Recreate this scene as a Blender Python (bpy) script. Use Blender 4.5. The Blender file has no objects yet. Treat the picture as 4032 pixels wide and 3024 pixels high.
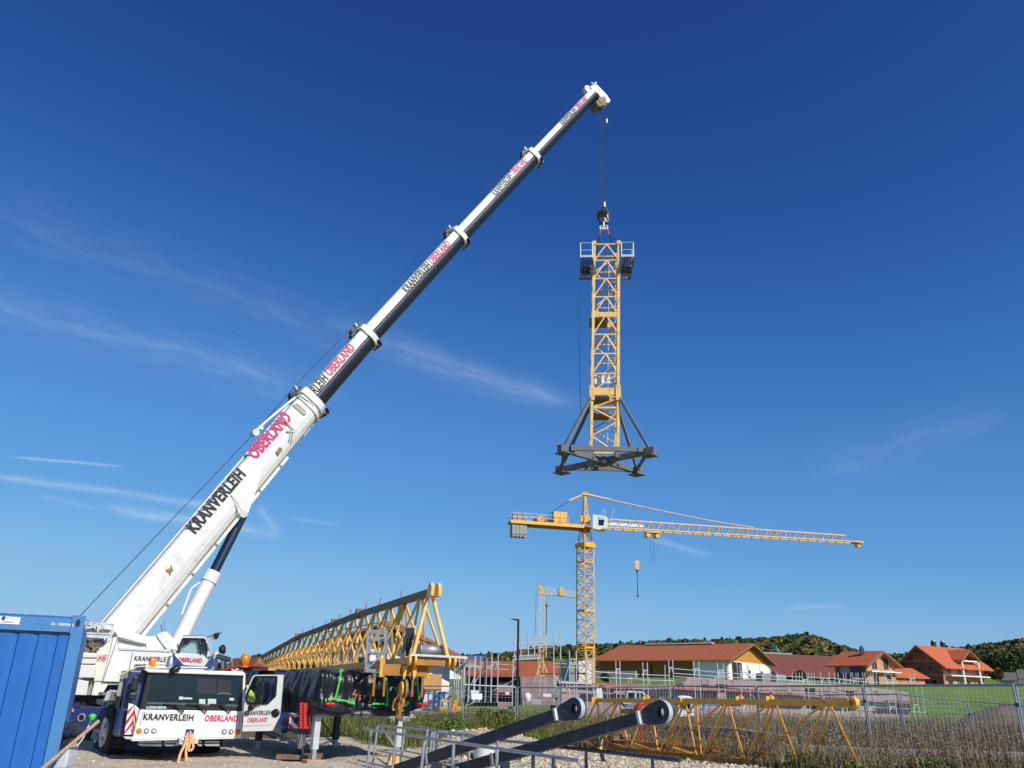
import bpy, math, random
import numpy as np
from mathutils import Vector as V, Matrix
random.seed(7); rng = np.random.default_rng(7)
SC = bpy.context.scene
COL = SC.collection
# ---------------------------------------------------------------- camera
FPX, PITCH, ROLL = 3150.0, math.radians(21.0), math.radians(1.3)
CAM = V((0, 0, 1.6))
F_ = V((0, math.cos(PITCH), math.sin(PITCH))); R0 = V((1, 0, 0)); U0 = V((0, -math.sin(PITCH), math.cos(PITCH)))
R_ = R0*math.cos(ROLL) + U0*math.sin(ROLL); U_ = U0*math.cos(ROLL) - R0*math.sin(ROLL)
def ray(px, py): return F_ + R_*((px-2016)/FPX) + U_*((1512-py)/FPX)
def P(px, py, Y):
    d = ray(px, py); return CAM + d*(Y/d.y)
def PD(px, py, dep): return CAM + ray(px, py)*dep
def G(px, py, z=-0.15):
    d = ray(px, py); return CAM + d*((z-CAM.z)/d.z)
def PP(px, py, o, n):
    d = ray(px, py); return CAM + d*((V(o)-CAM).dot(n)/d.dot(n))
cam = bpy.data.cameras.new('camera'); cam.lens = 36*FPX/4032; cam.sensor_width = 36; cam.clip_end = 6000; cam.clip_start = .1
camo = bpy.data.objects.new('camera', cam); COL.objects.link(camo)
M = Matrix((R_, U_, -F_)).transposed().to_4x4(); M.translation = CAM; camo.matrix_world = M
SC.camera = camo
# zoom-sheet coordinates -> photo pixels
def zc(ox, oy, s): return lambda x, y: (ox+x/s, oy+y/s)
R1 = zc(0, 2350, 2.458); R2 = zc(450, 2500, 2.765); R3 = zc(900, 2250, 2.143); R4 = zc(1400, 2550, 2.458)
R5 = zc(1750, 2350, 2.602); R6 = zc(2200, 2500, 2.212); R8 = zc(3100, 2400, 2.373)
Q3 = zc(1950, 1900, 1.4747); Q4 = zc(1950, 1900, 2.765); Q5 = zc(300, 1400, 1.276); Q6 = zc(1100, 850, 1.951); Q7 = zc(1800, 300, 2.37); Q8 = zc(900, 1450, 2.073)
S1 = zc(880, 2580, 5.53); S2 = zc(1500, 2280, 3.95); S3 = zc(1400, 2780, 3.687); S4 = zc(1950, 2820, 2.602); S5 = zc(2300, 2650, 3.687)
S6 = zc(2150, 1550, 4.483); S7 = zc(1680, 2640, 5.53); S8 = zc(300, 2400, 4.74); T2 = zc(1250, 2620, 4.916); T3 = zc(250, 2700, 5.122); T4 = zc(3560, 2500, 4.686)

# ---------------------------------------------------------------- materials
MATS = {}
def mat(name, col, rough=.6, metal=0., var=.12, scale=3., bump=0., bscale=40., col2=None, coat=0., dirt=None, dscale=1.5, damt=.5, alpha=None, trans=0., stretch=None):
    if name in MATS: return MATS[name]
    m = bpy.data.materials.new(name); m.use_nodes = True; nt = m.node_tree; N = nt.nodes; L = nt.links
    b = N['Principled BSDF']; b.inputs['Roughness'].default_value = rough; b.inputs['Metallic'].default_value = metal
    b.inputs['Coat Weight'].default_value = coat
    if trans: b.inputs['Transmission Weight'].default_value = trans
    if alpha is not None: b.inputs['Alpha'].default_value = alpha
    tc = N.new('ShaderNodeTexCoord'); vec = tc.outputs['Object']
    if stretch:
        mp = N.new('ShaderNodeMapping'); mp.inputs['Scale'].default_value = stretch; L.new(vec, mp.inputs[0]); vec = mp.outputs[0]
    nz = N.new('ShaderNodeTexNoise'); nz.inputs['Scale'].default_value = scale; nz.inputs['Detail'].default_value = 6; nz.inputs['Roughness'].default_value = .65
    L.new(vec, nz.inputs['Vector'])
    rp = N.new('ShaderNodeValToRGB'); rp.color_ramp.elements[0].position = .3; rp.color_ramp.elements[1].position = .7
    c = V(col[:3]); c2 = V(col2) if col2 else None
    a = c*(1-var) if c2 is None else c; d = c*(1+var) if c2 is None else c2
    rp.color_ramp.elements[0].color = (*a, 1); rp.color_ramp.elements[1].color = (*[min(1, q) for q in d], 1)
    L.new(nz.outputs['Fac'], rp.inputs[0]); out = rp.outputs[0]
    if dirt:
        n2 = N.new('ShaderNodeTexNoise'); n2.inputs['Scale'].default_value = dscale; n2.inputs['Detail'].default_value = 8; n2.inputs['Roughness'].default_value = .7
        L.new(vec, n2.inputs['Vector'])
        r2 = N.new('ShaderNodeValToRGB'); r2.color_ramp.elements[0].position = .52; r2.color_ramp.elements[1].position = .72
        r2.color_ramp.elements[0].color = (0, 0, 0, 1); r2.color_ramp.elements[1].color = (damt, damt, damt, 1)
        L.new(n2.outputs['Fac'], r2.inputs[0])
        mx = N.new('ShaderNodeMix'); mx.data_type = 'RGBA'; mx.inputs['B'].default_value = (*dirt, 1) if False else (0, 0, 0, 1)
        mx.inputs[7].default_value = (*dirt, 1); L.new(r2.outputs[0], mx.inputs[0]); L.new(out, mx.inputs[6]); out = mx.outputs[2]
    L.new(out, b.inputs['Base Color'])
    if bump:
        n3 = N.new('ShaderNodeTexNoise'); n3.inputs['Scale'].default_value = bscale; n3.inputs['Detail'].default_value = 5; L.new(vec, n3.inputs['Vector'])
        bp = N.new('ShaderNodeBump'); bp.inputs['Strength'].default_value = bump; bp.inputs['Distance'].default_value = .05
        L.new(n3.outputs['Fac'], bp.inputs['Height']); L.new(bp.outputs[0], b.inputs['Normal'])
    MATS[name] = m; return m
def brickmat(name, c1, c2, mortar, sx=.5, sy=.25, rough=.9, ms=.012, axis='xz'):
    m = bpy.data.materials.new(name); m.use_nodes = True; nt = m.node_tree; N = nt.nodes; L = nt.links
    b = N['Principled BSDF']; b.inputs['Roughness'].default_value = rough
    tc = N.new('ShaderNodeTexCoord'); sp = N.new('ShaderNodeSeparateXYZ'); L.new(tc.outputs['Object'], sp.inputs[0])
    ad = N.new('ShaderNodeMath'); ad.operation = 'ADD'; L.new(sp.outputs[0], ad.inputs[0]); L.new(sp.outputs[1], ad.inputs[1])
    cb = N.new('ShaderNodeCombineXYZ'); L.new(ad.outputs[0], cb.inputs[0]); L.new(sp.outputs[2], cb.inputs[1])
    br = N.new('ShaderNodeTexBrick'); br.inputs['Scale'].default_value = 1; br.inputs['Brick Width'].default_value = sx; br.inputs['Row Height'].default_value = sy
    br.inputs['Mortar Size'].default_value = ms; br.inputs['Color1'].default_value = (*c1, 1); br.inputs['Color2'].default_value = (*c2, 1); br.inputs['Mortar'].default_value = (*mortar, 1)
    L.new(cb.outputs[0], br.inputs['Vector']); nz = N.new('ShaderNodeTexNoise'); nz.inputs['Scale'].default_value = 1.2; nz.inputs['Detail'].default_value = 8; L.new(tc.outputs['Object'], nz.inputs['Vector'])
    mx = N.new('ShaderNodeMix'); mx.data_type = 'RGBA'; mx.blend_type = 'MULTIPLY'; mx.inputs[0].default_value = .5
    L.new(br.outputs[0], mx.inputs[6])
    rp = N.new('ShaderNodeValToRGB'); rp.color_ramp.elements[0].color = (.55, .55, .55, 1); rp.color_ramp.elements[1].color = (1, 1, 1, 1); rp.color_ramp.elements[0].position = .3; rp.color_ramp.elements[1].position = .65
    L.new(nz.outputs['Fac'], rp.inputs[0]); L.new(rp.outputs[0], mx.inputs[7]); L.new(mx.outputs[2], b.inputs['Base Color'])
    MATS[name] = m; return m
white = mat('white_paint', (.80, .79, .74), .35, var=.03, dirt=(.45, .41, .33), dscale=1.3, damt=.25, coat=.3)
cream = mat('cream_paint', (.74, .72, .64), .4, var=.04, dirt=(.38, .34, .26), dscale=1.6, damt=.35)
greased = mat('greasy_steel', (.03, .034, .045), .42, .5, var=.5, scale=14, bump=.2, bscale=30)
blue = mat('blue_paint', (.022, .035, .16), .35, var=.12, coat=.4, dirt=(.2, .18, .17), dscale=1.2, damt=.3)
cblue = mat('container_blue', (.004, .115, .42), .5, var=.10, scale=2, dirt=(.04, .18, .44), dscale=.9, damt=.35, bump=.1, bscale=4)
clblue = mat('container_frame_blue', (.05, .20, .46), .5, var=.10, scale=2, dirt=(.12, .15, .2), dscale=2, damt=.35)
yellow = mat('crane_yellow', (.90, .46, .06), .5, var=.14, scale=4, dirt=(.38, .15, .04), dscale=3.5, damt=.75)
yellow2 = mat('pale_crane_yellow', (.90, .54, .17), .55, var=.12, scale=3, dirt=(.34, .17, .08), dscale=2.6, damt=.8)
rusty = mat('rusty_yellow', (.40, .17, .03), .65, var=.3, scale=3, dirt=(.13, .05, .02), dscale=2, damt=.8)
rustdark = mat('weathered_brown_steel', (.27, .18, .10), .7, var=.25, scale=5, dirt=(.06, .035, .02), dscale=3, damt=.6)
galv = mat('galvanised_steel', (.42, .45, .48), .45, .55, var=.2, scale=8, dirt=(.22, .2, .2), dscale=4, damt=.5)
galvw = mat('bright_galvanised', (.62, .64, .65), .45, .3, var=.12, scale=8, dirt=(.3, .3, .3), dscale=3, damt=.4)
dgrey = mat('anthracite_paint', (.028, .034, .05), .5, var=.3, scale=5, dirt=(.14, .13, .12), dscale=4.5, damt=.7, bump=.1, bscale=12)
basegrey = mat('grey_green_paint', (.23, .24, .23), .6, var=.2, scale=2, dirt=(.22, .17, .12), dscale=1.6, damt=.7)
black = mat('black_plastic', (.012, .012, .014), .45, var=.2)
rubber = mat('tyre_rubber', (.022, .021, .02), .85, var=.3, dirt=(.16, .13, .1), dscale=3, damt=.6, bump=.3, bscale=20)
rope = mat('wire_rope', (.05, .055, .065), .6, .4)
amber = mat('amber_plastic', (.85, .22, .01), .25, var=.1)
red = mat('red_paint', (.55, .02, .02), .45, var=.1)
redp = mat('red_plastic', (.62, .03, .03), .5, var=.1)
pink = mat('magenta_print', (.60, .02, .14), .5, var=.02)
printk = mat('black_print', (.012, .012, .015), .5, var=.02)
printw = mat('white_print', (.8, .8, .8), .5, var=.02)
printb = mat('blue_print', (.03, .05, .35), .5, var=.02)
glass = mat('dark_glass', (.012, .022, .034), .12, var=.1)
glasst = mat('clear_glass', (.75, .9, .88), .02, var=.0, trans=1.)
chrome = mat('polished_steel', (.55, .58, .62), .12, 1., var=.05)
chromed = mat('hydraulic_rod_steel', (.12, .14, .20), .2, 1., var=.05)
concrete = mat('concrete', (.36, .34, .31), .9, var=.15, scale=2, bump=.3, bscale=10)
wood = mat('raw_timber', (.48, .32, .17), .8, var=.25, scale=2, stretch=(1, 1, 12), bump=.2)
woodd = mat('weathered_timber', (.22, .13, .08), .85, var=.3, scale=3, bump=.2)
tarp = mat('black_foil', (.012, .013, .016), .30, var=.3, bump=1., bscale=7., stretch=(1, 1, .45))
green = mat('green_tape', (.05, .62, .06), .5, var=.1)
hose = mat('yellow_hose', (.75, .55, .18), .5)
sling = mat('orange_webbing', (.80, .42, .22), .8, var=.08)
roofred = mat('red_roof_tiles', (.43, .12, .04), .75, var=.12, scale=1, bump=.3, bscale=6)
roofor = mat('orange_roof_tiles', (.56, .135, .045), .7, var=.08, scale=1, bump=.3, bscale=6)
roofdk = mat('dark_red_roof', (.20, .06, .04), .8, var=.15, scale=.5)
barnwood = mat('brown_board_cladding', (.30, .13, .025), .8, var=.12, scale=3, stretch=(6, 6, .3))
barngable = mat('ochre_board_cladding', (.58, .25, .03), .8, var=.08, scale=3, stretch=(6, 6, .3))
plaster = mat('white_render', (.80, .80, .78), .9, var=.03)
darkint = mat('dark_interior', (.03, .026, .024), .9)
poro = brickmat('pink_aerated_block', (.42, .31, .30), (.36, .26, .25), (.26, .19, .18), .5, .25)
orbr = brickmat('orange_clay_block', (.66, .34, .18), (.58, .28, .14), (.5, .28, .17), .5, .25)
orbr_shade = brickmat('shaded_clay_block', (.36, .13, .075), (.30, .10, .06), (.25, .1, .06), .5, .25)  # orange block with shade in its colour, for walls turned from the sun
boardred = mat('red_scaffold_board', (.40, .09, .07), .8, var=.3, scale=2, dirt=(.5, .4, .38), dscale=1.5, damt=.7)
deckw = mat('brown_scaffold_deck', (.16, .075, .055), .85, var=.3, scale=2)
vcol = None
# ---------------------------------------------------------------- mesh builder
class MB:
    def __init__(s): s.v = []; s.f = []; s.sm = []
    def add(s, vs, fs, sm=False):
        o = len(s.v); s.v += [V(q) for q in vs]; s.f += [tuple(i+o for i in f) for f in fs]; s.sm += [sm]*len(fs); return s
    def box(s, c, a, b, d):      # centre and three half-axis vectors
        c = V(c); a = V(a); b = V(b); d = V(d)
        vs = [c+a*i+b*j+d*k for i in (-1, 1) for j in (-1, 1) for k in (-1, 1)]
        return s.add(vs, [(0, 1, 3, 2), (4, 6, 7, 5), (0, 4, 5, 1), (2, 3, 7, 6), (0, 2, 6, 4), (1, 5, 7, 3)])
    def cube(s, c, x, y, z, yaw=0.):
        a = V((math.cos(yaw), math.sin(yaw), 0)); b = V((-math.sin(yaw), math.cos(yaw), 0))
        return s.box(c, a*x/2, b*y/2, V((0, 0, z/2)))
    def beam(s, p, q, w, h=None, up=(0, 0, 1)):
        p = V(p); q = V(q); d = (q-p); h = h or w; up = V(up)
        if d.length < 1e-6: return s
        n = d.normalized(); x = n.cross(up)
        if x.length < 1e-3: x = n.cross(V((1, 0, 0)))
        x.normalize(); y = x.cross(n)
        return s.box((p+q)/2, d/2, x*w/2, y*h/2)
    def tube(s, p, q, r, n=8, r2=None, cap=True):
        p = V(p); q = V(q); d = q-p
        if d.length < 1e-6: return s
        r2 = r if r2 is None else r2; z = d.normalized(); x = z.cross(V((0, 0, 1)))
        if x.length < 1e-3: x = V((1, 0, 0))
        x.normalize(); y = z.cross(x); vs = []
        for i in range(n):
            a = 2*math.pi*i/n; o = x*math.cos(a)+y*math.sin(a); vs += [p+o*r, q+o*r2]
        s.add(vs, [(2*i, 2*((i+1) % n), 2*((i+1) % n)+1, 2*i+1) for i in range(n)], True)
        if cap: s.add([vs[2*i] for i in range(n)], [tuple(range(n))[::-1]]); s.add([vs[2*i+1] for i in range(n)], [tuple(range(n))])
        return s
    def path(s, pts, r, n=6):
        for a, b in zip(pts, pts[1:]): s.tube(a, b, r, n)
        return s
    def prism(s, pts, ext):
        pts = [V(p) for p in pts]; ext = V(ext); n = len(pts)
        nr = V((0, 0, 0))
        for i in range(n): nr += pts[i].cross(pts[(i+1) % n])
        if nr.dot(ext) > 0: pts = pts[::-1]
        vs = pts + [p+ext for p in pts]
        return s.add(vs, [tuple(range(n)), tuple(range(2*n-1, n-1, -1))] + [(i, i+n, (i+1) % n+n, (i+1) % n) for i in range(n)])
    def lathe(s, o, ax, prof, n=16):   # prof: list (t along axis, radius)
        o = V(o); z = V(ax).normalized(); x = z.cross(V((0, 0, 1)))
        if x.length < 1e-3: x = V((1, 0, 0))
        x.normalize(); y = z.cross(x); vs = []
        for t, r in prof:
            for i in range(n):
                a = 2*math.pi*i/n; vs.append(o+z*t+(x*math.cos(a)+y*math.sin(a))*r)
        fs = [(k*n+i, k*n+(i+1) % n, (k+1)*n+(i+1) % n, (k+1)*n+i) for k in range(len(prof)-1) for i in range(n)]
        s.add(vs, fs, True); m = len(prof)-1
        s.add([vs[i] for i in range(n)], [tuple(range(n))[::-1]]); s.add([vs[m*n+i] for i in range(n)], [tuple(range(n))])
        return s
    def loft(s, rings, sm=True, cap=True, close=True):
        n = len(rings[0]); vs = [p for r in rings for p in r]; K = n if close else n-1
        s.add(vs, [(k*n+i, k*n+(i+1) % n, (k+1)*n+(i+1) % n, (k+1)*n+i) for k in range(len(rings)-1) for i in range(K)], sm)
        if cap: s.add(rings[0], [tuple(range(n))[::-1]]); s.add(rings[-1], [tuple(range(n))])
        return s
towergrey = mat('weathered_grey_paint', (.15, .16, .155), .6, var=.2, scale=2, dirt=(.24, .17, .11), dscale=1.6, damt=.7)
boomwhite = mat('boom_white', (.78, .77, .73), .4, var=.04, dirt=(.30, .28, .24), dscale=2.2, damt=.5, coat=.2)
smallcrane = mat('cream_steel', (.60, .54, .42), .5, var=.15)
jibyel = mat('jib_yellow', (.93, .54, .14), .5, var=.10, scale=4, dirt=(.4, .18, .05), dscale=2.5, damt=.4)
def mkobj(name, mb, m, parent=None, off=V((0, 0, 0)), bevel=0., smooth_angle=None):
    me = bpy.data.meshes.new(name); me.from_pydata([tuple(p-off) for p in mb.v], [], mb.f); me.materials.append(m)
    me.polygons.foreach_set('use_smooth', mb.sm); me.update()
    o = bpy.data.objects.new(name, me); COL.objects.link(o)
    if parent: o.parent = parent
    else: o.location = off
    if bevel:
        b = o.modifiers.new('bevel', 'BEVEL'); b.width = bevel; b.segments = 2; b.limit_method = 'ANGLE'; b.angle_limit = math.radians(35)
    return o
def tag(o, label, cat, group=None, kind=None):
    if label: o['label'] = label
    if cat: o['category'] = cat
    if group: o['group'] = group
    if kind: o['kind'] = kind
    return o
class Thing:
    def __init__(s, name, label, cat, loc, group=None):
        s.loc = V(loc); s.o = bpy.data.objects.new(name, None); s.o.empty_display_size = .3; COL.objects.link(s.o); s.o.location = s.loc
        tag(s.o, label, cat, group)
    def part(s, name, mb, m, parent=None, bevel=0., label=None):
        o = mkobj(name, mb, m, parent or s.o, s.loc, bevel)
        if label: o['label'] = label
        return o
def single(name, label, cat, mb, m, loc=None, group=None, bevel=0.):
    loc = V(loc) if loc is not None else sum(mb.v, V((0, 0, 0)))/len(mb.v)
    return tag(mkobj(name, mb, m, None, loc, bevel), label, cat, group)
def struct(name, mb, m, kind='structure'): return tag(mkobj(name, mb, m), None, None, None, kind)
def clone(o, loc=None, rot=None, label=None, parent=None):
    c = o.copy(); COL.objects.link(c)
    if parent is not None: c.parent = parent
    if loc is not None: c.location = loc
    if rot is not None: c.rotation_euler = (0, 0, rot)
    if label: c['label'] = label
    for ch in list(o.children): clone(ch, parent=c)
    return c
# ---------------------------------------------------------------- lettering
def text_mb(txt, p0, p1, up, bold=.02, shear=.0, gap=0.004, nrm=None):
    cu = bpy.data.curves.new('t', 'FONT'); cu.body = txt; cu.size = 1; cu.offset = bold; cu.shear = shear; cu.resolution_u = 3; cu.space_character = 1.08
    o = bpy.data.objects.new('t', cu); COL.objects.link(o)
    me = o.to_mesh(); vs = [v.co.copy() for v in me.vertices]; fs = [tuple(p.vertices) for p in me.polygons]; o.to_mesh_clear()
    bpy.data.objects.remove(o); bpy.data.curves.remove(cu)
    if not vs: return MB()
    x0 = min(v.x for v in vs); x1 = max(v.x for v in vs); y0 = min(v.y for v in vs); y1 = max(v.y for v in vs)
    p0 = V(p0); p1 = V(p1); up = V(up); n = (p1-p0).cross(up).normalized()
    if nrm is not None and n.dot(nrm) < 0: n = -n
    return MB().add([p0+(p1-p0)*((v.x-x0)/(x1-x0))+up*((v.y-y0)/(y1-y0))+n*gap for v in vs], fs)
# ---------------------------------------------------------------- light and sky
SUNAZ = V((.66, -.75, 0)).normalized(); SUNEL = math.radians(35)
sund = V((SUNAZ.x*math.cos(SUNEL), SUNAZ.y*math.cos(SUNEL), math.sin(SUNEL)))
sl = bpy.data.lights.new('sun', 'SUN'); sl.energy = 4.2; sl.angle = math.radians(.5); sl.color = (1, .95, .87)
so = bpy.data.objects.new('sun', sl); COL.objects.link(so); so.rotation_euler = (-sund).to_track_quat('-Z', 'Y').to_euler(); so.location = (20, -20, 40)
W = bpy.data.worlds.new('World'); SC.world = W; W.use_nodes = True; nt = W.node_tree; N = nt.nodes; L = nt.links
for n in list(N): N.remove(n)
sky = N.new('ShaderNodeTexSky'); sky.sky_type = 'NISHITA'; sky.sun_disc = False; sky.sun_elevation = SUNEL
sky.sun_rotation = math.atan2(SUNAZ.x, SUNAZ.y); sky.altitude = 600; sky.air_density = 1.0; sky.dust_density = .35; sky.ozone_density = 2.5
KS = .11
sc1 = N.new('ShaderNodeVectorMath'); sc1.operation = 'SCALE'; sc1.inputs['Scale'].default_value = KS; L.new(sky.outputs[0], sc1.inputs[0])
hs = N.new('ShaderNodeRGBCurve'); L.new(sc1.outputs[0], hs.inputs['Color'])
CP_ = [[(0, 0), (.066, .0135), (.08, .0165), (.093, .021), (.12, .037), (.185, .080), (.323, .145), (.491, .24), (1, .32)],
       [(0, 0), (.12, .052), (.147, .078), (.162, .092), (.205, .145), (.31, .25), (.49, .37), (.64, .46), (1, .55)],
       [(0, 0), (.23, .235), (.266, .285), (.30, .335), (.371, .44), (.497, .59), (.6445, .70), (1, .79)]]
for ci, pl in enumerate(CP_):
    cv = hs.mapping.curves[ci]
    while len(cv.points) > 2: cv.points.remove(cv.points[1])
    cv.points[0].location = pl[0]; cv.points[-1].location = pl[-1]
    for q in pl[1:-1]: cv.points.new(*q)
hs.mapping.update()
sc2 = N.new('ShaderNodeVectorMath'); sc2.operation = 'SCALE'; sc2.inputs['Scale'].default_value = 1/KS; L.new(hs.outputs[0], sc2.inputs[0])
tc = N.new('ShaderNodeTexCoord')
nm = N.new('ShaderNodeVectorMath'); nm.operation = 'NORMALIZE'; L.new(tc.outputs['Generated'], nm.inputs[0])
def mth(op, a, b=None, clamp=False):
    n = N.new('ShaderNodeMath'); n.operation = op; n.use_clamp = clamp
    for i, q in enumerate((a, b)):
        if q is None: continue
        if isinstance(q, (int, float)): n.inputs[i].default_value = q
        else: L.new(q, n.inputs[i])
    return n.outputs[0]
def dotc(vec, c):
    n = N.new('ShaderNodeVectorMath'); n.operation = 'DOT_PRODUCT'; L.new(vec, n.inputs[0]); n.inputs[1].default_value = c; return n.outputs['Value']
wn = N.new('ShaderNodeTexNoise'); wn.inputs['Scale'].default_value = 9; wn.inputs['Detail'].default_value = 5; L.new(nm.outputs[0], wn.inputs['Vector'])
wob = mth('MULTIPLY', mth('SUBTRACT', wn.outputs['Fac'], .5), .028)
total = None
STREAKS = [((-150, 1855), (900, 2005), 26, .26), ((60, 1800), (470, 1838), 10, .42), ((420, 1998), (1060, 2105), 40, .30), ((1010, 1990), (1100, 2110), 45, .18),
           ((-200, 1120), (1300, 1560), 150, .10), ((1330, 1270), (2330, 1620), 85, .10), ((1500, 1380), (2200, 1590), 130, .09),
           ((2560, 2120), (2800, 2190), 26, .20), ((3100, 2395), (3330, 2388), 18, .16), ((3200, 1850), (3950, 1650), 170, .05), ((-100, 820), (1500, 1380), 200, .05), ((150, 1950), (380, 2010), 20, .10), ((1150, 2040), (1330, 2065), 16, .14)]
for (a, b, wd, am) in STREAKS:
    A = ray(*a).normalized(); B = ray(*b).normalized(); n_ = A.cross(B).normalized(); mid = (A+B).normalized(); al = n_.cross(mid).normalized()
    half = math.asin(min(1, abs(B.dot(al)))); w_ = wd/FPX
    d = mth('ADD', dotc(nm.outputs[0], n_), mth('MULTIPLY', wob, min(1., wd/70)))
    g = mth('SUBTRACT', 1., mth('DIVIDE', mth('ABSOLUTE', d), w_), True); g = mth('MULTIPLY', g, g)
    t = mth('DIVIDE', mth('ABSOLUTE', dotc(nm.outputs[0], al)), math.sin(half)*1.15)
    e = mth('MULTIPLY', mth('SUBTRACT', 1., t, True), 2.5, True); front = mth('GREATER_THAN', dotc(nm.outputs[0], mid), 0.)
    mp = N.new('ShaderNodeMapping'); L.new(nm.outputs[0], mp.inputs[0])
    cn = N.new('ShaderNodeCombineXYZ'); L.new(mth('MULTIPLY', dotc(nm.outputs[0], al), 9.), cn.inputs[0]); L.new(mth('MULTIPLY', d, 60.), cn.inputs[1])
    nz = N.new('ShaderNodeTexNoise'); nz.inputs['Scale'].default_value = 1.6; nz.inputs['Detail'].default_value = 6; nz.inputs['Roughness'].default_value = .6; L.new(cn.outputs[0], nz.inputs['Vector'])
    nn = mth('MULTIPLY', mth('SUBTRACT', nz.outputs['Fac'], .28), 2.2, True)
    k = mth('MULTIPLY', mth('MULTIPLY', mth('MULTIPLY', g, e), mth('MULTIPLY', nn, front)), am*1.5)
    total = k if total is None else mth('ADD', total, k)
total = mth('MINIMUM', total, .7)
mx = N.new('ShaderNodeMix'); mx.data_type = 'RGBA'; L.new(total, mx.inputs[0]); L.new(sc2.outputs[0], mx.inputs[6]); mx.inputs[7].default_value = (7.5, 8.3, 9.6, 1)
bg = N.new('ShaderNodeBackground'); bg.inputs['Strength'].default_value = .11; L.new(mx.outputs[2], bg.inputs[0])
ow = N.new('ShaderNodeOutputWorld'); L.new(bg.outputs[0], ow.inputs[0])
SC.view_settings.view_transform = 'Standard'; SC.view_settings.look = 'None'; SC.view_settings.exposure = 0; SC.view_settings.gamma = 1
SC.render.engine = 'CYCLES'; SC.cycles.max_bounces = 6; SC.cycles.transparent_max_bounces = 12
# ---------------------------------------------------------------- terrain
def sst(a, b, x):
    t = np.clip((x-a)/(b-a), 0, 1); return t*t*(3-2*t)
def tz(x, y):
    x = np.asarray(x, float); y = np.asarray(y, float)
    rgt = sst(-10, 40, x - y*.0)                     # the meadow climbs to the right
    z = -.15 + sst(22, 34, y)*.1*sst(4, 10, x)
    z = z + sst(62, 120, y)*(1.2+2.0*rgt) + sst(120, 260, y)*(1.2+2.2*rgt) + sst(260, 520, y)*4
    return z
ridge_px = [(-400, 2612), (900, 2606), (1100, 2612), (1500, 2600), (1700, 2592), (1780, 2580), (2000, 2566), (2200, 2556), (2400, 2550), (2600, 2536), (2850, 2530), (2960, 2524), (3080, 2520), (3130, 2508), (3190, 2510), (3260, 2535), (3330, 2560), (3420, 2583), (3520, 2590), (3620, 2584), (3720, 2568), (3850, 2556), (3950, 2540), (4032, 2528), (4600, 2530)]
HY = 900.
rx = []; rz = []
for px, py in ridge_px:
    p = P(px, py, HY); rx.append(p.x); rz.append(p.z-7)
def hillz(x, y):
    zr = np.interp(np.asarray(x)*HY/np.maximum(y, 1), rx, rz); t = sst(430, HY, y)
    return tz(x, y) + (zr-12.)*t*np.where(y > HY, 1-.3*sst(HY, 1400, y), 1)
def grid_obj(name, xs, ys, zf, m, kind='structure'):
    X, Y = np.meshgrid(xs, ys); Z = zf(X, Y); nx, ny = len(xs), len(ys)
    co = np.stack([X, Y, Z], -1).reshape(-1, 3); i = np.arange(nx*ny).reshape(ny, nx)
    f = np.stack([i[:-1, :-1], i[:-1, 1:], i[1:, 1:], i[1:, :-1]], -1).reshape(-1, 4)
    me = bpy.data.meshes.new(name); me.from_pydata(co.tolist(), [], f.tolist()); me.materials.append(m); me.polygons.foreach_set('use_smooth', [True]*len(f)); me.update()
    o = bpy.data.objects.new(name, me); COL.objects.link(o); o['kind'] = kind; return o
def zonemat(name, cols, scales, bump=.5, bs=6, rough=.95):
    m = bpy.data.materials.new(name); m.use_nodes = True; N = m.node_tree.nodes; L = m.node_tree.links; b = N['Principled BSDF']; b.inputs['Roughness'].default_value = rough
    tc = N.new('ShaderNodeTexCoord'); prev = None
    for k, (c, s) in enumerate(zip(cols, scales)):
        if prev is None:
            r = N.new('ShaderNodeRGB'); r.outputs[0].default_value = (*c, 1); prev = r.outputs[0]; continue
        nz = N.new('ShaderNodeTexNoise'); nz.inputs['Scale'].default_value = s; nz.inputs['Detail'].default_value = 8; nz.inputs['Roughness'].default_value = .7; L.new(tc.outputs['Object'], nz.inputs['Vector'])
        rp = N.new('ShaderNodeValToRGB'); rp.color_ramp.elements[0].position = .42; rp.color_ramp.elements[1].position = .62; L.new(nz.outputs['Fac'], rp.inputs[0])
        mx = N.new('ShaderNodeMix'); mx.data_type = 'RGBA'; L.new(rp.outputs[0], mx.inputs[0]); L.new(prev, mx.inputs[6]); mx.inputs[7].default_value = (*c, 1); prev = mx.outputs[2]
    L.new(prev, b.inputs['Base Color'])
    nz = N.new('ShaderNodeTexNoise'); nz.inputs['Scale'].default_value = bs; nz.inputs['Detail'].default_value = 8; L.new(tc.outputs['Object'], nz.inputs['Vector'])
    bp = N.new('ShaderNodeBump'); bp.inputs['Strength'].default_value = bump; bp.inputs['Distance'].default_value = .08; L.new(nz.outputs['Fac'], bp.inputs['Height']); L.new(bp.outputs[0], b.inputs['Normal'])
    return m
mgrass = zonemat('meadow_grass', [(.17, .26, .022), (.21, .29, .035), (.10, .18, .018)], [1, .12, .5], .8, 2)
myard = zonemat('dusty_gravel_yard', [(.62, .52, .37), (.70, .60, .44), (.46, .36, .24), (.64, .54, .39)], [1, .5, .9, 9], .9, 9)
mweed = zonemat('weedy_soil', [(.13, .10, .05), (.07, .08, .025), (.18, .14, .08)], [1, .5, 2], .6, 6)
ys = np.concatenate([np.linspace(-80, 20, 6), np.linspace(24, 130, 60), np.linspace(140, 420, 40), np.linspace(435, 1500, 70)])
xs = np.concatenate([np.linspace(-1500, -160, 40), np.linspace(-150, 150, 90), np.linspace(160, 1500, 60)])
grid_obj('ground', xs, ys, lambda X, Y: np.where(Y > 430, hillz(X, Y), tz(X, Y)), mgrass)
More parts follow.
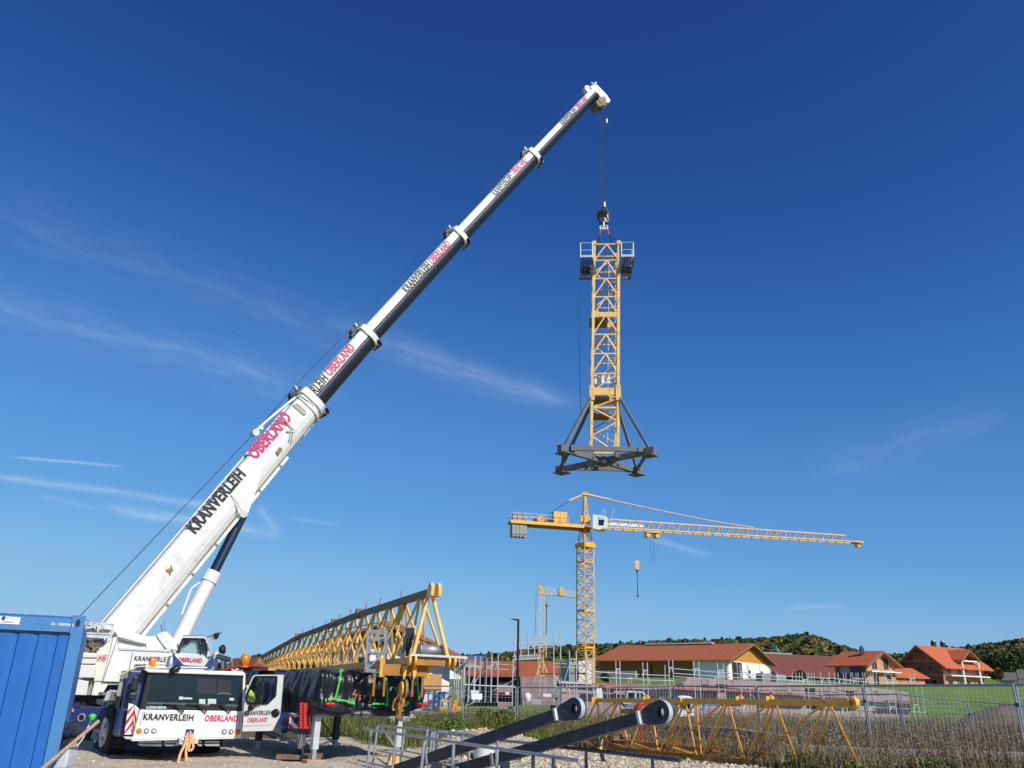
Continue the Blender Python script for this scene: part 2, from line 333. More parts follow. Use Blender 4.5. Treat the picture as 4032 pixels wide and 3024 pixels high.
def yardz(X, Y):
    n = .03*np.sin(X*1.7+Y*.6)+.025*np.sin(X*.9-Y*1.3+1)+.015*np.sin(X*4.1+Y*3.3)
    return tz(X, Y)+.10+n*1.3
grid_obj('gravel_yard', np.linspace(-22, 2.8, 120), np.linspace(3, 30, 130), yardz, myard)
grid_obj('weedy_soil', np.linspace(-16, 60, 60), np.linspace(26, 58, 40), lambda X, Y: tz(X, Y)+.016+.02*np.sin(X*3)*np.sin(Y*2), mweed)
# gravel heap in front of the jib section: a displaced sheet and loose stones lying on it
mgrav = zonemat('crushed_gravel', [(.52, .43, .30), (.62, .53, .40), (.40, .32, .22), (.66, .58, .46)], [1, 14, 22, 40], 1., 30)
def heapz(X, Y):
    h = .62*np.exp(-((X+.6-(Y-24)*.1)/2.0)**2-((Y-24.5)/2.0)**2) + .16*np.exp(-((X-3.4)/3.)**2-((Y-19)/3.)**2) + .10*np.exp(-((X-6.2)/1.6)**2-((Y-17)/2.)**2)
    e = sst(-3., -1.6, X-(Y-20)*.05)*sst(12, 14, Y)*(1-sst(7.9, 8.8, X+(Y-18)*.3*(Y < 18)))*(1-sst(0, 1.2, Y-(28.1-(X-2.1)*1.6)))
    r = .03*np.sin(X*5+np.sin(Y*4))*np.sin(Y*6)+.02*np.sin(X*11+Y*7)
    return -.22+e*(.16+h+r)+tz(X, Y)*0
grid_obj('gravel_heap', np.linspace(-3.2, 9.8, 200), np.linspace(11, 30, 240), heapz, mgrav, 'stuff')
# ---------------------------------------------------------------- instanced-by-mesh clutter (numpy)
ICO_V = None
def ico():
    import bmesh
    b = bmesh.new(); bmesh.ops.create_icosphere(b, subdivisions=1, radius=1); v = np.array([q.co[:] for q in b.verts]); f = np.array([[x.index for x in p.verts] for p in b.faces]); b.free(); return v, f
IV, IF = ico()
def npmesh(name, verts, faces, m, cols=None, smooth=False, kind=None, parent=None):
    me = bpy.data.meshes.new(name); nv = len(verts); k = faces.shape[1]; nf = len(faces)
    me.vertices.add(nv); me.vertices.foreach_set('co', verts.astype(np.float32).ravel())
    me.loops.add(nf*k); me.loops.foreach_set('vertex_index', faces.astype(np.int32).ravel())
    me.polygons.add(nf); me.polygons.foreach_set('loop_start', np.arange(0, nf*k, k, dtype=np.int32)); me.polygons.foreach_set('loop_total', np.full(nf, k, np.int32))
    me.polygons.foreach_set('use_smooth', np.full(nf, smooth)); me.materials.append(m); me.update(calc_edges=True)
    if cols is not None:
        ca = me.color_attributes.new('col', 'FLOAT_COLOR', 'POINT'); c4 = np.concatenate([cols, np.ones((nv, 1))], 1).astype(np.float32); ca.data.foreach_set('color', c4.ravel())
    o = bpy.data.objects.new(name, me); COL.objects.link(o)
    if kind: o['kind'] = kind
    if parent: o.parent = parent
    return o
def attrmat(name, rough=.9, transl=0., bump=0):
    m = bpy.data.materials.new(name); m.use_nodes = True; N = m.node_tree.nodes; L = m.node_tree.links; b = N['Principled BSDF']; b.inputs['Roughness'].default_value = rough
    a = N.new('ShaderNodeAttribute'); a.attribute_name = 'col'; L.new(a.outputs['Color'], b.inputs['Base Color'])
    b.inputs['Specular IOR Level'].default_value = .2
    return m
mfol = attrmat('foliage'); mstone = attrmat('stones')
n = 26000; X = rng.uniform(-2.6, 9.2, n); Y = rng.uniform(12.5, 28.5, n); Z = heapz(X, Y); ok = Z > -.16; X, Y, Z = X[ok], Y[ok], Z[ok]; n = len(X)
s = rng.lognormal(-3.95, .42, n); sc = s[:, None]*rng.uniform(.6, 1.3, (n, 3)); 
vv = (IV[None]*sc[:, None, :]) + np.stack([X, Y, Z+s*.3], -1)[:, None, :]; ff = IF[None]+(np.arange(n)*len(IV))[:, None, None]
pal = np.array([(.68, .57, .40), (.58, .47, .32), (.76, .67, .51), (.42, .33, .23), (.62, .50, .34)]); cc = np.repeat(pal[rng.integers(0, 5, n)], len(IV), 0)
npmesh('loose_stones', vv.reshape(-1, 3), ff.reshape(-1, 3), mstone, cc, kind='stuff')
n = 3500; X = rng.uniform(-20, 2, n); Y = rng.uniform(17, 29, n); Z = yardz(X, Y); s = rng.lognormal(-4.3, .5, n); sc = s[:, None]*rng.uniform(.5, 1.2, (n, 3))
vv = (IV[None]*sc[:, None, :]) + np.stack([X, Y, Z+s*.2], -1)[:, None, :]; ff = IF[None]+(np.arange(n)*len(IV))[:, None, None]; cc = np.repeat(pal[rng.integers(0, 5, n)]*.85, len(IV), 0)
npmesh('pebbles', vv.reshape(-1, 3), ff.reshape(-1, 3), mstone, cc, kind='stuff')
# weeds: bent blades and dry stalks with seed heads
def wdens(X, Y, sc=.35): return .5+.5*np.sin(X*sc*2.1+np.sin(Y*sc*1.7)*1.5)*np.sin(Y*sc*1.3+X*.4*sc+1)
def blades(n, xf, hmin, hmax, w, pal, lean=.35, leafy=0):
    X, Y = xf(n); n = len(X); Z = tz(X, Y); H = rng.uniform(hmin, hmax, n)*rng.uniform(.6, 1.1, n)*(.6+.65*wdens(X, Y, .55)); a = rng.uniform(0, 2*np.pi, n); l = rng.uniform(0, lean, n)*H; b = rng.uniform(0, 2*np.pi, n)
    wx, wy = np.cos(a)*w, np.sin(a)*w; dx, dy = np.cos(b)*l, np.sin(b)*l
    base = np.stack([X, Y, Z], -1); wv = np.stack([wx, wy, 0*wx], -1)
    mid = base+np.stack([dx*.35, dy*.35, H*.6], -1); top = base+np.stack([dx, dy, H], -1)
    v = np.stack([base-wv*.6, base+wv*.6, mid-wv, mid+wv, top], 1); f = np.array([[0, 1, 3], [0, 3, 2], [2, 3, 4]])[None]+(np.arange(n)*5)[:, None, None]
    c = pal[np.clip(rng.integers(0, len(pal), n)*.5+len(pal)*.5*wdens(Y, X, .8), 0, len(pal)-1).astype(int)]*rng.uniform(.7, 1.25, (n, 1)); c = np.repeat(c[:, None], 5, 1)
    return v.reshape(-1, 3), f.reshape(-1, 3), c.reshape(-1, 3)
def leaves(X, Y, Z, size, pal):
    n = len(X); a = rng.normal(size=(n, 3)); a /= np.linalg.norm(a, axis=1)[:, None]; b = rng.normal(size=(n, 3)); b -= a*(a*b).sum(1)[:, None]; b /= np.linalg.norm(b, axis=1)[:, None]
    s = size*rng.uniform(.5, 1.4, (n, 1)); c0 = np.stack([X, Y, Z], -1)
    v = np.stack([c0-a*s, c0+b*s*.6, c0+a*s, c0-b*s*.6], 1); f = np.array([[0, 1, 2], [0, 2, 3]])[None]+(np.arange(n)*4)[:, None, None]
    c = np.repeat((pal[rng.integers(0, len(pal), n)]*rng.uniform(.7, 1.3, (n, 1)))[:, None], 4, 1)
    return v.reshape(-1, 3), f.reshape(-1, 3), c.reshape(-1, 3)
def joinm(lst):
    o = 0; vs = []; fs = []; cs = []
    for v, f, c in lst: vs.append(v); fs.append(f+o); cs.append(c); o += len(v)
    return np.concatenate(vs), np.concatenate(fs), np.concatenate(cs)
def clear(X, Y):     # where the yard and the gravel stay free of weeds
    jl = np.where(X > 7.9, 18.2, 28.9-(X-2.1)*1.6)
    left = Y > np.where(X < -2.8, 25+(-2.8-X)*1.9, 26)
    return np.where(X < 1.2, left, Y > np.minimum(np.maximum(jl, 18.2), 29))
def zone(x0, x1, y0, y1, pw=1.):
    def f(n):
        X = rng.uniform(x0, x1, n); Y = rng.uniform(y0, y1, n); k = clear(X, Y) & (rng.uniform(0, 1, n) < wdens(X, Y)**pw+.25) & (np.abs(X/Y) < .72); return X[k], Y[k]
    return f
brown = np.array([(.22, .165, .10), (.17, .12, .075), (.30, .24, .15), (.13, .095, .06), (.20, .17, .085)]); greenp = np.array([(.10, .15, .03), (.14, .19, .04), (.08, .12, .02), (.17, .21, .05)]); mixp = np.concatenate([brown, greenp])
olive = np.array([(.13, .145, .035), (.17, .17, .05), (.10, .12, .03), (.20, .18, .07)])
L1 = []
L1.append(blades(90000, zone(1.5, 30, 18, 46), .35, 1.05, .007, brown, .55))
L1.append(blades(26000, zone(-9, 3, 37, 47), .4, 1.0, .009, brown, .5)); L1.append(blades(16000, zone(1.5, 30, 18, 42), .2, .7, .014, mixp, .6))
xx, yy = zone(1.5, 30, 18, 46)(150000); zz = tz(xx, yy)+rng.beta(2.2, 2, len(xx))*1.0; L1.append(leaves(xx, yy, zz, .024, brown*1.15))
cxy = [zone(2.5, 26, 19, 42)(1)for _ in range(260)]
for q_ in cxy:
    if len(q_[0]) == 0: continue
    x0_, y0_ = float(q_[0][0]), float(q_[1][0]); r_ = .12+.3*rng.uniform(); red_ = rng.uniform() < .3
    L1.append(blades(70, lambda n: (x0_+rng.normal(size=n)*r_, y0_+rng.normal(size=n)*r_), .5, 1.05, .009, np.array([(.16, .075, .05), (.22, .12, .07), (.12, .06, .04), (.2, .1, .05)]) if red_ else np.array([(.34, .28, .18), (.26, .2, .13), (.30, .25, .15), (.2, .16, .1)]), .35))
v, f, c = joinm(L1); npmesh('dry_weeds', v, f, mfol, c, kind='stuff')
L1 = []
L1.append(blades(30000, zone(-13, 3.5, 24.5, 42), .3, 1.05, .012, np.concatenate([olive, greenp, brown[:2]]), .5))
xx, yy = zone(-13, 3.5, 24.5, 42)(70000); zz = tz(xx, yy)+rng.beta(1.6, 2, len(xx))*(.45+.65*wdens(xx, yy, .9)); L1.append(leaves(xx, yy, zz, .035, np.concatenate([olive, greenp])))
L1.append(blades(9000, zone(6.5, 16, 17, 24), .15, .5, .016, greenp, .7)); xx, yy = zone(6.5, 16, 17, 24)(16000); k = wdens(xx, yy, 1.1) > .45; xx, yy = xx[k], yy[k]
L1.append(leaves(xx, yy, tz(xx, yy)+rng.uniform(0, .4, len(xx)), .05, greenp))
v, f, c = joinm(L1); npmesh('green_weeds', v, f, mfol, c, kind='stuff')
L1 = [blades(26000, lambda n: (rng.uniform(-40, 60, n), rng.uniform(46, 95, n)), .06, .16, .02, greenp*1.3, .6)]
v, f, c = joinm(L1); npmesh('meadow_tufts', v, f, mfol, c, kind='stuff')
def bush(name, label, c, r, h, n=2600, pal=olive, leaf=.045, cat='bush', group=None, trunk=.3):
    u = rng.normal(size=(n, 3)); u /= np.linalg.norm(u, axis=1)[:, None]; lob = rng.normal(size=(9, 3))*.45; rad = rng.uniform(.35, 1, n)**.5
    k = rng.integers(0, 9, n); p = lob[k]+u*rad[:, None]*.55; p = p*np.array([r, r, h/2])*.85; p[:, 2] += h/2; z0 = float(tz(c[0], c[1])) if len(c) == 2 else c[2]
    p[:, 2] = np.maximum(p[:, 2], .02)
    v, f, cc = leaves(p[:, 0], p[:, 1], p[:, 2], leaf, pal); t = Thing(name, label, cat, (c[0], c[1], z0), group)
    npmesh('crown' if trunk > 1 else 'foliage', v, f, mfol, cc, parent=t.o)
    mb = MB()
    for i in range(4):
        a = i*1.6+.3; mb.tube(V((0, 0, -.05)), V((math.cos(a)*r*.45, math.sin(a)*r*.45, h*.62)), .025*h, 5, .006*h)
    o = mkobj('trunk' if trunk > 1 else 'stem', mb, woodd, t.o)
    return t
# ---------------------------------------------------------------- mobile crane
TU = V((.866, .5, 0)); TV = V((-.5, .866, 0)); TO = V((-8.9, 20, 0)); UP = V((0, 0, 1)); TN = -TV
def tp(u, v, z): return TO+TU*u+TV*v+UP*z
def TF(q, v=0.): return PP(q[0], q[1], TO+TV*v, TN)            # on the plane of the cab's front
cr = Thing('mobile_crane', 'white five section telescopic mobile crane with raised boom and dark blue chassis', 'mobile crane', tp(1.4, 5, -.15))
C = cr.part
cabT = MB(); 
out = [R2(320, 378), R2(1400, 400), R2(1428, 425), R2(1412, 820), R2(1386, 1122), R2(190, 1152), R2(215, 1085), R2(278, 812), R2(330, 600), R2(385, 395)]
# front shell in two leaning pieces: lower panel and roof strip, glass between
low = [R2(278, 812), R2(1400, 830), R2(1386, 1118), R2(190, 1148)]
cab = C('cab_front_panel', MB().prism([TF(q, -.03) for q in low], TV*.35), white, bevel=.03)
C('roof_visor', MB().prism([TF(q, -.08) for q in (R2(318, 372), R2(1405, 398), R2(1428, 420), R2(1424, 445), R2(372, 408))], TV*.5), white, bevel=.02)
C('corner_pillar', MB().prism([TF(q) for q in (R2(1405, 420), R2(1428, 425), R2(1414, 830), R2(1392, 830))], TV*.3), white)
C('corner_pillar', MB().prism([TF(q, .02) for q in (R2(372, 395), R2(400, 405), R2(330, 810), R2(282, 805))], TV*.3), black)
C('windscreen_surround', MB().prism([TF(q, .01) for q in (R2(385, 400), R2(1412, 425), R2(1398, 833), R2(290, 812))], TV*.05), black)
ws = C('windscreen', MB().prism([TF(q, .0) for q in (R2(418, 418), R2(1398, 440), R2(1360, 782), R2(355, 752))], TV*.02), glass)
C('reflection_stripe', MB().prism([TF(q, -.004) for q in (R2(358, 730), R2(1364, 758), R2(1360, 782), R2(355, 752))], TV*.01), mat('reflection_grey', (.08, .12, .13), .4), parent=ws)  # reflection painted on the glass as a grey strip
# papers lying behind the windscreen
for a, b in (((925, 698), (992, 752)), ((1020, 695), (1110, 760)), ((1255, 685), (1305, 715)), ((705, 670), (755, 705)), ((760, 680), (850, 702))):
    C('paper_sheet', MB().prism([TF(q, -.012) for q in (R2(*a), R2(b[0], a[1]+3), R2(b[0]-3, b[1]), R2(a[0]-2, b[1]-3))], TV*.008), mat('paper', (.55, .62, .60), .7), parent=ws)
C('steering_wheel', MB().path([TF(R2(1190+70*math.cos(t), 655+22*math.sin(t)), -.006) for t in np.linspace(math.pi, 2*math.pi, 9)], .012), mat('wheel_grey', (.16, .2, .22), .4), parent=ws)
C('seat_back', MB().prism([TF(q, -.003) for q in (R2(900, 470), R2(1110, 480), R2(1115, 640), R2(905, 640))], TV*.006), mat('cabin_dark', (.012, .016, .026), .6), parent=ws)
C('seat_back', MB().prism([TF(q, -.003) for q in (R2(1125, 480), R2(1270, 500), R2(1280, 660), R2(1122, 650))], TV*.006), mat('cabin_dark', (.02, .02, .02)), parent=ws)
for x in (650, 900, 1160):
    C('wiper', MB().beam(TF(R2(x, 750), -.06), TF(R2(x+110, 838), -.10), .05, .03).beam(TF(R2(x-120, 752), -.03), TF(R2(x+60, 762), -.05), .018, .018), black)
# sun-shield in front of the cab roof and its cranked blue cradle
C('boom_cradle', MB().prism([TF(q, .35) for q in (R2(640, 172), R2(670, 235), R2(755, 325), R2(985, 345), R2(1045, 270), R2(1085, 200), R2(1060, 372), R2(645, 368))], TV*.16), blue, bevel=.01)
C('cradle_bar', MB().tube(TF(R2(690, 352), .1), TF(R2(1010, 358), .1), .028), galv)
C('roof_lamp', MB().lathe(TF(R2(600, 405), -.1), (TF(R2(700, 355), -.1)-TF(R2(600, 405), -.1)), [(0, .03), (.04, .075), (.2, .085), (.26, .04)], 10), black)
C('exhaust_pot', MB().lathe(TF(R2(605, 352), 1.0), UP, [(0, .10), (.06, .10), (.24, .085), (.27, .05)], 16), galv)
C('beacon', MB().lathe(TF(R2(405, 352), .35), UP, [(0, .06), (.05, .075), (.2, .07), (.24, .03)], 12), amber)
C('cab_body', MB().prism([tp(.06, .3, .42), tp(2.55, .3, .42), tp(2.5, .3, 1.86), tp(.1, .3, 1.88)], TV*1.7), blue, bevel=.04)
C('cab_side_window', MB().prism([tp(.05, .5, 1.02), tp(.05, 1.35, 1.02), tp(.06, 1.35, 1.7), tp(.06, .55, 1.7)], TU*-.02), glass)
C('air_duct', MB().prism([TF(q, .9) for q in (R2(242, 318), R2(350, 315), R2(330, 400), R2(225, 430))], TV*.5), blue, bevel=.02)
C('cable_hose', MB().path([TF(q, .3) for q in (R2(398, 338), R2(260, 345), R2(175, 380), R2(100, 420), R2(45, 445))], .018), hose)
# mirrors beside the left edge
C('mirror', MB().prism([TF(q, .0) for q in (R2(205, 450), R2(268, 455), R2(250, 612), R2(172, 605))], TV*.12), black, bevel=.03)
C('mirror', MB().prism([TF(q, .0) for q in (R2(168, 625), R2(248, 632), R2(232, 712), R2(150, 700))], TV*.12), black, bevel=.03)
C('mirror_arm', MB().path([TF(q, .05) for q in (R2(345, 402), R2(285, 420), R2(240, 450), R2(215, 630))], .02), black)
# hazard plates
def stripes(name, quad, thick, n=3, lean=.7):
    a, b, c, d = [V(q) for q in quad]     # a-b bottom, d-c top
    base = C(name, MB().prism([a, b, c, d], thick), white); nr = V(thick).normalized()*-.006
    for k in range(n):
        t0 = k/n; t1 = (k+.5)/n; L_ = lambda t: a.lerp(d, max(0, min(1, t))); Rr = lambda t: b.lerp(c, max(0, min(1, t)))
        C('red_stripe', MB().prism([L_(t0-lean*.1)+nr, Rr(t0+lean/n*1.3)+nr, Rr(t1+lean/n*1.3)+nr, L_(t1-lean*.1)+nr], V(thick)*.2), red, parent=base)
stripes('hazard_plate', [TF(R2(108, 1085), .02), TF(R2(180, 1085), .02), TF(R2(218, 760), .02), TF(R2(158, 742), .02)], TV*.05)
stripes('hazard_plate', [TF(R2(182, 1085), .0), TF(R2(208, 1060), -.04), TF(R2(272, 800), -.04), TF(R2(222, 762), .0)], TV*.05, 3, -.7)
C('step', MB().prism([TF(q, .0) for q in (R2(106, 1105), R2(200, 1110), R2(195, 1138), R2(120, 1130))], TV*.4), galvw)
# lamps
for x, y, m_ in ((268, 1048, amber), (350, 1048, chrome), (430, 1048, chrome), (1197, 1056, chrome), (1271, 1056, chrome), (1344, 1057, amber)):
    c0 = TF(R2(x, y), -.03); h = C('indicator_lamp' if m_ is amber else 'headlight', MB().lathe(c0+TN*.002, TN, [(-.03, .066), (0, .066), (.012, .055)], 20), m_)
    C('lens', MB().lathe(c0+TN*.014, TN, [(0, .034), (.012, .028), (.02, .01)], 16), printw if m_ is chrome else amber, parent=h)
C('tow_socket', MB().prism([TF(q, -.04) for q in (R2(783, 1026), R2(872, 1028), R2(862, 1095), R2(768, 1095))], TV*.05), blue)
C('tow_pin', MB().lathe(TF(R2(824, 1072), -.14), UP, [(-.05, .03), (.0, .05), (.05, .03)], 10), chrome)
# lettering
def lab(txt, q0, q1, hpx, m_, plane=TF, off=-.045, bold=.022, shear=.18, name='lettering', slant=None, par=None):
    p0 = plane(q0, off); p1 = plane(q1, off); up = plane((q0[0]+(slant or 0), q0[1]-hpx), off)-p0
    return C(name, text_mb(txt, p0, p1, up, bold, shear, .004, TN), m_, parent=par)
lab('KRANVERLEIH', R2(312, 926), R2(868, 935), 26, printk, slant=1, par=cab)
lab('OBERLAND', R2(985, 938), R2(1350, 942), 24, pink, slant=1, par=cab)
lab('LIEBHERR', R2(350, 802), R2(572, 804), 9.5, mat('silver_print', (.6, .7, .68), .4), off=-.004, shear=0, bold=.05, par=ws)
C('panel_seam', MB().path([TF(q, -.035) for q in (R2(345, 842), R2(312, 845), R2(278, 985))], .006), basegrey)
C('panel_seam', MB().path([TF(q, -.035) for q in (R2(1345, 862), R2(1372, 864), R2(1355, 1005))], .006), basegrey)
bp = C('number_plate', MB().prism([TF(q, -.09) for q in (R2(690, 1124), R2(916, 1130), R2(910, 1182), R2(683, 1182))], TV*.02), printw)
C('country_band', MB().prism([TF(q, -.094) for q in (R2(690, 1124), R2(712, 1125), R2(706, 1182), R2(683, 1182))], TV*.01), printb, parent=bp)
lab('GA', R2(712, 1172), R2(755, 1172), 13, printk, off=-.093, shear=0, bold=.01, par=bp)
lab('71', R2(868, 1174), R2(902, 1174), 13, printk, off=-.093, shear=0, bold=.01, par=bp)
C('bumper_lip', MB().prism([TF(q, -.02) for q in (R2(190, 1118), R2(1386, 1112), R2(1384, 1128), R2(192, 1156))], TV*.5), cream)
for a, b in ((265, 515), (545, 700), (905, 955), (985, 1145)):
    C('underrun_bar', MB().prism([TF(q, .15) for q in (R2(a, 1155), R2(b, 1155), R2(b, 1176), R2(a, 1176))], TV*.06).prism([TF(q, .15) for q in (R2(a-15, 1186), R2(b, 1186), R2(b, 1210), R2(a+15, 1210))], TV*.06), galv)
# webbing slings looped over the tow pin
def loop(pts, w=.05):
    mb = MB(); pts = [V(p) for p in pts]
    for a, b in zip(pts, pts[1:]): mb.beam(a, b, w, .012, up=TN)
    return mb
lp = [R2(800, 1065), R2(775, 1180), R2(720, 1290), R2(700, 1370), R2(715, 1420), R2(755, 1425), R2(785, 1370), R2(780, 1270), R2(800, 1180), R2(815, 1075)]
single('lifting_sling', 'long orange webbing sling hanging from the towing pin of the crane cab', 'sling', loop([TF(q, -.17) for q in lp], .055), sling)
lp = [R2(835, 1070), R2(830, 1160), R2(805, 1250), R2(830, 1262), R2(862, 1225), R2(855, 1150), R2(845, 1075)]
single('lifting_sling', 'short orange webbing sling with blue end over the number plate', 'sling', loop([TF(q, -.2) for q in lp], .05), sling)
# open driver's door
DO = V((-6.62, 21.05, 0)); DD = V((1, -.06, 0)).normalized(); DN = V((-.06, -1, 0)).normalized()
def DP(q, off=0.): return PP(q[0], q[1], DO+DN*off, DN)
inner = [S1(500, 480), S1(660, 440), S1(1160, 465)]
do = [S1(640, 450), S1(700, 425), S1(1300, 425), S1(1210, 1350), S1(1060, 1645), S1(410, 1660), S1(480, 800)]
wi = [S1(690, 470), S1(1160, 470), S1(1125, 890), S1(960, 1050), S1(560, 1055), S1(500, 980), S1(510, 860)]
ringo = [DP(q) for q in do]; door = MB()
# door skin as a frame round the window opening
fr = [([do[0], do[1], do[2], wi[1], wi[0]]), ([do[2], S1(1232, 1200), S1(1130, 890), wi[1]]), ([S1(1232, 1200), S1(960, 1052), S1(1130, 890)]), ([do[6], do[0], wi[0], wi[6], wi[5], wi[4]]), ([do[6], wi[4], wi[3], S1(1232, 1200), do[3], do[4], do[5]])]
for f in fr: door.prism([DP(q, .0) for q in f], DN*-.06)
dr = C('door', door, white, bevel=0)
fo = MB(); cl = wi+[wi[0]]
for a, b in zip(cl, cl[1:]): fo.beam(DP(a, .012), DP(b, .012), .045, .03, up=DN)
C('window_frame', fo, black, parent=dr)
C('window_pane', MB().prism([DP(q, -.02) for q in wi], DN*-.01), glasst, parent=dr)
C('door_handle', MB().lathe(DP(S1(1138, 1260), .0), DN, [(0, .10), (.02, .095), (.03, .06)], 16), black, parent=dr)
C('door_mirror', MB().prism([DP(q, .12) for q in (S1(765, 565), S1(890, 570), S1(855, 860), S1(722, 850))], DN*-.08), black, parent=dr, bevel=.03)
C('door_mirror', MB().prism([DP(q, .12) for q in (S1(720, 885), S1(850, 890), S1(835, 1045), S1(675, 1050))], DN*-.08), black, parent=dr, bevel=.03)
C('mirror_arm', MB().path([DP(q, .1) for q in (S1(685, 470), S1(760, 480), S1(800, 560), S1(740, 1060), S1(660, 1110), S1(610, 1120))], .018), black, parent=dr)
C('round_mirror', MB().lathe(DP(S1(598, 1150), .1), DN, [(0, .05), (.03, .075), (.05, .05)], 12), black, parent=dr)
for t_, a, b, h, m_, bo, sh in (('KRANVERLEIH', (450, 1315), (1060, 1298), 18, printk, .02, .18), ('OBERLAND', (520, 1468), (958, 1452), 18, pink, .02, .15), ('info@kranverleih-oberland.com', (412, 1560), (1040, 1535), 6.5, basegrey, 0., .1)):
    p0 = DP(S1(*a), .004); p1 = DP(S1(*b), .004); up = DP((S1(*a)[0]+1, S1(*a)[1]-h), .004)-p0
    C('lettering', text_mb(t_, p0, p1, up, bo, sh, .003, DN), m_, parent=dr)
# chassis, wheels
C('chassis', MB().prism([tp(.35, .8, .45), tp(2.3, .8, .45), tp(2.3, .8, 1.05), tp(.35, .8, 1.05)], TV*11.5), blue)
C('deck', MB().prism([tp(.0, 2.0, 1.0), tp(2.6, 2.0, 1.0), tp(2.6, 2.0, 1.14), tp(.0, 2.0, 1.14)], TV*10), basegrey)
C('mudguard', MB().prism([tp(-.02, 1.6, 1.08), tp(.5, 1.6, 1.08), tp(.5, 1.6, 1.14), tp(-.02, 1.6, 1.14)], TV*2), basegrey)
def wheel(u, v, yaw=0., r=.62):
    ax = (TU*math.cos(yaw)+TV*math.sin(yaw)); sgn = -1 if u < 1.3 else 1; c = tp(u, v, r-.15-.02)
    t = C('wheel', MB().lathe(c-ax*.2, ax, [(0, r*.72), (.02, r*.93), (.07, r), (.33, r), (.38, r*.93), (.40, r*.72)], 28), rubber)
    tr = MB()
    for k in range(28):
        a = 2*math.pi*k/28; rd = V((ax.y, -ax.x, 0))*math.cos(a)+UP*math.sin(a); tr.box(c+rd*r*1.01, ax*.19, rd*.02, ax.cross(rd)*.035)
    C('tread', tr, rubber, parent=t); o = ax*sgn*1.0; c = c+o*.045
    C('rim', MB().lathe(c+o*.15, o, [(0, r*.5), (.062, r*.56), (.065, r*.50), (.0, r*.42), (-.03, r*.2), (.04, r*.18), (.06, r*.1)], 24), cream, parent=t)
for v_, yw in ((1.75, .10), (3.35, .08), (6.6, 0), (8.2, .0), (9.8, .0)):
    wheel(.17, v_, yw); wheel(2.43, v_, yw)
C('axle', MB().tube(tp(.2, 1.75, .4), tp(2.4, 1.75, .4), .09).tube(tp(.2, 3.35, .4), tp(2.4, 3.35, .4), .09), dgrey)
# equipment between cab and superstructure: steps, grey boxes
C('ladder', MB().beam(P(432, 2722, 23.2), P(365, 2910, 22.8), .11, .05, up=(0, -1, 0)).beam(P(432, 2720, 23.2), P(485, 2724, 23.2), .07, .05), galvw)
C('equipment_box', MB().prism([P(*T3(770, 130), 24.4), P(*T3(1320, 160), 24.4), P(*T3(1300, 220), 24.4), P(*T3(770, 190), 24.4)], TV*1.2), basegrey)
C('equipment_box', MB().prism([P(*T3(900, 210), 24.), P(*T3(1180, 220), 24.), P(*T3(1130, 420), 24.), P(*T3(880, 420), 24.)], TV*1.2), rustdark)
C('equipment_box', MB().prism([P(*T3(1220, -60), 23.6), P(*T3(1345, -60), 23.6), P(*T3(1280, 460), 23.6), P(*T3(1180, 460), 23.6)], TV*1.), basegrey)
# outriggers
ob = C('outrigger_beam', MB().prism([P(*q, 21.8) for q in (T3(30, 430), T3(1180, 440), T3(1085, 885), T3(250, 870), T3(180, 810), T3(-40, 800))], TV*.45), blue, bevel=.02)
C('beam_bracket', MB().prism([P(*q, 21.79) for q in (T3(205, 435), T3(245, 340), T3(325, 335), T3(340, 440))], TV*.1), blue, parent=ob)
C('bolt_hole', MB().lathe(P(*T3(362, 645), 21.78), (0, -1, 0), [(0, .11), (.02, .10), (.021, .065), (.005, .06)], 16), basegrey, parent=ob)
C('hole_core', MB().lathe(P(*T3(362, 645), 21.78), (0, -1, 0), [(0, .06), (.016, .058)], 14), black, parent=ob)
for x in (55, 1008):
    s_ = C('reflector_plate', MB().prism([P(*q, 21.77) for q in (T3(x, 460), T3(x+140, 462), T3(x+130, 530), T3(x-8, 522))], TV*.02), printw, parent=ob)
    C('yellow_band', MB().prism([P(*q, 21.765) for q in (T3(x+128, 462), T3(x+158, 462), T3(x+148, 532), T3(x+120, 528))], TV*.02), yellow, parent=ob)
OY = 21.3
ob2 = C('outrigger_beam', MB().prism([P(*q, OY) for q in (S1(1000, 1250), S1(1680, 1250), S1(1715, 1600), S1(1000, 1600))], V((.1, .4, 0))), blue, bevel=.02)
hp = MB().prism([P(*q, OY-.012) for q in (S1(1450, 1255), S1(1690, 1258), S1(1715, 1592), S1(1412, 1590))], V((0, .01, 0)))
hz_ = C('hazard_plate', hp, printw, parent=ob2)
for q in ([(1450, 1310), (1500, 1255), (1475, 1255), (1450, 1275)], [(1450, 1275), (1475, 1255), (1710, 1590), (1640, 1590), (1440, 1330)], [(1590, 1257), (1680, 1258), (1700, 1400)], [(1420, 1460), (1535, 1590), (1425, 1590)]):
    C('red_stripe', MB().prism([P(*S1(*a), OY-.02) for a in q], V((0, .006, 0))), red)
for x, y in ((1365, 1420), (1595, 1418)):
    C('beam_hole', MB().lathe(P(*S1(x, y), OY-.03), (0, -1, 0), [(0, .085), (.02, .08)], 16), black, parent=ob2)
C('jack_cylinder', MB().tube(P(1193, 2868, 21.45), P(1183, 2935, 21.45), .11, 14).tube(P(1183, 2930, 21.45), P(1179, 2962, 21.45), .07, 12), chrome)
C('jack_housing', MB().tube(P(1196, 2862, 21.45), P(1192, 2890, 21.45), .17, 14), blue)
C('outrigger_foot', MB().lathe(P(1179, 2968, 21.45), UP, [(-.1, .3), (-.04, .3), (.0, .12), (.12, .1)], 16), dgrey)
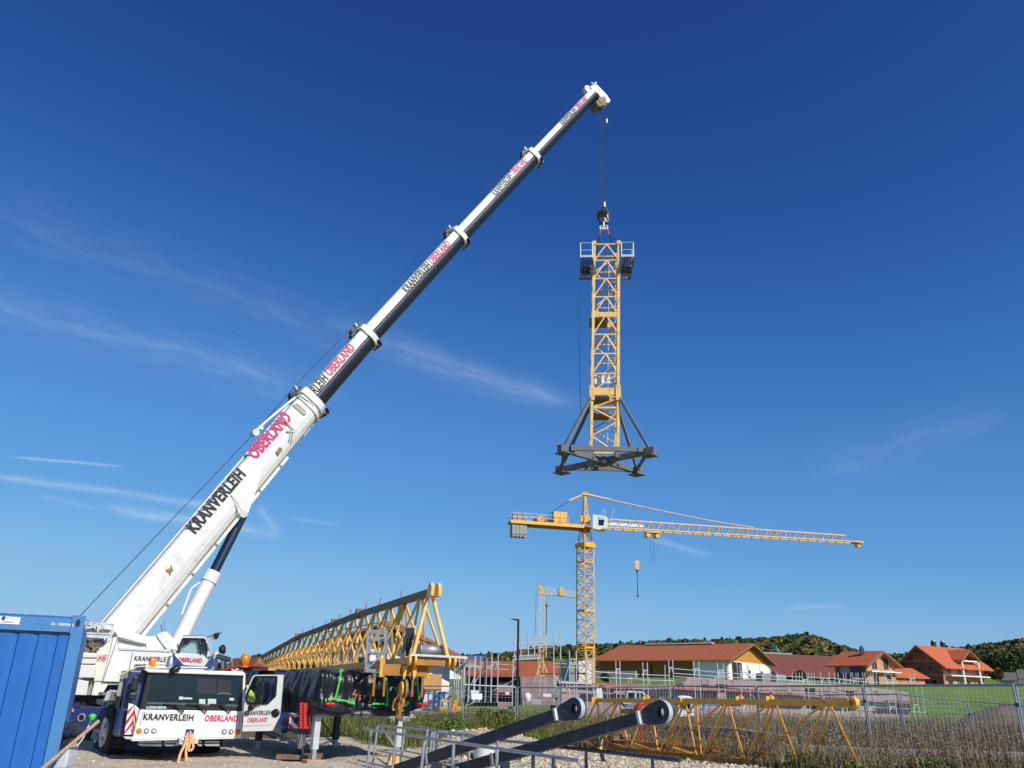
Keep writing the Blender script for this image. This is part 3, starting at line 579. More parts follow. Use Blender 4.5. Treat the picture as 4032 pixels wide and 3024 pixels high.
for dx, dy, dz in ((0, 0, 0),):
    pad = MB()
    for k in range(7): pad.beam(P(1100+k*24, 2981+k*.5, 21.1), P(1090+k*24, 2981+k*.5, 21.1)+V((-.05, 1.0, .0)), .15, .10)
    single('support_mat', 'low mat of reddish timber blocks under the right outrigger foot', 'timber mat', pad, woodd)
net = MB()
for i in range(9):
    for j in range(9):
        a = S1(1665+i*21+(j % 2)*8, 1040+j*62); b = S1(1665+i*21+10+((j+1) % 2)*8, 1040+(j+1)*62)
        net.tube(P(*a, OY-.55+.03*math.sin(i)), P(*b, OY-.55+.03*math.sin(i+1)), .018, 4); a2 = S1(1665+(i+1)*21, 1040+j*62); net.tube(P(*a2, OY-.54), P(*S1(1665+i*21, 1100+j*62), OY-.56), .016, 4)
single('cargo_net', 'bundled red netting draped over the end of the striped outrigger beam', 'net', net, redp)
# yellow jacket seen through the door window
jk = MB().prism([P(*q, 21.6) for q in (S1(575, 745), S1(640, 830), S1(665, 940), S1(655, 1030), S1(550, 1030), S1(550, 870), S1(525, 850))], V((0, .12, 0))).prism([P(*q, 21.9) for q in (S1(480, 650), S1(530, 640), S1(520, 730), S1(485, 720))], V((0, .1, 0)))
single('safety_jacket', 'bright yellow jacket hanging behind the open cab door', 'jacket', jk, mat('hi_vis_yellow', (.75, .68, .02), .7, var=.15), bevel=.02)
# superstructure -----------------------------------------------------------
SA = V((.91, .41, 0)).normalized(); SN = V((.41, -.91, 0)).normalized(); SO = V((-10.8, 25.4, 0))
def SP(q, off=0.): return PP(q[0], q[1], SO+SN*off, SN)
def sup(name, pts, th, m_, off=0., bevel=.015, R=S8, parent=None): return C(name, MB().prism([SP(R(*q), off) for q in pts], -SN*th), m_, bevel=bevel, parent=parent)
pan = sup('side_panel', [(780, 755), (1790, 800), (1870, 1100), (1250, 1110), (905, 1360), (490, 1340), (690, 520), (775, 510)], .5, white)
sup('side_panel', [(380, 800), (640, 560), (690, 520), (500, 1340), (325, 1335), (370, 1130), (345, 1020)], .4, cream, off=-.06)
C('machinery_housing', MB().prism([SP(q, -.5) for q in (S8(120, 840), S8(1850, 830), S8(1850, 1350), S8(100, 1330))], -SN*1.9), white)
for k, (a, b) in enumerate(((805, 900), (915, 1015), (1030, 1275))):
    sup('ballast_block', [(70, a), (385, a+5), (335 if k == 2 else 360, b), (-80, b-5)], .7, cream, off=.25, bevel=.02)
sup('ballast_frame', [(-60, 1290), (235, 1340), (190, 1600), (-90, 1590)], .5, cream, off=.2)
sup('ballast_frame', [(340, 1350), (880, 1375), (890, 1410), (590, 1405), (470, 1610), (280, 1600)], .5, white, off=-.1)
sup('ballast_frame', [(240, 1345), (320, 1350), (280, 1600), (190, 1600)], .4, basegrey, off=-.2)
sup('slewing_ring', [(-80, 1345), (960, 1350), (1150, 1400), (1150, 1760), (-100, 1900)], 2.0, black, off=-.5)
# winch platform with railings on the left
wf = MB()
for a, b in (((165, 245), (695, 275)), ((165, 262), (690, 292)), ((160, 440), (640, 455)), ((150, 500), (640, 530)), ((690, 275), (640, 540)), ((190, 255), (160, 440)), ((420, 268), (400, 450))):
    wf.beam(SP(S8(*a), .05), SP(S8(*b), .05), .045, .045, up=SN)
C('platform_railing', wf, galvw)
sup('machine_deck', [(790, 520), (1300, 560), (1490, 500), (1660, 790), (780, 770)], .3, white, off=-.16)
sup('platform_edge', [(150, 440), (650, 460), (640, 540), (148, 520)], .12, galvw, off=.04)
wm = MB()
for k in range(34):
    a = (rng.uniform(170, 630), rng.uniform(290, 430)); b = (a[0]+rng.uniform(-80, 80), a[1]+rng.uniform(-60, 60)); wm.tube(SP(S8(*a), -.2), SP(S8(*b), -.35), .03, 6)
C('hydraulic_pipes', wm, cream)
C('winch_drum', MB().lathe(SP(S8(170, 340), -.6), SA, [(0, .22), (.05, .22), (.06, .17), (.62, .17), (.63, .22), (.68, .22)], 22), galv)
wm = MB()
for k in range(22):
    a = (rng.uniform(150, 480), rng.uniform(550, 780)); b = (a[0]+rng.uniform(-90, 90), a[1]+rng.uniform(-80, 80)); wm.tube(SP(S8(*a), -.1), SP(S8(*b), -.3), .035, 6)
C('hoses', wm, rustdark)
sup('winch_support', [(120, 560), (640, 545), (370, 800), (90, 760)], .3, rustdark, off=-.35)
# upper deck structure between boom foot and cylinder
sup('boom_bearing', [(715, 400), (860, 390), (1350, 505), (1490, 490), (1620, 680), (1640, 740), (1310, 740), (1300, 650), (800, 520), (780, 520)], .3, white, off=-.1)
sup('deck_duct', [(800, 535), (1320, 640), (1250, 660), (800, 570)], .2, basegrey, off=-.06)
sup('cylinder_bearing', [(1510, 460), (1650, 410), (1720, 430), (1830, 560), (1900, 760), (1690, 740), (1600, 640), (1500, 490)], .9, white, off=-.05)
sup('deck_rail', [(790, 705), (1770, 752), (1765, 800), (800, 760)], .12, galvw, off=.03)
C('panel_seam', MB().beam(SP(S8(1058, 800), .01), SP(S8(940, 1340), .01), .02, .02, up=SN), basegrey, parent=pan)
C('panel_seam', MB().beam(SP(S8(775, 520), .01), SP(S8(500, 1340), .01), .02, .02, up=SN), basegrey, parent=pan)
def slab(txt, a, b, h, m_, sl=2, bold=.02, shear=.15):
    p0 = SP(S8(*a), .01); p1 = SP(S8(*b), .01); up = SP((S8(*a)[0]+sl, S8(*a)[1]-h), .01)-p0
    C('lettering', text_mb(txt, p0, p1, up, bold, shear, .006, SN), m_, parent=pan)
slab('KRANVERLE', (1078, 955), (1680, 978), 19, printk); slab('baukrane', (1370, 1035), (1660, 1045), 8, basegrey, 1, 0, .1)
slab('LAND', (372, 940), (568, 946), 22, pink, 3)
# operator's cab (photo: right of the lift cylinder)
CY = 26.6
def CP(q, y=CY): return P(q[0], q[1], y)
q_ = lambda *p: R2(*p)
oc = C('operator_cab', MB().prism([CP(q_(*p)) for p in ((640, 205), (700, 190), (955, 210), (1010, 260), (1025, 400), (640, 380))], V((-.2, 1.0, 0))).prism([CP(q_(*p)) for p in ((760, 8), (975, 10), (1000, 45), (740, 45))], V((-.2, 1.0, 0))).prism([CP(q_(*p)) for p in ((975, 15), (1003, 40), (1035, 230), (1008, 250), (985, 60))], V((-.2, 1.0, 0))), white, bevel=.02)
C('cab_glass', MB().prism([CP(q_(*p), CY+.08) for p in ((745, 45), (990, 45), (1005, 240), (700, 200))], V((-.1, .8, 0))), mat('cab_glass', (.22, .42, .44), .1, coat=1), parent=oc)
C('window_frame', MB().path([CP(q_(*p), CY-.01) for p in ((700, 195), (745, 42), (985, 55), (1008, 210))], .03).path([CP(q_(*p), CY-.01) for p in ((925, 50), (955, 205))], .05), black, parent=oc)
C('cab_monitor', MB().prism([CP(q_(*p), CY-.01) for p in ((762, 45), (805, 48), (790, 112), (748, 105))], V((0, .05, 0))), black, parent=oc)
C('cab_grab_rail', MB().path([CP(q_(*p), CY-.1) for p in ((745, 5), (1000, 8), (1025, 60))], .02), galv, parent=oc)
p0 = CP(q_(695, 292), CY-.01); C('lettering', text_mb('OBERLAND', p0, CP(q_(955, 305), CY-.01), CP((q_(695, 292)[0]+1, q_(695, 292)[1]-18), CY-.01)-p0, .035, .15, .006, V((0, -1, 0))), pink, parent=oc)
C('service_mast', MB().path([CP(q_(*p), CY-.3) for p in ((1005, 25), (1090, -5), (1170, -25))], .03).path([CP(q_(*p), CY-.3) for p in ((1050, -5), (1080, 45), (1110, 40), (1135, -5))], .012), galv)
C('work_lamp', MB().lathe(CP(q_(1085, 0), CY-.35), (1, 0, -.3), [(0, .05), (.1, .11), (.13, .1)], 10), black)
C('aerial', MB().tube(SP(S8(1605, 415), -.5), SP(S8(1580, 285), -.5), .012, 4), rope)
C('aerial', MB().tube(SP(S8(1665, 400), -.5), SP(S8(1630, 210), -.5), .006, 4), rope)
# engine exhaust and air filter behind the cab, right
C('air_filter', MB().lathe(P(*R2(1085, 375), 22.6), UP, [(0, .09), (.15, .09), (.35, .105), (.42, .09), (.45, .05)], 18), galvw)
C('exhaust_pipe', MB().tube(P(*R2(1125, 230), 22.4), P(*R2(1250, 270), 22.2), .068, 16).tube(P(*R2(1175, 370), 22.6), P(*R2(1180, 250), 22.6), .05, 12), mat('exhaust_metal', (.45, .38, .32), .3, .9, var=.2))
C('engine_parts', MB().tube(P(*R2(1130, 370), 22.7), P(*R2(1135, 300), 22.7), .05, 10).tube(P(*R2(1200, 370), 22.7), P(*R2(1205, 290), 22.7), .04, 10), black)
C('work_lamp', MB().lathe(CP(q_(1148, 165), CY-.6), (1, 0, .2), [(0, .1), (.12, .15), (.16, .1)], 10), black)
# boom ------------------------------------------------------------------
NP_ = [PD(458, 2500, 24.6)+(PD(458, 2500, 24.6)-PD(1222, 1588, 31.0)).normalized()*.75, PD(1222, 1588, 31.0), PD(1447, 1330, 33.3), PD(1806, 937, 37.4), PD(2100, 622, 41.0), PD(2338, 372, 44.6)]
dims = [(1.02, 1.16), (.82, .92), (.74, .82), (.66, .74), (.56, .64)]
def boomframe(a, b):
    z = (b-a).normalized(); n = V((z.y, -z.x, 0)).normalized(); 
    if n.y > 0: n = -n
    u = z.cross(n); u = u if u.z > 0 else -u
    return z, n, u
def prof(c, n, u, w, h, lower=False):
    w /= 2; h /= 2; P_ = []
    top = [(-w, .15*h), (-w, h*.86), (-w*.84, h), (w*.84, h), (w, h*.86), (w, .15*h)]
    bot = [(w, -.05*h)]+[(w*math.cos(t), -.1*h-.9*h*math.sin(t)) for t in np.linspace(.12, math.pi-.12, 9)]+[(-w, -.05*h)]
    return [c+n*a+u*b for a, b in top], [c+n*a+u*b for a, b in bot]
secs = []
for i, (w, h) in enumerate(dims):
    a, b = NP_[i], NP_[i+1]; z, n, u = boomframe(a, b); e = b+z*(.1 if i < 4 else 0); secs.append((a, b, z, n, u, w, h))
    ta, ba = prof(a, n, u, w, h); tb, bb = prof(e, n, u, w, h)
    if i == 0:
        o_ = C('boom_section', MB().loft([ta+ba, tb+bb], sm=False), boomwhite, bevel=.02)
    else:
        o_ = C('boom_section', MB().loft([ta, tb], sm=False), boomwhite)
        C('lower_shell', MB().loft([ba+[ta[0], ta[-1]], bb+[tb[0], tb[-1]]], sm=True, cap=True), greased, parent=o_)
    secs[-1] = secs[-1]+(o_,)
for i in range(4):      # collars
    a, b, z, n, u, w, h, o_ = secs[i]; cm = white
    for k, (t0, t1, ex) in enumerate(((-.18, .10, .14), (-.45, -.33, .10)) if i == 0 else ((-.16, .10, .16),)):
        t_, b_ = prof(b+z*t0, n, u, w+ex, h+ex+.02); t2, b2 = prof(b+z*t1, n, u, w+ex, h+ex+.02)
        C('boom_collar', MB().loft([t_+b_, t2+b2], sm=False), cm, bevel=.02)
    C('guide_pulley', MB().tube(b+u*(h/2+.13)-n*.15-z*.3, b+u*(h/2+.13)+n*.15-z*.3, .13, 14).beam(b+u*(h/2+.08)-z*.55, b+u*(h/2+.12)+z*.15, .3, .1, up=u), dgrey)
    C('pulley_bracket', MB().beam(b+u*(h/2)-z*.05, b+u*(h/2+.32)+z*.05, .22, .05, up=z), white)
    C('slide_pad', MB().beam(b-u*(h/2+.12)-n*.3, b-u*(h/2+.12)+n*.3, .14, .06, up=u).beam(b-u*(h/2-.1)+n*(w/2+.06), b-u*(h/2+.1)+n*(w/2-.1), .14, .05, up=z), black)
# base section extras
a, b, z, n, u, w, h, ob_ = secs[0]; LB = (b-a).length
def bl(t, s, off=.0): return a+z*t+u*s+n*(w/2+off)
for s_ in (-.08, -.36): C('weld_seam', MB().beam(bl(.4, s_*h, .0), bl(LB-1.2, s_*h, .0), .015, .01, up=n), cream, parent=ob_)
C('cable_duct', MB().beam(bl(.5, -.47*h, -.06), bl(LB-2.5, -.47*h, -.06), .10, .08, up=n), cream, parent=ob_)
for k in range(9): C('duct_clip', MB().box(bl(1+k*1.2, -.47*h, -.005), z*.03, u*.05, n*.02), basegrey, parent=ob_)
C('logo_mark', MB().prism([PP(*q, a+n*(w/2+.01), n) for q in (Q5(450, 1075), Q5(470, 1070), Q5(478, 1050), Q5(484, 1072), Q5(492, 1078), Q5(478, 1090), Q5(470, 1112), Q5(464, 1092), Q5(452, 1088))], -n*.01), rustdark, parent=ob_)
def blet(i, txt, q0, q1, hpx, m_, bold=.03, shear=.0, frac=.16):
    a, b, z, n, u, w, h, o_ = secs[i]; of = a+n*(w/2+.012)
    p0 = PP(*q0, of, n); p1 = PP(*q1, of, n); d = (p1-p0); s = u*hpx
    C('lettering', text_mb(txt, p0, p1, s, bold, shear, .003, n), m_, parent=o_)
blet(0, 'KRANVERLEIH', Q5(600, 900), Q5(856, 602), .46, printk, .045); blet(0, 'OBERLAND', Q5(905, 528), Q5(1088, 318), .50, pink, .04)
blet(1, 'ERLEIH', Q6(268, 1400), Q6(382, 1256), .40, printk, .03); blet(1, 'OBERLAND', Q6(395, 1238), Q6(588, 1022), .40, pink, .03)
blet(2, 'KRANVERLEIH', Q6(985, 596), Q6(1172, 388), .36, printk, .03); blet(2, 'OBERLAND', Q6(1180, 376), Q6(1322, 225), .36, pink, .03)
blet(3, 'KRANVERLEIH', Q7(362, 1118), Q7(524, 938), .35, printk, .03); blet(3, 'OBERLAND', Q7(536, 925), Q7(662, 795), .35, pink, .03)
blet(4, 'KRANVERLEIH', Q7(988, 458), Q7(1122, 322), .32, printk, .025); blet(4, 'OBERLAND', Q7(1132, 312), Q7(1226, 217), .32, pink, .025)
# cylinder bracket, lift cylinder
BP = lambda q, off=.03: PP(q[0], q[1], secs[0][0]+secs[0][3]*(secs[0][5]/2+off), secs[0][3])
C('cylinder_bracket', MB().prism([BP(Q5(*q)) for q in ((945, 530), (912, 660), (866, 792), (820, 800), (806, 760), (775, 700), (858, 620))], -n*1.06), white, bevel=.02)
C('bracket_plate', MB().prism([BP(Q5(*q), .06) for q in ((778, 700), (860, 720), (862, 775), (835, 790), (812, 745))], -n*.03), cream)
pin = BP(Q5(842, 795), -.45); C('pivot_pin', MB().tube(BP(Q5(842, 795), .1), BP(Q5(842, 795), -1.1), .13, 16), cream)
cb = PP(*R1(1700, 470), secs[0][0]-secs[0][3]*.0, secs[0][3]); cm_ = PP(841, 2254, secs[0][0], secs[0][3]); ct = PP(955, 2030, secs[0][0], secs[0][3])
cd = (ct-cb).normalized()
C('lift_cylinder', MB().tube(cb-cd*.4, cm_, .235, 24).tube(cm_-cd*.35, cm_+cd*.02, .27, 24), white)
C('cylinder_rod', MB().tube(cm_, ct, .165, 24), chromed)
C('cylinder_hose', MB().path([cb+cd*1.0+SN*.2-SA*.3, cb+cd*1.9-SA*.42, cb+cd*2.1-SA*.3, cb+cd*2.2], .035), white)
# rope guide arm on the base section, collar hardware
C('hoist_guide', MB().path([PP(*Q8(*q), NP_[1]+n*.3, n) for q in ((205, 525), (270, 470), (300, 440), (490, 280), (545, 240))], .05, 8), white)
C('guide_tip', MB().lathe(PP(*Q8(212, 530), NP_[1]+n*.3, n), n, [(-.15, .13), (.15, .13)], 12).prism([PP(*Q8(*q), NP_[1]+n*.35, n) for q in ((250, 465), (285, 480), (280, 505), (240, 490))], -n*.1), galvw)
hw = MB()
for q in (((535, 295), (620, 370)), ((555, 280), (640, 355)), ((535, 295), (555, 280)), ((620, 370), (640, 355)), ((575, 215), (700, 300)), ((460, 420), (540, 510)), ((475, 510), (540, 520)), ((500, 590), (510, 530)), ((520, 590), (530, 530))):
    hw.tube(PP(*Q8(*q[0]), NP_[1]+n*(w/2+.07), n), PP(*Q8(*q[1]), NP_[1]+n*(w/2+.07), n), .028, 6)
C('collar_hardware', hw, cream)
C('boom_sensor', MB().box(PP(*Q8(412, 675), NP_[1]+n*(w/2+.02), n), z*.13, u*.07, n*.03), rustdark)
C('camera_bracket', MB().lathe(PP(*Q8(690, 450), NP_[1], n)-z*.2, z+u*.2, [(0, .08), (.2, .12), (.35, .09), (.5, .05)], 10).beam(b-z*1.2-u*h*.5, PP(*Q8(690, 450), NP_[1], n), .08), galvw)
C('top_conduit', MB().path([bl(LB*t_, h*.5+.05, -w*.3) for t_ in (.06, .3, .5, .7, .93)], .04), galvw)
# boom head
a, b, z, n, u, w, h, o5 = secs[4]
HP = lambda *q: PP(*Q7(*q), b+n*.3, n)
C('boom_head', MB().prism([HP(*q) for q in ((1245, 90), (1290, 65), (1320, 90), (1400, 175), (1432, 225), (1420, 248), (1385, 245), (1350, 205), (1310, 155), (1260, 130))], -n*.62), white, bevel=.02)
C('head_sheaves', MB().tube(HP(1355, 235)+n*.02, HP(1355, 235)-n*.6, .27, 20).tube(HP(1325, 255)+n*.02, HP(1325, 255)-n*.6, .2, 20), rustdark)
C('top_sheave', MB().tube(HP(1232, 105)-n*.1, HP(1232, 105)-n*.35, .22, 18).path([HP(1250, 60), HP(1275, 75), HP(1300, 60)], .05), white)
C('head_marking', MB().prism([HP(*q)+n*.01 for q in ((1365, 182), (1395, 210), (1385, 222), (1358, 195))], -n*.005), red)
C('head_decal', MB().prism([HP(*q)+n*.01 for q in ((1315, 118), (1335, 128), (1330, 142), (1310, 130))], -n*.005), yellow)
# hoist rope along the boom and down
tip = HP(1372, 262)-n*.3; hk = P(2377, 838, tip.y)
rp = MB().tube(P(315, 2425, 22.8), PP(*Q8(205, 535), NP_[1], n), .013, 5)
pts = [PP(*Q8(205, 535), NP_[1], n)]
for i in range(1, 5): pts.append(NP_[i]+secs[i-1][4]*(secs[i-1][6]/2+.30))
pts.append(HP(1232, 80)-n*.2); rp.path(pts, .013, 5)
for dx in (-14, -1, 3, 8): rp.tube(tip+V((dx*.006, 0, 0)), P(2377+dx*.9, 842, tip.y), .011 if dx else .02, 4)
rp.tube(PP(2369, 425, tip, V((0, 1, 0))), P(2366, 820, tip.y), .006, 4)
C('hoist_rope', rp, rope)
C('limit_weight', MB().tube(P(2388, 470, tip.y), P(2388, 485, tip.y), .07, 8), galv)
# hook block, sling chains
HY_ = tip.y; hk = Thing('hook_block', 'black crane hook block with red and white striped cheek above the hanging tower', 'hook block', P(2377, 845, HY_))
H = hk.part; HX = lambda x, y, o=0.: P(*Q7(x, y), HY_+o)
H('cheek_plate', MB().prism([HX(*q) for q in ((1340, 1235), (1370, 1215), (1400, 1225), (1416, 1270), (1415, 1340), (1400, 1362), (1370, 1350), (1340, 1370), (1322, 1330), (1320, 1260))], V((0, .3, 0))), black, bevel=.02)
hm = H('marking_plate', MB().prism([HX(*q, -.02) for q in ((1362, 1268), (1408, 1290), (1414, 1345), (1398, 1362), (1375, 1345))], V((0, .015, 0))), printw)
for d_ in (0, 26, 50): H('red_stripe', MB().prism([HX(*q, -.03) for q in ((1368, 1275+d_), (1378, 1280+d_), (1412, 1320+d_*.5), (1408, 1332+d_*.5))], V((0, .01, 0))), red, parent=hm)
H('sheave', MB().tube(HX(1350, 1300, -.06), HX(1350, 1300, .36), .28, 20), dgrey)
H('swivel', MB().tube(HX(1373, 1180), HX(1373, 1225), .08, 8).tube(HX(1366, 1362), HX(1366, 1408), .07, 8), galv)
H('hook', MB().path([HX(1345, 1395), HX(1328, 1412), HX(1338, 1432), HX(1366, 1436), HX(1395, 1430), HX(1405, 1410), HX(1390, 1392)], .055, 8).beam(HX(1345, 1424), HX(1392, 1424), .14), galv)
for s_, d_, w_ in ((1336, -6, 'left'), (1403, 6, 'right')): single('shackle_chain', w_+' one of the two red chain shorteners hanging under the hook block', 'chain', MB().path([HX(s_, 1400), HX(s_+d_*.5, 1430), HX(s_+d_, 1480)], .045), redp, group='red chain shorteners')
# ---------------------------------------------------------------- hanging tower section
TY = HY_+.3
def lattice_face(mb, p0, p1, q0, q1, n, r, style='K', flip=0, box=True):
    """bracing between chords p0->p1 and q0->q1 in n bays"""
    add = (lambda a, b: mb.beam(a, b, r*1.7, r*1.7, up=(.3, -1, .1))) if box else (lambda a, b: mb.tube(a, b, r, 6))
    for k in range(n):
        a0 = p0.lerp(p1, k/n); a1 = p0.lerp(p1, (k+1)/n); b0 = q0.lerp(q1, k/n); b1 = q0.lerp(q1, (k+1)/n)
        if style == 'K':
            m1 = (a1+b1)/2; add(a0, m1); add(b0, m1); add(a1, b1)
        elif style == 'Z':
            add(*((a0, b1) if (k+flip) % 2 else (b0, a1)))
        elif style == 'ZH':
            add(*((a0, b1) if (k+flip) % 2 else (b0, a1))); add(a1, b1)
        elif style == 'V':
            m0 = (a0+a1)/2; add(b0, m0); add(m0, b1)
        elif style == 'N': add(a0, b1); add(a1, b1)
tb = P(2378, 1800, TY); zt = P(2378, 977, TY).z; zb = P(2378, 1797, TY).z; MX = P(2378, 1800, TY).x
tw = Thing('crane_tower', 'yellow lattice tower with grey cross base hanging from the mobile crane hook', 'crane tower', V((MX, TY, zb)))
T = tw.part; tyaw = math.radians(-4); ta_ = V((math.cos(tyaw), math.sin(tyaw), 0)); tb_ = V((-math.sin(tyaw), math.cos(tyaw), 0)); HW = .62
xt = P(2386, 977, TY).x
def corner(i, j, z):
    f = (z-zb)/(zt-zb); return V((MX+(xt-MX)*f, TY, z))+ta_*HW*i+tb_*HW*j
sec = lambda py: P(2378, py, TY).z
for i in (-1, 1):
    for j in (-1, 1): T('corner_chord', MB().beam(corner(i, j, zb-.1), corner(i, j, zt), .13, .13, up=(0, 1, 0)), yellow2)
def pyz(y2): return P(*Q7(1300, 0), TY).z
Zs = [sec(850+y/1.508) for y in (205, 300, 407, 515, 620, 735, 848, 965, 1068)]     # bay limits read from the tower sheet
Zs = sorted(Zs)
for (i0, j0, i1, j1, nm_) in ((-1, -1, 1, -1, 'K'), (-1, 1, 1, 1, 'Z'), (-1, -1, -1, 1, 'K'), (1, -1, 1, 1, 'K')):
    for part_ in ((1, 4), (4, 8)):
        mb = MB()
        for k in range(part_[0], part_[1]):
            lattice_face(mb, corner(i0, j0, Zs[k]), corner(i0, j0, Zs[k+1]), corner(i1, j1, Zs[k]), corner(i1, j1, Zs[k+1]), 1, .035, 'K' if nm_ == 'K' else 'ZH', k)
        T('lattice_bracing', mb, yellow2)
    mb = MB()
    zl = [zb-.05]+[sec(850+y/1.508) for y in (1330, 1245, 1165, 1110)]+[Zs[0], Zs[1]]
    for k in range(len(zl)-1):
        lattice_face(mb, corner(i0, j0, zl[k]), corner(i0, j0, zl[k+1]), corner(i1, j1, zl[k]), corner(i1, j1, zl[k+1]), 1, .035, 'Z', k+(j0 == 1))
    mb.beam(corner(i0, j0, zb), corner(i1, j1, zb), .1, .12).beam(corner(i0, j0, zl[3]), corner(i1, j1, zl[3]), .09, .09).beam(corner(i0, j0, Zs[1]), corner(i1, j1, Zs[1]), .07, .07)
    T('lattice_bracing', mb, yellow2)
    T('collar_beam', MB().beam(corner(i0, j0, Zs[0]-.02), corner(i1, j1, Zs[0]-.02), .1, .36), yellow2); T('collar_beam', MB().beam(corner(i0, j0, Zs[4]), corner(i1, j1, Zs[4]), .1, .26), yellow2)
for i in (-1, 1):
    for j in (-1, 1): T('chord_joint', MB().cube(corner(i, j, Zs[0]-.1), .24, .24, .75, tyaw), yellow2); T('chord_cap', MB().cube(corner(i, j, zt-.08), .2, .2, .2, tyaw), yellow2)
for z_, a in ((Zs[0]-.25, -1), (Zs[4]-.15, -1), (sec(1640), -1)):
    T('inner_platform', MB().box(V((MX, TY, z_))-ta_*.15, ta_*HW*.72, tb_*HW*.8, UP*.03), rustdark)
lad = MB()
for s_ in (.18, .52): lad.tube(corner(0, 1, zb+.2)+ta_*s_-tb_*.12, corner(0, 1, zt-.6)+ta_*s_-tb_*.12, .018, 5)
z_ = zb+.3
while z_ < zt-.6: lad.tube(corner(0, 1, z_)+ta_*.18-tb_*.12, corner(0, 1, z_)+ta_*.52-tb_*.12, .013, 4); z_ += .3
T('ladder', lad, galvw)
hoop = MB()
for z_ in np.arange(zb+2.5, zt-1, .85):
    pts = [corner(0, 1, z_)+ta_*(.35+.33*math.cos(t))-tb_*(.12+.45*math.sin(t)) for t in np.linspace(0, math.pi, 7)]; hoop.path(pts, .018, 4)
T('ladder_hoops', hoop, yellow2)
for k in range(3):
    a = Q6; T('sign_board', MB().box(P(2352+k*22, 850+(955-k*2)/1.508, TY)+V((0, .3, 0)), ta_*.11, tb_*.01, UP*.27), printw)
# side platforms
for sgn, x0, x1 in ((-1, 2291, 2322), (1, 2448, 2482)):
    pf = MB(); gx = [corner(sgn, 0, zt-.1)+ta_*sgn*o for o in (.12, .72)]
    zf = P(2300, 850+252/1.508, TY-HW).z; zr = P(2300, 850+165/1.508, TY-HW).z; fy = -HW-.15; by = HW*1.6+.5
    c4 = [gx[0]+tb_*fy, gx[1]+tb_*fy, gx[1]+tb_*by, gx[0]+tb_*by]
    lv = lambda p, z: V((p.x, p.y, z))
    for a, b in ((0, 1), (1, 2), (2, 3)):
        for z_ in (zr, (zr+zf)/2): pf.tube(lv(c4[a], z_), lv(c4[b], z_), .022, 6)
        pf.beam(lv(c4[a], zf+.06), lv(c4[b], zf+.06), .03, .16)
    for a in range(4): pf.tube(lv(c4[a], zf), lv(c4[a], zr), .025, 6)
    for t in (.33, .66): pf.tube(lv(c4[1].lerp(c4[2], t), zf), lv(c4[1].lerp(c4[2], t), zr), .02, 6)
    T('platform_railing', pf, galvw)
    gr_ = MB(); 
    for k in range(13):
        t = k/12; gr_.beam(lv(c4[0].lerp(c4[3], t), zf), lv(c4[1].lerp(c4[2], t), zf), .04, .05)
    for k in range(5): gr_.beam(lv(c4[0].lerp(c4[1], k/4), zf-.02), lv(c4[3].lerp(c4[2], k/4), zf-.02), .03, .06)
    T('grating_floor', gr_, dgrey)
    T('platform_bracket', MB().beam(lv(c4[0], zf-.08), lv(c4[0]-ta_*sgn*.15, zf-.9), .06).beam(lv(c4[3], zf-.05), lv(c4[3]-ta_*sgn*.3, zf-.05), .08).cube(lv((c4[1]+c4[2])/2, zf-.12)-ta_*sgn*.3, .5, .3, .2), dgrey)
# power cable
T('cable', MB().path([P(2281, 1120, TY), P(2280, 1300, TY), P(2283, 1500, TY), P(2287, 1625, TY)], .012, 4), rope)
# base cross: measured corners
NY, FY = TY-1.75, TY+1.65
fl, fr_ = P(2222, 1771, NY), P(2556, 1778, NY); bz = (fl.z+fr_.z)/2; fl.z = fr_.z = bz
bl_, br_ = P(2212, 1860, FY), P(2508, 1870, FY); bl_.z = br_.z = bz
ctr = (fl+fr_+bl_+br_)/4; ctr.z = bz
ft = [fl, fr_, br_, bl_]
for k, p in enumerate(ft):
    d = (p-ctr).normalized(); sd = V((-d.y, d.x, 0))
    T('cross_arm', MB().box((ctr+p)/2+d*.15, (p-ctr)/2*1.02, sd*.09, UP*.125), towergrey)
    T('foot_plate', MB().cube(p-UP*.19, .62, .62, .04, math.atan2(d.y, d.x)).box(p+d*.06, d*.25, sd*.13, UP*.17), towergrey)
    q = ft[(k+1) % 4]; e = (q-p).normalized()
    T('perimeter_beam', MB().beam(p+e*.3+UP*.08, q-e*.3+UP*.08, .12, .21 if k in (0, 2) else .12).cube(p+e*.4+UP*.08, .2, .22, .27).cube(q-e*.4+UP*.08, .2, .22, .27), towergrey)
    cn_ = [(-1, -1), (1, -1), (1, 1), (-1, 1)][k]; top_ = corner(cn_[0], cn_[1], Zs[0]-.35)+d*.08
    T('diagonal_strut', MB().beam(p+UP*.15, top_, .11, .13, up=sd), towergrey)
T('centre_plate', MB().lathe(ctr-UP*.25, UP, [(0, .2), (.08, .38), (.36, .38), (.4, .3)], 8), towergrey)
for i in (-1, 1):
    for j in (-1, 1): T('chord_foot', MB().cube(corner(i, j, zb-.05)-UP*.05, .26, .26, .32), towergrey)
sl_ = MB()
for x_, tops in ((2338+25, (-1,)), (0, ())): pass
hl = P(*Q7(1330, 1480), HY_); hr = P(*Q7(1409, 1480), HY_)
for p, i in ((hl, -1), (hr, 1)):
    for j in (-1, 1): sl_.tube(p, corner(i, j, zt), .016, 5).tube(p+V((.03, 0, 0)), corner(i, j, zt)+V((-.1*i, 0, -.3)), .016, 5)
single('lifting_chain', 'four legged black lifting sling spreading down to the tower top corners', 'sling', sl_, rope)
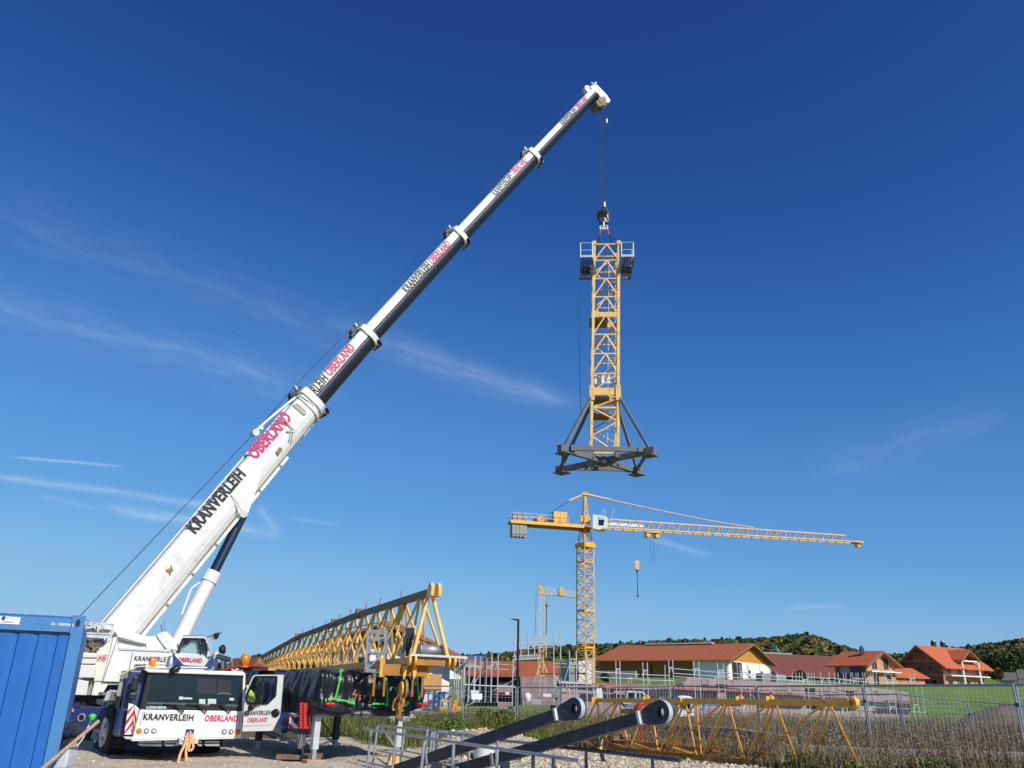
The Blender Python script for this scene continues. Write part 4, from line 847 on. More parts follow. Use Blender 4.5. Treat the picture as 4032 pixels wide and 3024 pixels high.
# ---------------------------------------------------------------- standing tower crane
KY = 100.
kc = P(2306, 2690, KY); kt = P(2302, 2150, KY).z; kb = -.2+1.2
tk = Thing('tower_crane', 'tall yellow tower crane with white cab and long jib pointing right', 'tower crane', V((kc.x, KY, kb)))
K = tk.part; kw = .74; kyaw = math.radians(38); ka = V((math.cos(kyaw), math.sin(kyaw), 0)); kb_ = V((-math.sin(kyaw), math.cos(kyaw), 0)); k0 = V((kc.x, KY, 0)); kx1 = P(2304, 2150, KY).x
def kcn(i, j, z): return V((kc.x+(kx1-kc.x)*(z-kb)/(kt-kb), KY, z))+ka*kw*i+kb_*kw*j
for i in (-1, 1):
    for j in (-1, 1): K('mast_chord', MB().beam(kcn(i, j, kb), kcn(i, j, kt), .14, .14), yellow)
for a, b in (((-1, -1), (1, -1)), ((1, -1), (1, 1)), ((1, 1), (-1, 1)), ((-1, 1), (-1, -1))):
    mb = MB(); lattice_face(mb, kcn(*a, kb), kcn(*a, kt), kcn(*b, kb), kcn(*b, kt), 20, .034, 'ZH', 0); K('mast_bracing', mb, yellow)
for py in (2550, 2405, 2215, 2100+42):
    z_ = P(2302, py, KY).z
    mb = MB()
    for a, b in (((-1, -1), (1, -1)), ((1, -1), (1, 1)), ((1, 1), (-1, 1)), ((-1, 1), (-1, -1))): mb.beam(kcn(*a, z_), kcn(*b, z_), .14, .2)
    K('mast_collar', mb, yellow)
K('climbing_cage', MB().beam(kcn(-1.15, -1.15, kt), kcn(1.15, -1.15, kt), .2, .5).beam(kcn(1.15, -1.15, kt), kcn(1.15, 1.15, kt), .2, .5).beam(kcn(-1.15, -1.15, kt), kcn(-1.15, 1.15, kt), .2, .5).beam(kcn(1.15, 1.15, kt), kcn(-1.15, 1.15, kt), .2, .5), yellow)
sz = P(2303, 2088, KY).z; kk = MB()
for i, j in ((-1, -1), (1, -1), (1, 1), (-1, 1)): kk.beam(kcn(i, j, kt), kcn(i*.55, j*.55, sz), .15).beam(kcn(i, j, kt), kcn(-i*.2, j*.5, sz), .09)
K('slewing_base', kk, yellow)
K('slewing_ring', MB().lathe(kcn(0, 0, sz-.2), UP, [(0, .6), (.35, .75), (.55, .75)], 20), rusty)
az = P(2305, 1945, KY).z; jz = P(2303, 2070, KY).z; kt_ = MB()
for i, j in ((-1, -1), (1, -1), (1, 1), (-1, 1)): kt_.beam(kcn(i*.55, j*.55, sz+.3), kcn(.06*i, .06*j, az), .13)
for k in range(7):
    t0, t1 = k/7, (k+1)/7; f = lambda t: .55*(1-t)+.06*t; zz_ = lambda t: sz+.3+(az-sz-.3)*t
    for a, b in (((-1, -1), (1, -1)), ((1, -1), (1, 1)), ((-1, -1), (-1, 1))): kt_.beam(kcn(a[0]*f(t0), a[1]*f(t0), zz_(t0)), kcn(b[0]*f(t1), b[1]*f(t1), zz_(t1)), .07)
K('tower_head', kt_, yellow2)
K('head_cap', MB().cube(kcn(0, 0, az), .7, .5, .4), yellow)
# jib with triangular section
jt = P(3375, 2128, 106.5); js = V((kcn(0, 0, 0).x+P(2390, 2070, KY).x-P(2304, 2070, KY).x, KY+.4, jz-.15)); jt.z = js.z
jd = (jt-js).normalized(); jn = V((jd.y, -jd.x, 0)); JL = (jt-js).length; jh = 1.15
bl0 = [js+jn*.6, js-jn*.6]; tp0 = js+UP*jh
K('jib_chord', MB().beam(js+jn*.6, jt+jn*.6-UP*0, .13), yellow2); K('jib_chord', MB().beam(js-jn*.6, jt-jn*.6, .13), yellow2); K('jib_chord', MB().beam(tp0, jt+UP*jh*.75-jd*1.6, .14), yellow2)
for sgn in (1, -1):
    mb = MB(); nb = 26
    for k in range(nb):
        a = js.lerp(jt, k/nb)+jn*.6*sgn; c_ = js.lerp(jt, (k+1)/nb)+jn*.6*sgn; m_ = js.lerp(jt, (k+.5)/nb)+UP*(jh*(1-.25*k/nb)); 
        if k < nb-1: mb.beam(a, m_, .055).beam(m_, c_, .055)
    K('jib_bracing', mb, yellow2)
mb = MB()
for k in range(26): a = js.lerp(jt, k/26); mb.beam(a+jn*.6, js.lerp(jt, (k+1)/26)-jn*.6, .05)
K('jib_bracing', mb, rusty)
K('jib_tip', MB().cube(jt, 1.2, 1.0, .3).tube(jt-UP*.3-jn*.3, jt-UP*.3+jn*.3, .3, 12), yellow)
K('jib_sign', MB().box(js+jd*2.8+UP*.62-jn*.25, jd*2.3, jn*.01, UP*.2), printw)
# counter jib
cj = V((P(2006, 2055, 97.6).x, 97.6, jz-.25)); cs = kcn(0, 0, jz-.25); cdv = (cj-cs).normalized(); cnn = V((-cdv.y, cdv.x, 0)); cnn = cnn if cnn.y < 0 else -cnn; CL = (cj-cs).length
K('counter_jib', MB().beam(cs+cnn*.7, cj+cnn*.7, .16, .4).beam(cs-cnn*.7, cj-cnn*.7, .16, .4).beam(cs, cj, 1.2, .06), yellow)
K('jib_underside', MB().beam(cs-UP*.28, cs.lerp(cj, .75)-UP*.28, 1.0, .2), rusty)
rl = MB(); 
for z_ in (.6, 1.1): rl.tube(cs.lerp(cj, .25)+cnn*.75+UP*z_, cj+cnn*.75+UP*z_, .03, 4).tube(cs.lerp(cj, .25)-cnn*.75+UP*z_, cj-cnn*.75+UP*z_, .03, 4).tube(cj+cnn*.75+UP*z_, cj-cnn*.75+UP*z_, .03, 4)
for k in range(9): p = cs.lerp(cj, .25+.75*k/8); rl.tube(p+cnn*.75, p+cnn*.75+UP*1.1, .03, 4)
K('jib_railing', rl, galvw)
for k in range(4):
    p = cj-cdv*(.45+k*.46); K('counterweight', MB().box(p-UP*.75, cdv*.21, cnn*.55, UP*.85).tube(p-UP*1.6-cnn*.55, p-UP*1.6+cnn*.55, .21, 12), concrete)
for k in range(3): p = cj-cdv*(.6+k*.6); K('counterweight', MB().box(p+UP*.65, cdv*.28, cnn*.5, UP*.42), concrete)
K('hoist_winch', MB().tube(cs.lerp(cj, .62)+UP*.6-cnn*.4, cs.lerp(cj, .62)+UP*.6+cnn*.4, .35, 14).cube(cs.lerp(cj, .58)+UP*.7, 1.0, .7, .7), yellow)
K('winch_motor', MB().cube(cs.lerp(cj, .5)+UP*.45, .9, .6, .4), dgrey); K('gearbox', MB().cube(cs.lerp(cj, .68)+UP*.4, .5, .5, .4), dgrey)
for t in (.30, .39): K('switch_cabinet', MB().box(cs.lerp(cj, t)+UP*.95, cdv*-.5*.85, cnn*.45, UP*.72), yellow)
cbp = lambda x, y, yy=KY-1.6: P(*Q4(x, y), yy)
oc2 = K('crane_cab', MB().prism([cbp(*q) for q in ((1060, 345), (1208, 365), (1190, 495), (1130, 515), (1058, 500))], V((.5, 1.7, 0))), white, bevel=.05)
K('cab_window', MB().prism([cbp(*q, KY-1.64) for q in ((1125, 368), (1192, 372), (1180, 468), (1125, 462))], V((.01, .04, 0))), glass, parent=oc2)
K('window_blind', MB().prism([cbp(*q, KY-1.67) for q in ((1125, 368), (1192, 372), (1188, 405), (1125, 402))], V((.01, .02, 0))), mat('pale_blind', (.5, .62, .58)), parent=oc2)
K('cab_roof_rack', MB().path([cbp(*q) for q in ((1165, 350), (1165, 295), (1198, 292), (1202, 355))], .04).path([cbp(*q) for q in ((1165, 320), (1200, 320))], .04), galvw)
K('access_platform', MB().beam(kcn(-.9, -.9, jz-.3), P(2380, 2085, KY-1), 1.2, .12).cube(kcn(0, 0, jz+.8), 1.2, .7, .8), yellow)
K('aerial_mast', MB().tube(P(2404, 2050, KY), P(2417, 2003, KY), .05, 5), galvw)
# tie bars
kapex = kcn(0, 0, az); m1 = P(2395, 1966, KY+.6); m2 = js.lerp(jt, .58)+UP*jh
K('tie_bar', MB().tube(kapex, m1, .13, 6).lathe(m1-UP*.0, (1, 0, -.2), [(-.2, .15), (.2, .15)], 8), yellow2)
pts = [m1, m1.lerp(m2, .35)-UP*.15, m1.lerp(m2, .65)-UP*.2, m2]; K('tie_bar', MB().path(pts, .065, 6), yellow2)
n1 = P(2240, 1972, KY-.4); n2 = cs.lerp(cj, .62)+UP*.4
K('tie_bar', MB().tube(kapex, n1, .13, 6), yellow2); K('tie_rope', MB().tube(n1, n2+cnn*.5, .035, 4).tube(n1, n2-cnn*.5, .035, 4), rope)
# trolley, hook
tq = js.lerp(jt, .175); K('trolley', MB().cube(tq-UP*.25, 1.6, 1.3, .25, .1).tube(tq-UP*.65-jn*.5+jd*.6, tq-UP*.65+jn*.5+jd*.6, .28, 10).tube(tq-UP*.65-jn*.5-jd*.6, tq-UP*.65+jn*.5-jd*.6, .28, 10), yellow)
hb = V((tq.x, tq.y, P(2508, 2225, tq.y).z)); K('hoist_rope', MB().tube(tq-UP*.6+jd*.2, hb+UP*.4+jd*.2, .012, 4).tube(tq-UP*.6-jd*.2, hb+UP*.4-jd*.2, .012, 4), rope)
hb.x = P(2508, 2225, tq.y).x
tb2 = Thing('hook_block', 'small yellow hook block with a long dark chain under the standing tower crane jib', 'hook block', hb)
tb2.part('sheave_housing', MB().prism([hb+V((x*.3, -.2, z*.55)) for x, z in ((-1, .6), (-.6, 1), (.6, 1), (1, .6), (.7, -.8), (.3, -1), (-.3, -1), (-.9, -.6))], V((0, .4, 0))), yellow2)
tb2.part('hook', MB().tube(hb-UP*.5, hb-UP*.9, .12, 8), dgrey); tb2.part('chain', MB().path([hb-UP*.9, V((P(2510, 2300, tq.y).x, tq.y, P(2510, 2300, tq.y).z)), P(2511, 2348, tq.y)], .05, 6).cube(P(2511, 2348, tq.y), .2, .2, .25), dgrey)
# base of the crane: pale container column
# ---------------------------------------------------------------- small crane behind
QY = 170.; qx = lambda px, py: P(px, py, QY)
t3 = Thing('tower_crane', 'small grey and yellow self erecting crane behind the tall tower crane', 'tower crane', qx(2132, 2665))
Q = t3.part; z0 = qx(2132, 2665).z; z1 = qx(2135, 2335).z
def qc(i, j, z): x = qx(2130+(5 if z > z0+5 else 0)*(z-z0)/(z1-z0), 2500).x; return V((x, QY, z))+V((.5*i, .5*j, 0))
zm = qx(2133, 2540).z
for nm_, za, zb2, m_ in (('lower_mast', z0, zm, yellow), ('upper_mast', zm, z1, smallcrane)):
    mb = MB()
    for i, j in ((-1, -1), (1, -1), (1, 1), (-1, 1)): mb.beam(qc(i, j, za), qc(i, j, zb2), .14)
    lattice_face(mb, qc(-1, -1, za), qc(-1, -1, zb2), qc(1, -1, za), qc(1, -1, zb2), 8 if m_ is yellow else 14, .05, 'Z'); lattice_face(mb, qc(1, 1, za), qc(1, 1, zb2), qc(1, -1, za), qc(1, -1, zb2), 8 if m_ is yellow else 14, .05, 'Z', 1)
    Q(nm_, mb, m_)
Q('mast_head', MB().prism([qx(*Q4(*q)) for q in ((452, 1112), (520, 1135), (535, 1185), (535, 1215), (480, 1215), (490, 1165))], V((0, 1, 0))), yellow)
q1 = qx(2150, 2338); q2 = qx(2275, 2352); q2 = q1+(q2-q1)*1.05
mb = MB().beam(q1-UP*.0, q2-UP*0, .16).beam(q1+UP*1.2, q2+UP*.9, .14).beam(q1+V((0, 1, 0)), q2+V((0, 1, 0)), .16); lattice_face(mb, q1, q2, q1+UP*1.2, q2+UP*.9, 18, .05, 'Z'); Q('jib', mb, smallcrane)
Q('jib_joint', MB().cube(qx(2210, 2330), .8, 1.2, 1.6), yellow)
Q('hoist_rope', MB().tube(qx(2153, 2342), qx(2152, 2380), .03, 4).tube(qx(2112, 2325), qx(2106, 2530), .04, 4), rope)
Q('guy_strut', MB().beam(qx(2130, 2600), qx(2105, 2700), .2).beam(qx(2136, 2600), qx(2155, 2650), .2), galvw)
hb = qx(2152, 2384); tb4 = Thing('hook_block', 'tiny brown hook block with dark chain on the small crane behind', 'hook block', hb)
tb4.part('sheave_housing', MB().lathe(hb-UP*.3, UP, [(0, .15), (.3, .45), (.7, .4), (.8, .2)], 8), rusty); tb4.part('chain', MB().tube(hb, qx(2150, 2500), .10, 6), rope)
# ---------------------------------------------------------------- blue container
CU = V((.902, .431, 0)).normalized(); CN = V((.431, -.902, 0)).normalized(); CC = V((-6.6, 13.3, 0))
def CPt(x, y, off=0.): return PP(x, y, CC+CN*off, CN)
cr_top = CPt(339, 2427); cr_bot = CPt(221, 3024); W_ = 2.44; 
tz_ = cr_top.z; base = V((cr_top.x, cr_top.y, -.12))
ct_ = Thing('shipping_container', 'blue steel container with serial number cut off by the left edge', 'container', base-CU*1.2-CN*3)
B = ct_.part; cx = lambda a, z, d=0.: base-CU*a+UP*(z-base.z)-CN*d
cor = MB(); n_ = 0; ring = []; per = .28; a = .16
while a < W_-.16:
    for da, dd in ((0, .0), (.16, .0), (.185, .028), (.170, .028)): ring.append((a+da, dd))
    a += .27
r0 = [cx(x, .02, .05+d) for x, d in ring]; r1_ = [cx(x, tz_-.27, .05+d) for x, d in ring]
cor.loft([r0, r1_], sm=False, cap=False, close=False); B('corrugated_panel', cor, cblue)
B('corner_post', MB().prism([cx(0, 0), cx(.17, 0), cx(.17, tz_-.26), cx(0, tz_-.26)], -CN*.17), clblue)
B('corner_post', MB().prism([cx(W_, 0), cx(W_-.17, 0), cx(W_-.17, tz_-.26), cx(W_, tz_-.26)], -CN*.17), clblue)
B('top_rail', MB().prism([cx(.18, tz_-.25, .0), cx(W_-.18, tz_-.25, .0), cx(W_-.18, tz_-.045, .0), cx(.18, tz_-.045, .0)], -CN*.1), clblue)
B('roof', MB().box(cx(W_/2, tz_-.03, 3.03), CU*W_/2*.97, CN*2.95, UP*.02), cblue)
for a in (.0, W_-.19): 
    B('corner_casting', MB().prism([cx(a, tz_-.26), cx(a+.19, tz_-.26), cx(a+.19, tz_+.01), cx(a, tz_+.01)], -CN*.18), clblue)
    B('casting_hole', MB().prism([cx(a+.095+.035*math.cos(t), tz_-.11+.06*math.sin(t), -.003) for t in np.linspace(0, 2*math.pi, 13)[:-1]], -CN*.004), black)
B('side_wall', MB().box(cx(.06, (tz_)/2, 3.1), CU*.03, CN*2.9, UP*(tz_/2-.05)), cblue)
B('side_wall', MB().box(cx(W_-.06, (tz_)/2, 3.1), CU*.03, CN*2.9, UP*(tz_/2-.05)), cblue)
B('seam_shadow_gap', MB().prism([cx(.18, tz_-.275, .02), cx(W_-.18, tz_-.275, .02), cx(W_-.18, tz_-.255, .02), cx(.18, tz_-.255, .02)], -CN*.02), black)
def clet(txt, a, b, h, m_, bold=.02):
    p0 = CPt(*a, .006); p1 = CPt(*b, .006); B('lettering', text_mb(txt, p0, p1, CPt(a[0]+1, a[1]-h, .006)-p0, bold, .0, .002, CN), m_)
clet('01 108958 2', (202, 2462), (290, 2467), 11, printw)
B('name_plate', MB().prism([CPt(*q, .008) for q in ((-60, 2421), (82, 2431), (75, 2459), (-60, 2452))], -CN*.006), printw)
B('plate_logo', MB().lathe(CPt(14, 2434, .01), CN, [(0, .03), (.003, .03)], 16), printb); clet('CONTAINER', (24, 2438), (73, 2440), 7, printb, .03)
for a, b in (((8, 2445), (50, 2447)), ((2, 2449), (62, 2452))): B('fine_print', MB().beam(CPt(*a, .01), CPt(*b, .01), .006, .004, up=CN), basegrey)
for x in (40, 102):
    p = PP(x, 2420, CC-CN*.5, CN); single('steel_post', ('left' if x == 40 else 'right')+' one of two thin galvanised posts rising above the blue container roof', 'post', MB().beam(PP(x-2, 2440, CC-CN*.6, CN), PP(x+5, 2390, CC-CN*.6, CN), .035, .035), galv, group='posts on the container roof')
# things beside the container
single('wooden_pole', 'pale round wooden pole leaning across in front of the blue container corner', 'pole', MB().tube(P(150, 3040, 12.9), P(390, 2838, 13.3), .028, 10), wood)
single('white_sheet', 'white plastic sheet standing at the foot of the blue container', 'sheet', MB().prism([P(*T3(*q), 13.1) for q in ((0, 1300), (105, 1250), (95, 1450), (40, 1680), (-250, 1700))], V((-.1, .5, 0))), mat('grey_white_plastic', (.55, .57, .6), .5), bevel=.03)
single('plastic_crate', 'dark blue grey bin with jacket on top beside the container', 'bin', MB().prism([P(*T3(*q), 14.2) for q in ((0, 950), (140, 960), (120, 1230), (-120, 1300))], V((-.2, .6, 0))), dgrey, bevel=.03)
jm = MB(); 
for k in range(9): jm.lathe(P(*T3(40+k*26, 850+(k % 3)*40), 14.2+(k % 2)*.2), V((1, .2, (k % 3-1)*.3)), [(-.1, .03), (-.05, .09), (.08, .10), (.14, .03)], 8)
single('dark_jacket', 'crumpled dark jacket lying on the bin beside the container', 'jacket', jm, mat('navy_cloth', (.02, .025, .05), .9))
single('wire_cable', 'thin white cable lying on the gravel with a green plug', 'cable', MB().path([P(*T3(*q), 19.5) for q in ((575, 640), (500, 820), (400, 1050), (290, 1200), (230, 1290), (150, 1480))], .016), printw); single('cable_plug', 'small bright green plug on the end of the thin white cable', 'plug', MB().lathe(P(*T3(575, 655), 19.4), UP, [(-.04, .04), (.05, .09), (.09, .05)], 8), green)
single('bent_pipe', 'curved white plastic pipe on the ground beside the front crane wheel', 'pipe', MB().path([G(*T3(*q))+UP*(.25 if i == 0 else .1 if i == 1 else .03) for i, q in enumerate(((810, 940), (680, 1030), (590, 1160), (520, 1330), (450, 1480), (380, 1620)))], .022), printw)
pl = MB(); pl.beam(G(*T3(90, 1520))+UP*.03, G(*T3(860, 1470))+UP*.03, .3, .05); single('ground_plank', 'long plank half buried in the gravel left of the crane', 'plank', pl, woodd)
single('ground_plank', 'short plank on the ground under the left outrigger beam', 'plank', MB().beam(G(*T3(290, 1050))+UP*.1, G(*T3(600, 980))+UP*.1, .5, .1), wood)
pl = MB(); pl.beam(G(*R2(1200, 1350))+UP*.03, G(*R2(1640, 1395))+UP*.03, .25, .06); single('ground_plank', 'plank in the ruts right of the crane cab', 'plank', pl, woodd)
single('ground_plank', 'long dark plank in the ruts just in front of the outrigger foot', 'plank', MB().beam(G(*R2(1225, 1290))+UP*.02, G(*R2(1900, 1300))+UP*.02, .2, .06), woodd)
# ---------------------------------------------------------------- long jib lying behind the crane
jbase = V((-1.96, 21., 0)); jdir = V((-19, 47, 0)); JU = jdir.normalized(); JW = V((JU.y, -JU.x, 0))
def JP(t, s=0., z=0.): return jbase+jdir*t+JW*s+UP*z
jt = Thing('crane_jib', 'long yellow lattice crane jib lying raised behind the crane and black wrapped load', 'crane jib', JP(.3, 0, 2.4))
J = jt.part; HWJ = .46
TOPS = [(0., PP(1705, 2330, JP(0), JW).z), (.1636, PP(1420, 2418, JP(0), JW).z), (.253, PP(1322, 2455, JP(0), JW).z), (.441, PP(1180, 2507, JP(0), JW).z), (.86, PP(1012, 2602, JP(0), JW).z)]
BOTS = [(0., PP(1705, 2603, JP(0), JW).z), (.86, PP(1000, 2664, JP(0), JW).z)]
ztop = lambda t: float(np.interp(t, [a for a, b in TOPS], [b for a, b in TOPS])); zbot = lambda t: float(np.interp(t, [a for a, b in BOTS], [b for a, b in BOTS]))
for a, b in zip(TOPS, TOPS[1:]): J('top_chord', MB().beam(JP(a[0], 0, a[1]), JP(b[0], 0, b[1]), .17, .17), rustdark)
for t in (.1636, .253, .441): J('chord_joint', MB().tube(JP(t, -.14, ztop(t)+.02), JP(t, .14, ztop(t)+.02), .17, 14), rustdark)
for t in (.06, .11, .15, .2, .24, .3, .36, .42): J('top_bracket', MB().beam(JP(t, .0, ztop(t)), JP(t, .05, ztop(t)+.33), .05, .03), rustdark)
for k, sgn in enumerate((-1, 1)): 
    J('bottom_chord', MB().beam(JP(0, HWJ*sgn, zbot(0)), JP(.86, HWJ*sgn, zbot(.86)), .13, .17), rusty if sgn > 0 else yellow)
ts = [0.]; dt = .033
while ts[-1] < .86: ts.append(ts[-1]+dt)
for sgn in (-1, 1):
    for g in range(0, len(ts)-1, 8):
        mb = MB(); 
        for k in range(g, min(g+8, len(ts)-1)):
            t0, t1 = ts[k], min(.86, ts[k+1]); tm = (t0+t1)/2
            bw = .052
            mb.beam(JP(t0, HWJ*sgn, zbot(t0)), JP(tm, .03*sgn, ztop(tm)-.05), bw).beam(JP(tm, .03*sgn, ztop(tm)-.05), JP(t1, HWJ*sgn, zbot(t1)), bw)
        J('lattice_bracing', mb, jibyel)
for sgn, m_ in ((-1, jibyel), (1, jibyel)): J('end_strut', MB().tube(JP(0, .05*sgn, ztop(0)-.05), JP(-.006, HWJ*sgn, zbot(0)+.05), .052, 8), m_)
mb = MB()
for k in range(len(ts)-1): t0, t1 = ts[k], min(.86, ts[k+1]); mb.beam(JP(t0, -HWJ, zbot(t0)), JP(t1, HWJ, zbot(t1)), .07)
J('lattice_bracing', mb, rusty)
for s_ in (-.13, .06): J('end_lug', MB().prism([JP(-.006, s_, ztop(0)+.0)+JU*x+UP*z for x, z in ((-.18, -.12), (-.2, .08), (-.1, .2), (.08, .19), (.2, .04), (.16, -.13))], JW*.08), jibyel)
J('gusset_plate', MB().prism([JP(.045, 0, ztop(.045)-.1), JP(.062, 0, ztop(.062)-.1), JP(.062, -.05, ztop(.06)-.65), JP(.05, -.03, ztop(.05)-.5)], JW*.03), yellow)
# winch and end frame
we = JP(-.006, 0, zbot(0))
J('end_beam', MB().beam(we-JW*.56, we+JW*.56, .16, .2), rusty)
for s_ in (-.56, -.42, .44, .58): J('end_lug', MB().tube(we+JW*s_-JU*.1-JW*.025, we+JW*s_-JU*.1+JW*.025, .13, 14), yellow)
J('winch_drum', MB().lathe(we+JU*.25-JW*.22+UP*.27, JW, [(0, .16), (.03, .16), (.04, .12), (.58, .12), (.59, .16), (.63, .16)], 24), galv)
J('winch_motor', MB().cube(we+JU*.5-JW*.42+UP*.66, .2, .2, .26).tube(we+JU*.5-JW*.42+UP*.12, we+JU*.5-JW*.42+UP*.56, .08, 12).cube(we+JU*.5-JW*.55+UP*.38, .06, .12, .4), dgrey)
J('winch_guard', MB().beam(we-JU*.15-JW*.56+UP*.13, we-JU*.15+JW*.9+UP*.11, .04, .05), galvw)
J('winch_rope', MB().path([JP(.0, .1, zbot(0)+.42), JP(.12, .1, zbot(0)+1.3), JP(.3, .0, ztop(.3)-.2)], .014, 4), rope)
# cross beam, trolley with pulley
tr_ = JP(.0, -.55, zbot(0)-.22)-JU*.1
J('trolley_frame', MB().beam(tr_-JW*.56, tr_+JW*.54, .14, .26), rusty)
for s_ in (-.58, .56): J('trolley_post', MB().beam(tr_+JW*s_-UP*.17, tr_+JW*s_+UP*.26, .09, .11), yellow)
for s_ in (-.05, .2): J('trolley_plate', MB().prism([tr_+JW*s_-JU*.12+JW*x+UP*z for x, z in ((-.07, .10), (.07, .10), (.03, -.12), (-.02, -.22))], JU*.03), yellow)
for s_ in (-.75, -.5, .2, .45): J('hanging_bar', MB().beam(tr_+JW*s_-UP*.1, tr_+JW*s_-UP*.6, .05), rusty)
J('rope_pulley', MB().tube(tr_-UP*.42-JW*.02, tr_-UP*.42+JW*.04, .22, 20), rustdark)
J('rope_pulley', MB().tube(tr_-UP*.42-JW*.10, tr_-UP*.42-JW*.06, .17, 20), yellow)
# cage platform at the jib side
cg = MB(); c1 = P(1470, 2640, 20.9); fz = P(1470, 2642, 20.9).z; tzz = P(1470, 2487, 20.9).z; A4 = [P(1440, 2642, 20.6), P(1510, 2642, 20.6), P(1517, 2642, 21.5), P(1448, 2642, 21.5)]
lv = lambda p, z: V((p.x, p.y, z)); A4 = [lv(p, fz) for p in A4]
for k in range(4):
    p, q = A4[k], A4[(k+1) % 4]; cg.beam(p, lv(p, tzz), .05)
    for z_ in (fz, fz+.42, (fz+tzz)/2+.3, tzz): cg.beam(lv(p, z_), lv(q, z_), .045 if z_ > fz else .08)
cg.beam(lv(A4[0], fz), lv(A4[1], fz+.45), .04)
J('service_cage', cg, galv)
# heavy hook hanging in front of the load
hk2 = Thing('load_hook', 'rusty brown jib hook assembly hanging in front of the black wrapped load', 'hook', P(1575, 2700, 21.2))
h2 = lambda x, y, o=0.: P(*T2(x, y), 21.2+o)
hk2.part('hook_plate', MB().prism([h2(*q) for q in ((1590, 345), (1640, 330), (1675, 370), (1680, 480), (1660, 640), (1600, 700), (1545, 640), (1550, 470))], V((0, .16, 0))), rusty, bevel=.02)
hk2.part('hook_plate', MB().prism([h2(*q, .05) for q in ((1520, 700), (1680, 650), (1690, 760), (1620, 870), (1510, 870))], V((0, .2, 0))), rusty, bevel=.02)
hk2.part('shank', MB().prism([h2(*q, .02) for q in ((1515, 870), (1625, 870), (1605, 1040), (1510, 1040))], V((0, .12, 0))), rusty, bevel=.01)
hk2.part('latch_bar', MB().path([h2(1600, 500), h2(1545, 600), h2(1480, 690), h2(1455, 800), h2(1460, 860), h2(1490, 860)], .025, 6).path([h2(1680, 480), h2(1690, 600), h2(1650, 700)], .02), yellow)
hk2.part('pin', MB().tube(h2(1640, 365, -.05), h2(1640, 365, .2), .06, 10), yellow); hk2.part('rope_end', MB().tube(h2(1550, 1040), h2(1540, 1150), .035, 6).tube(h2(1620, 360, .1), h2(1650, 250, .1), .05), rope)
# ---------------------------------------------------------------- platform on legs with foil wrapped load
A0 = V((-4.42, 20.5, 0)); A1 = V((-2.45, 22.05, 0)); LU = (A1-A0).normalized(); LV = V((-LU.y, LU.x, 0)); LL = 7.4; LWd = (A1-A0).length
zd0 = PP(1290, 2790, A0, LV).z; 
pf = Thing('load_platform', 'dark steel loading platform standing on tall grey legs under the wrapped load', 'platform', A0+LU*LWd/2+LV*LL/2)
D = pf.part
D('deck_frame', MB().box(A0+LU*LWd/2+LV*LL/2+UP*(zd0-.08), LU*(LWd/2+.05), LV*LL/2, UP*.09), dgrey)
for a, v_ in ((.12, .25), (LWd-.12, .25), (.12, 3.6), (LWd-.12, 3.6), (.12, LL-.3), (LWd-.12, LL-.3)):
    p = A0+LU*a+LV*v_; m_ = galvw if v_ < 1 else dgrey
    lg = D('leg', MB().beam(p+UP*(.22), p+UP*(zd0-.15), .15, .15, up=LV), m_); D('leg_extension', MB().beam(p+UP*.0, p+UP*.24, .10, .10, up=LV), galv, parent=lg)
    D('leg_foot', MB().cube(p-UP*.0, .22, .22, .03), galv, parent=lg)
    if v_ < 4: D('leg_brace', MB().beam(p+UP*(zd0-.95), p+UP*(zd0-.15)+LU*(.55 if a > 1 else -.0)*-1+LV*.35, .05, .03), galv if v_ < 1 else dgrey)
D('type_plate', MB().box(A0+LU*1.15+UP*(zd0-.07)-LV*.01, LU*.28, LV*.005, UP*.045), basegrey)
tb_ = MB().cube(A0+LU*.12+LV*.25-UP*.10, .42, .35, .2, .6); single('timber_block', 'pale timber blocks under the near left platform leg', 'timber block', tb_, wood, bevel=.01)
single('timber_block', 'pale timber block under the near right platform leg', 'timber block', MB().cube(A0+LU*(LWd-.12)+LV*.25-UP*.10, .42, .35, .2, .6), wood, bevel=.01)
# foil: a lumpy box draped with folds
def foil(name, o, ux, uy, lx, ly, h, zb_, ov=.0, seed=1, fold=.05, nx=46, ny=90, nzz=16, label=''):
    r = np.random.default_rng(seed); ph = r.uniform(0, 6.28, 12)
    rings = []
    def pt(s, z):   # s along perimeter
        per = [(0, 0), (lx, 0), (lx, ly), (0, ly)]; tot = 2*(lx+ly); s %= tot
        if s < lx: x, y, nx_, ny_ = s, 0, 0, -1
        elif s < lx+ly: x, y, nx_, ny_ = lx, s-lx, 1, 0
        elif s < 2*lx+ly: x, y, nx_, ny_ = lx-(s-lx-ly), ly, 0, 1
        else: x, y, nx_, ny_ = 0, ly-(s-2*lx-ly), -1, 0
        t = z/h; f = fold*(1.0-.45*t)*(abs(math.sin(s*6.3+ph[0]+z*1.5))**.6*.9+.6*math.sin(s*13+ph[1]-z*2.2)+.45*math.sin(s*23+ph[2]+z*3)+.5*math.sin(s*2.3+z*4+ph[3])) - .12*t**3
        f += .03*math.sin(z*9+s*1.3+ph[4])
        return o+ux*(x+nx_*f)+uy*(y+ny_*f)+UP*(zb_+z+.05*math.sin(s*4+ph[5])*(1 if t < .1 else .4)), (x, y)
    tot = 2*(lx+ly); ns = 300
    for k in range(nzz+1):
        z = h*k/nzz; rings.append([pt(tot*i/ns, z)[0] for i in range(ns)])
    c = o+ux*lx/2+uy*ly/2+UP*(zb_+h+.04)
    for f in (.9, .6, .3, .02):
        rings.append([V((c.x+(p.x-c.x)*f, c.y+(p.y-c.y)*f, c.z+.05*math.sin(i*.3+f*9)*f)) for i, p in enumerate(rings[nzz])])
    mb = MB().loft(rings, sm=True, cap=False); return mb
ztopl = PP(1290, 2637, A0, LV).z
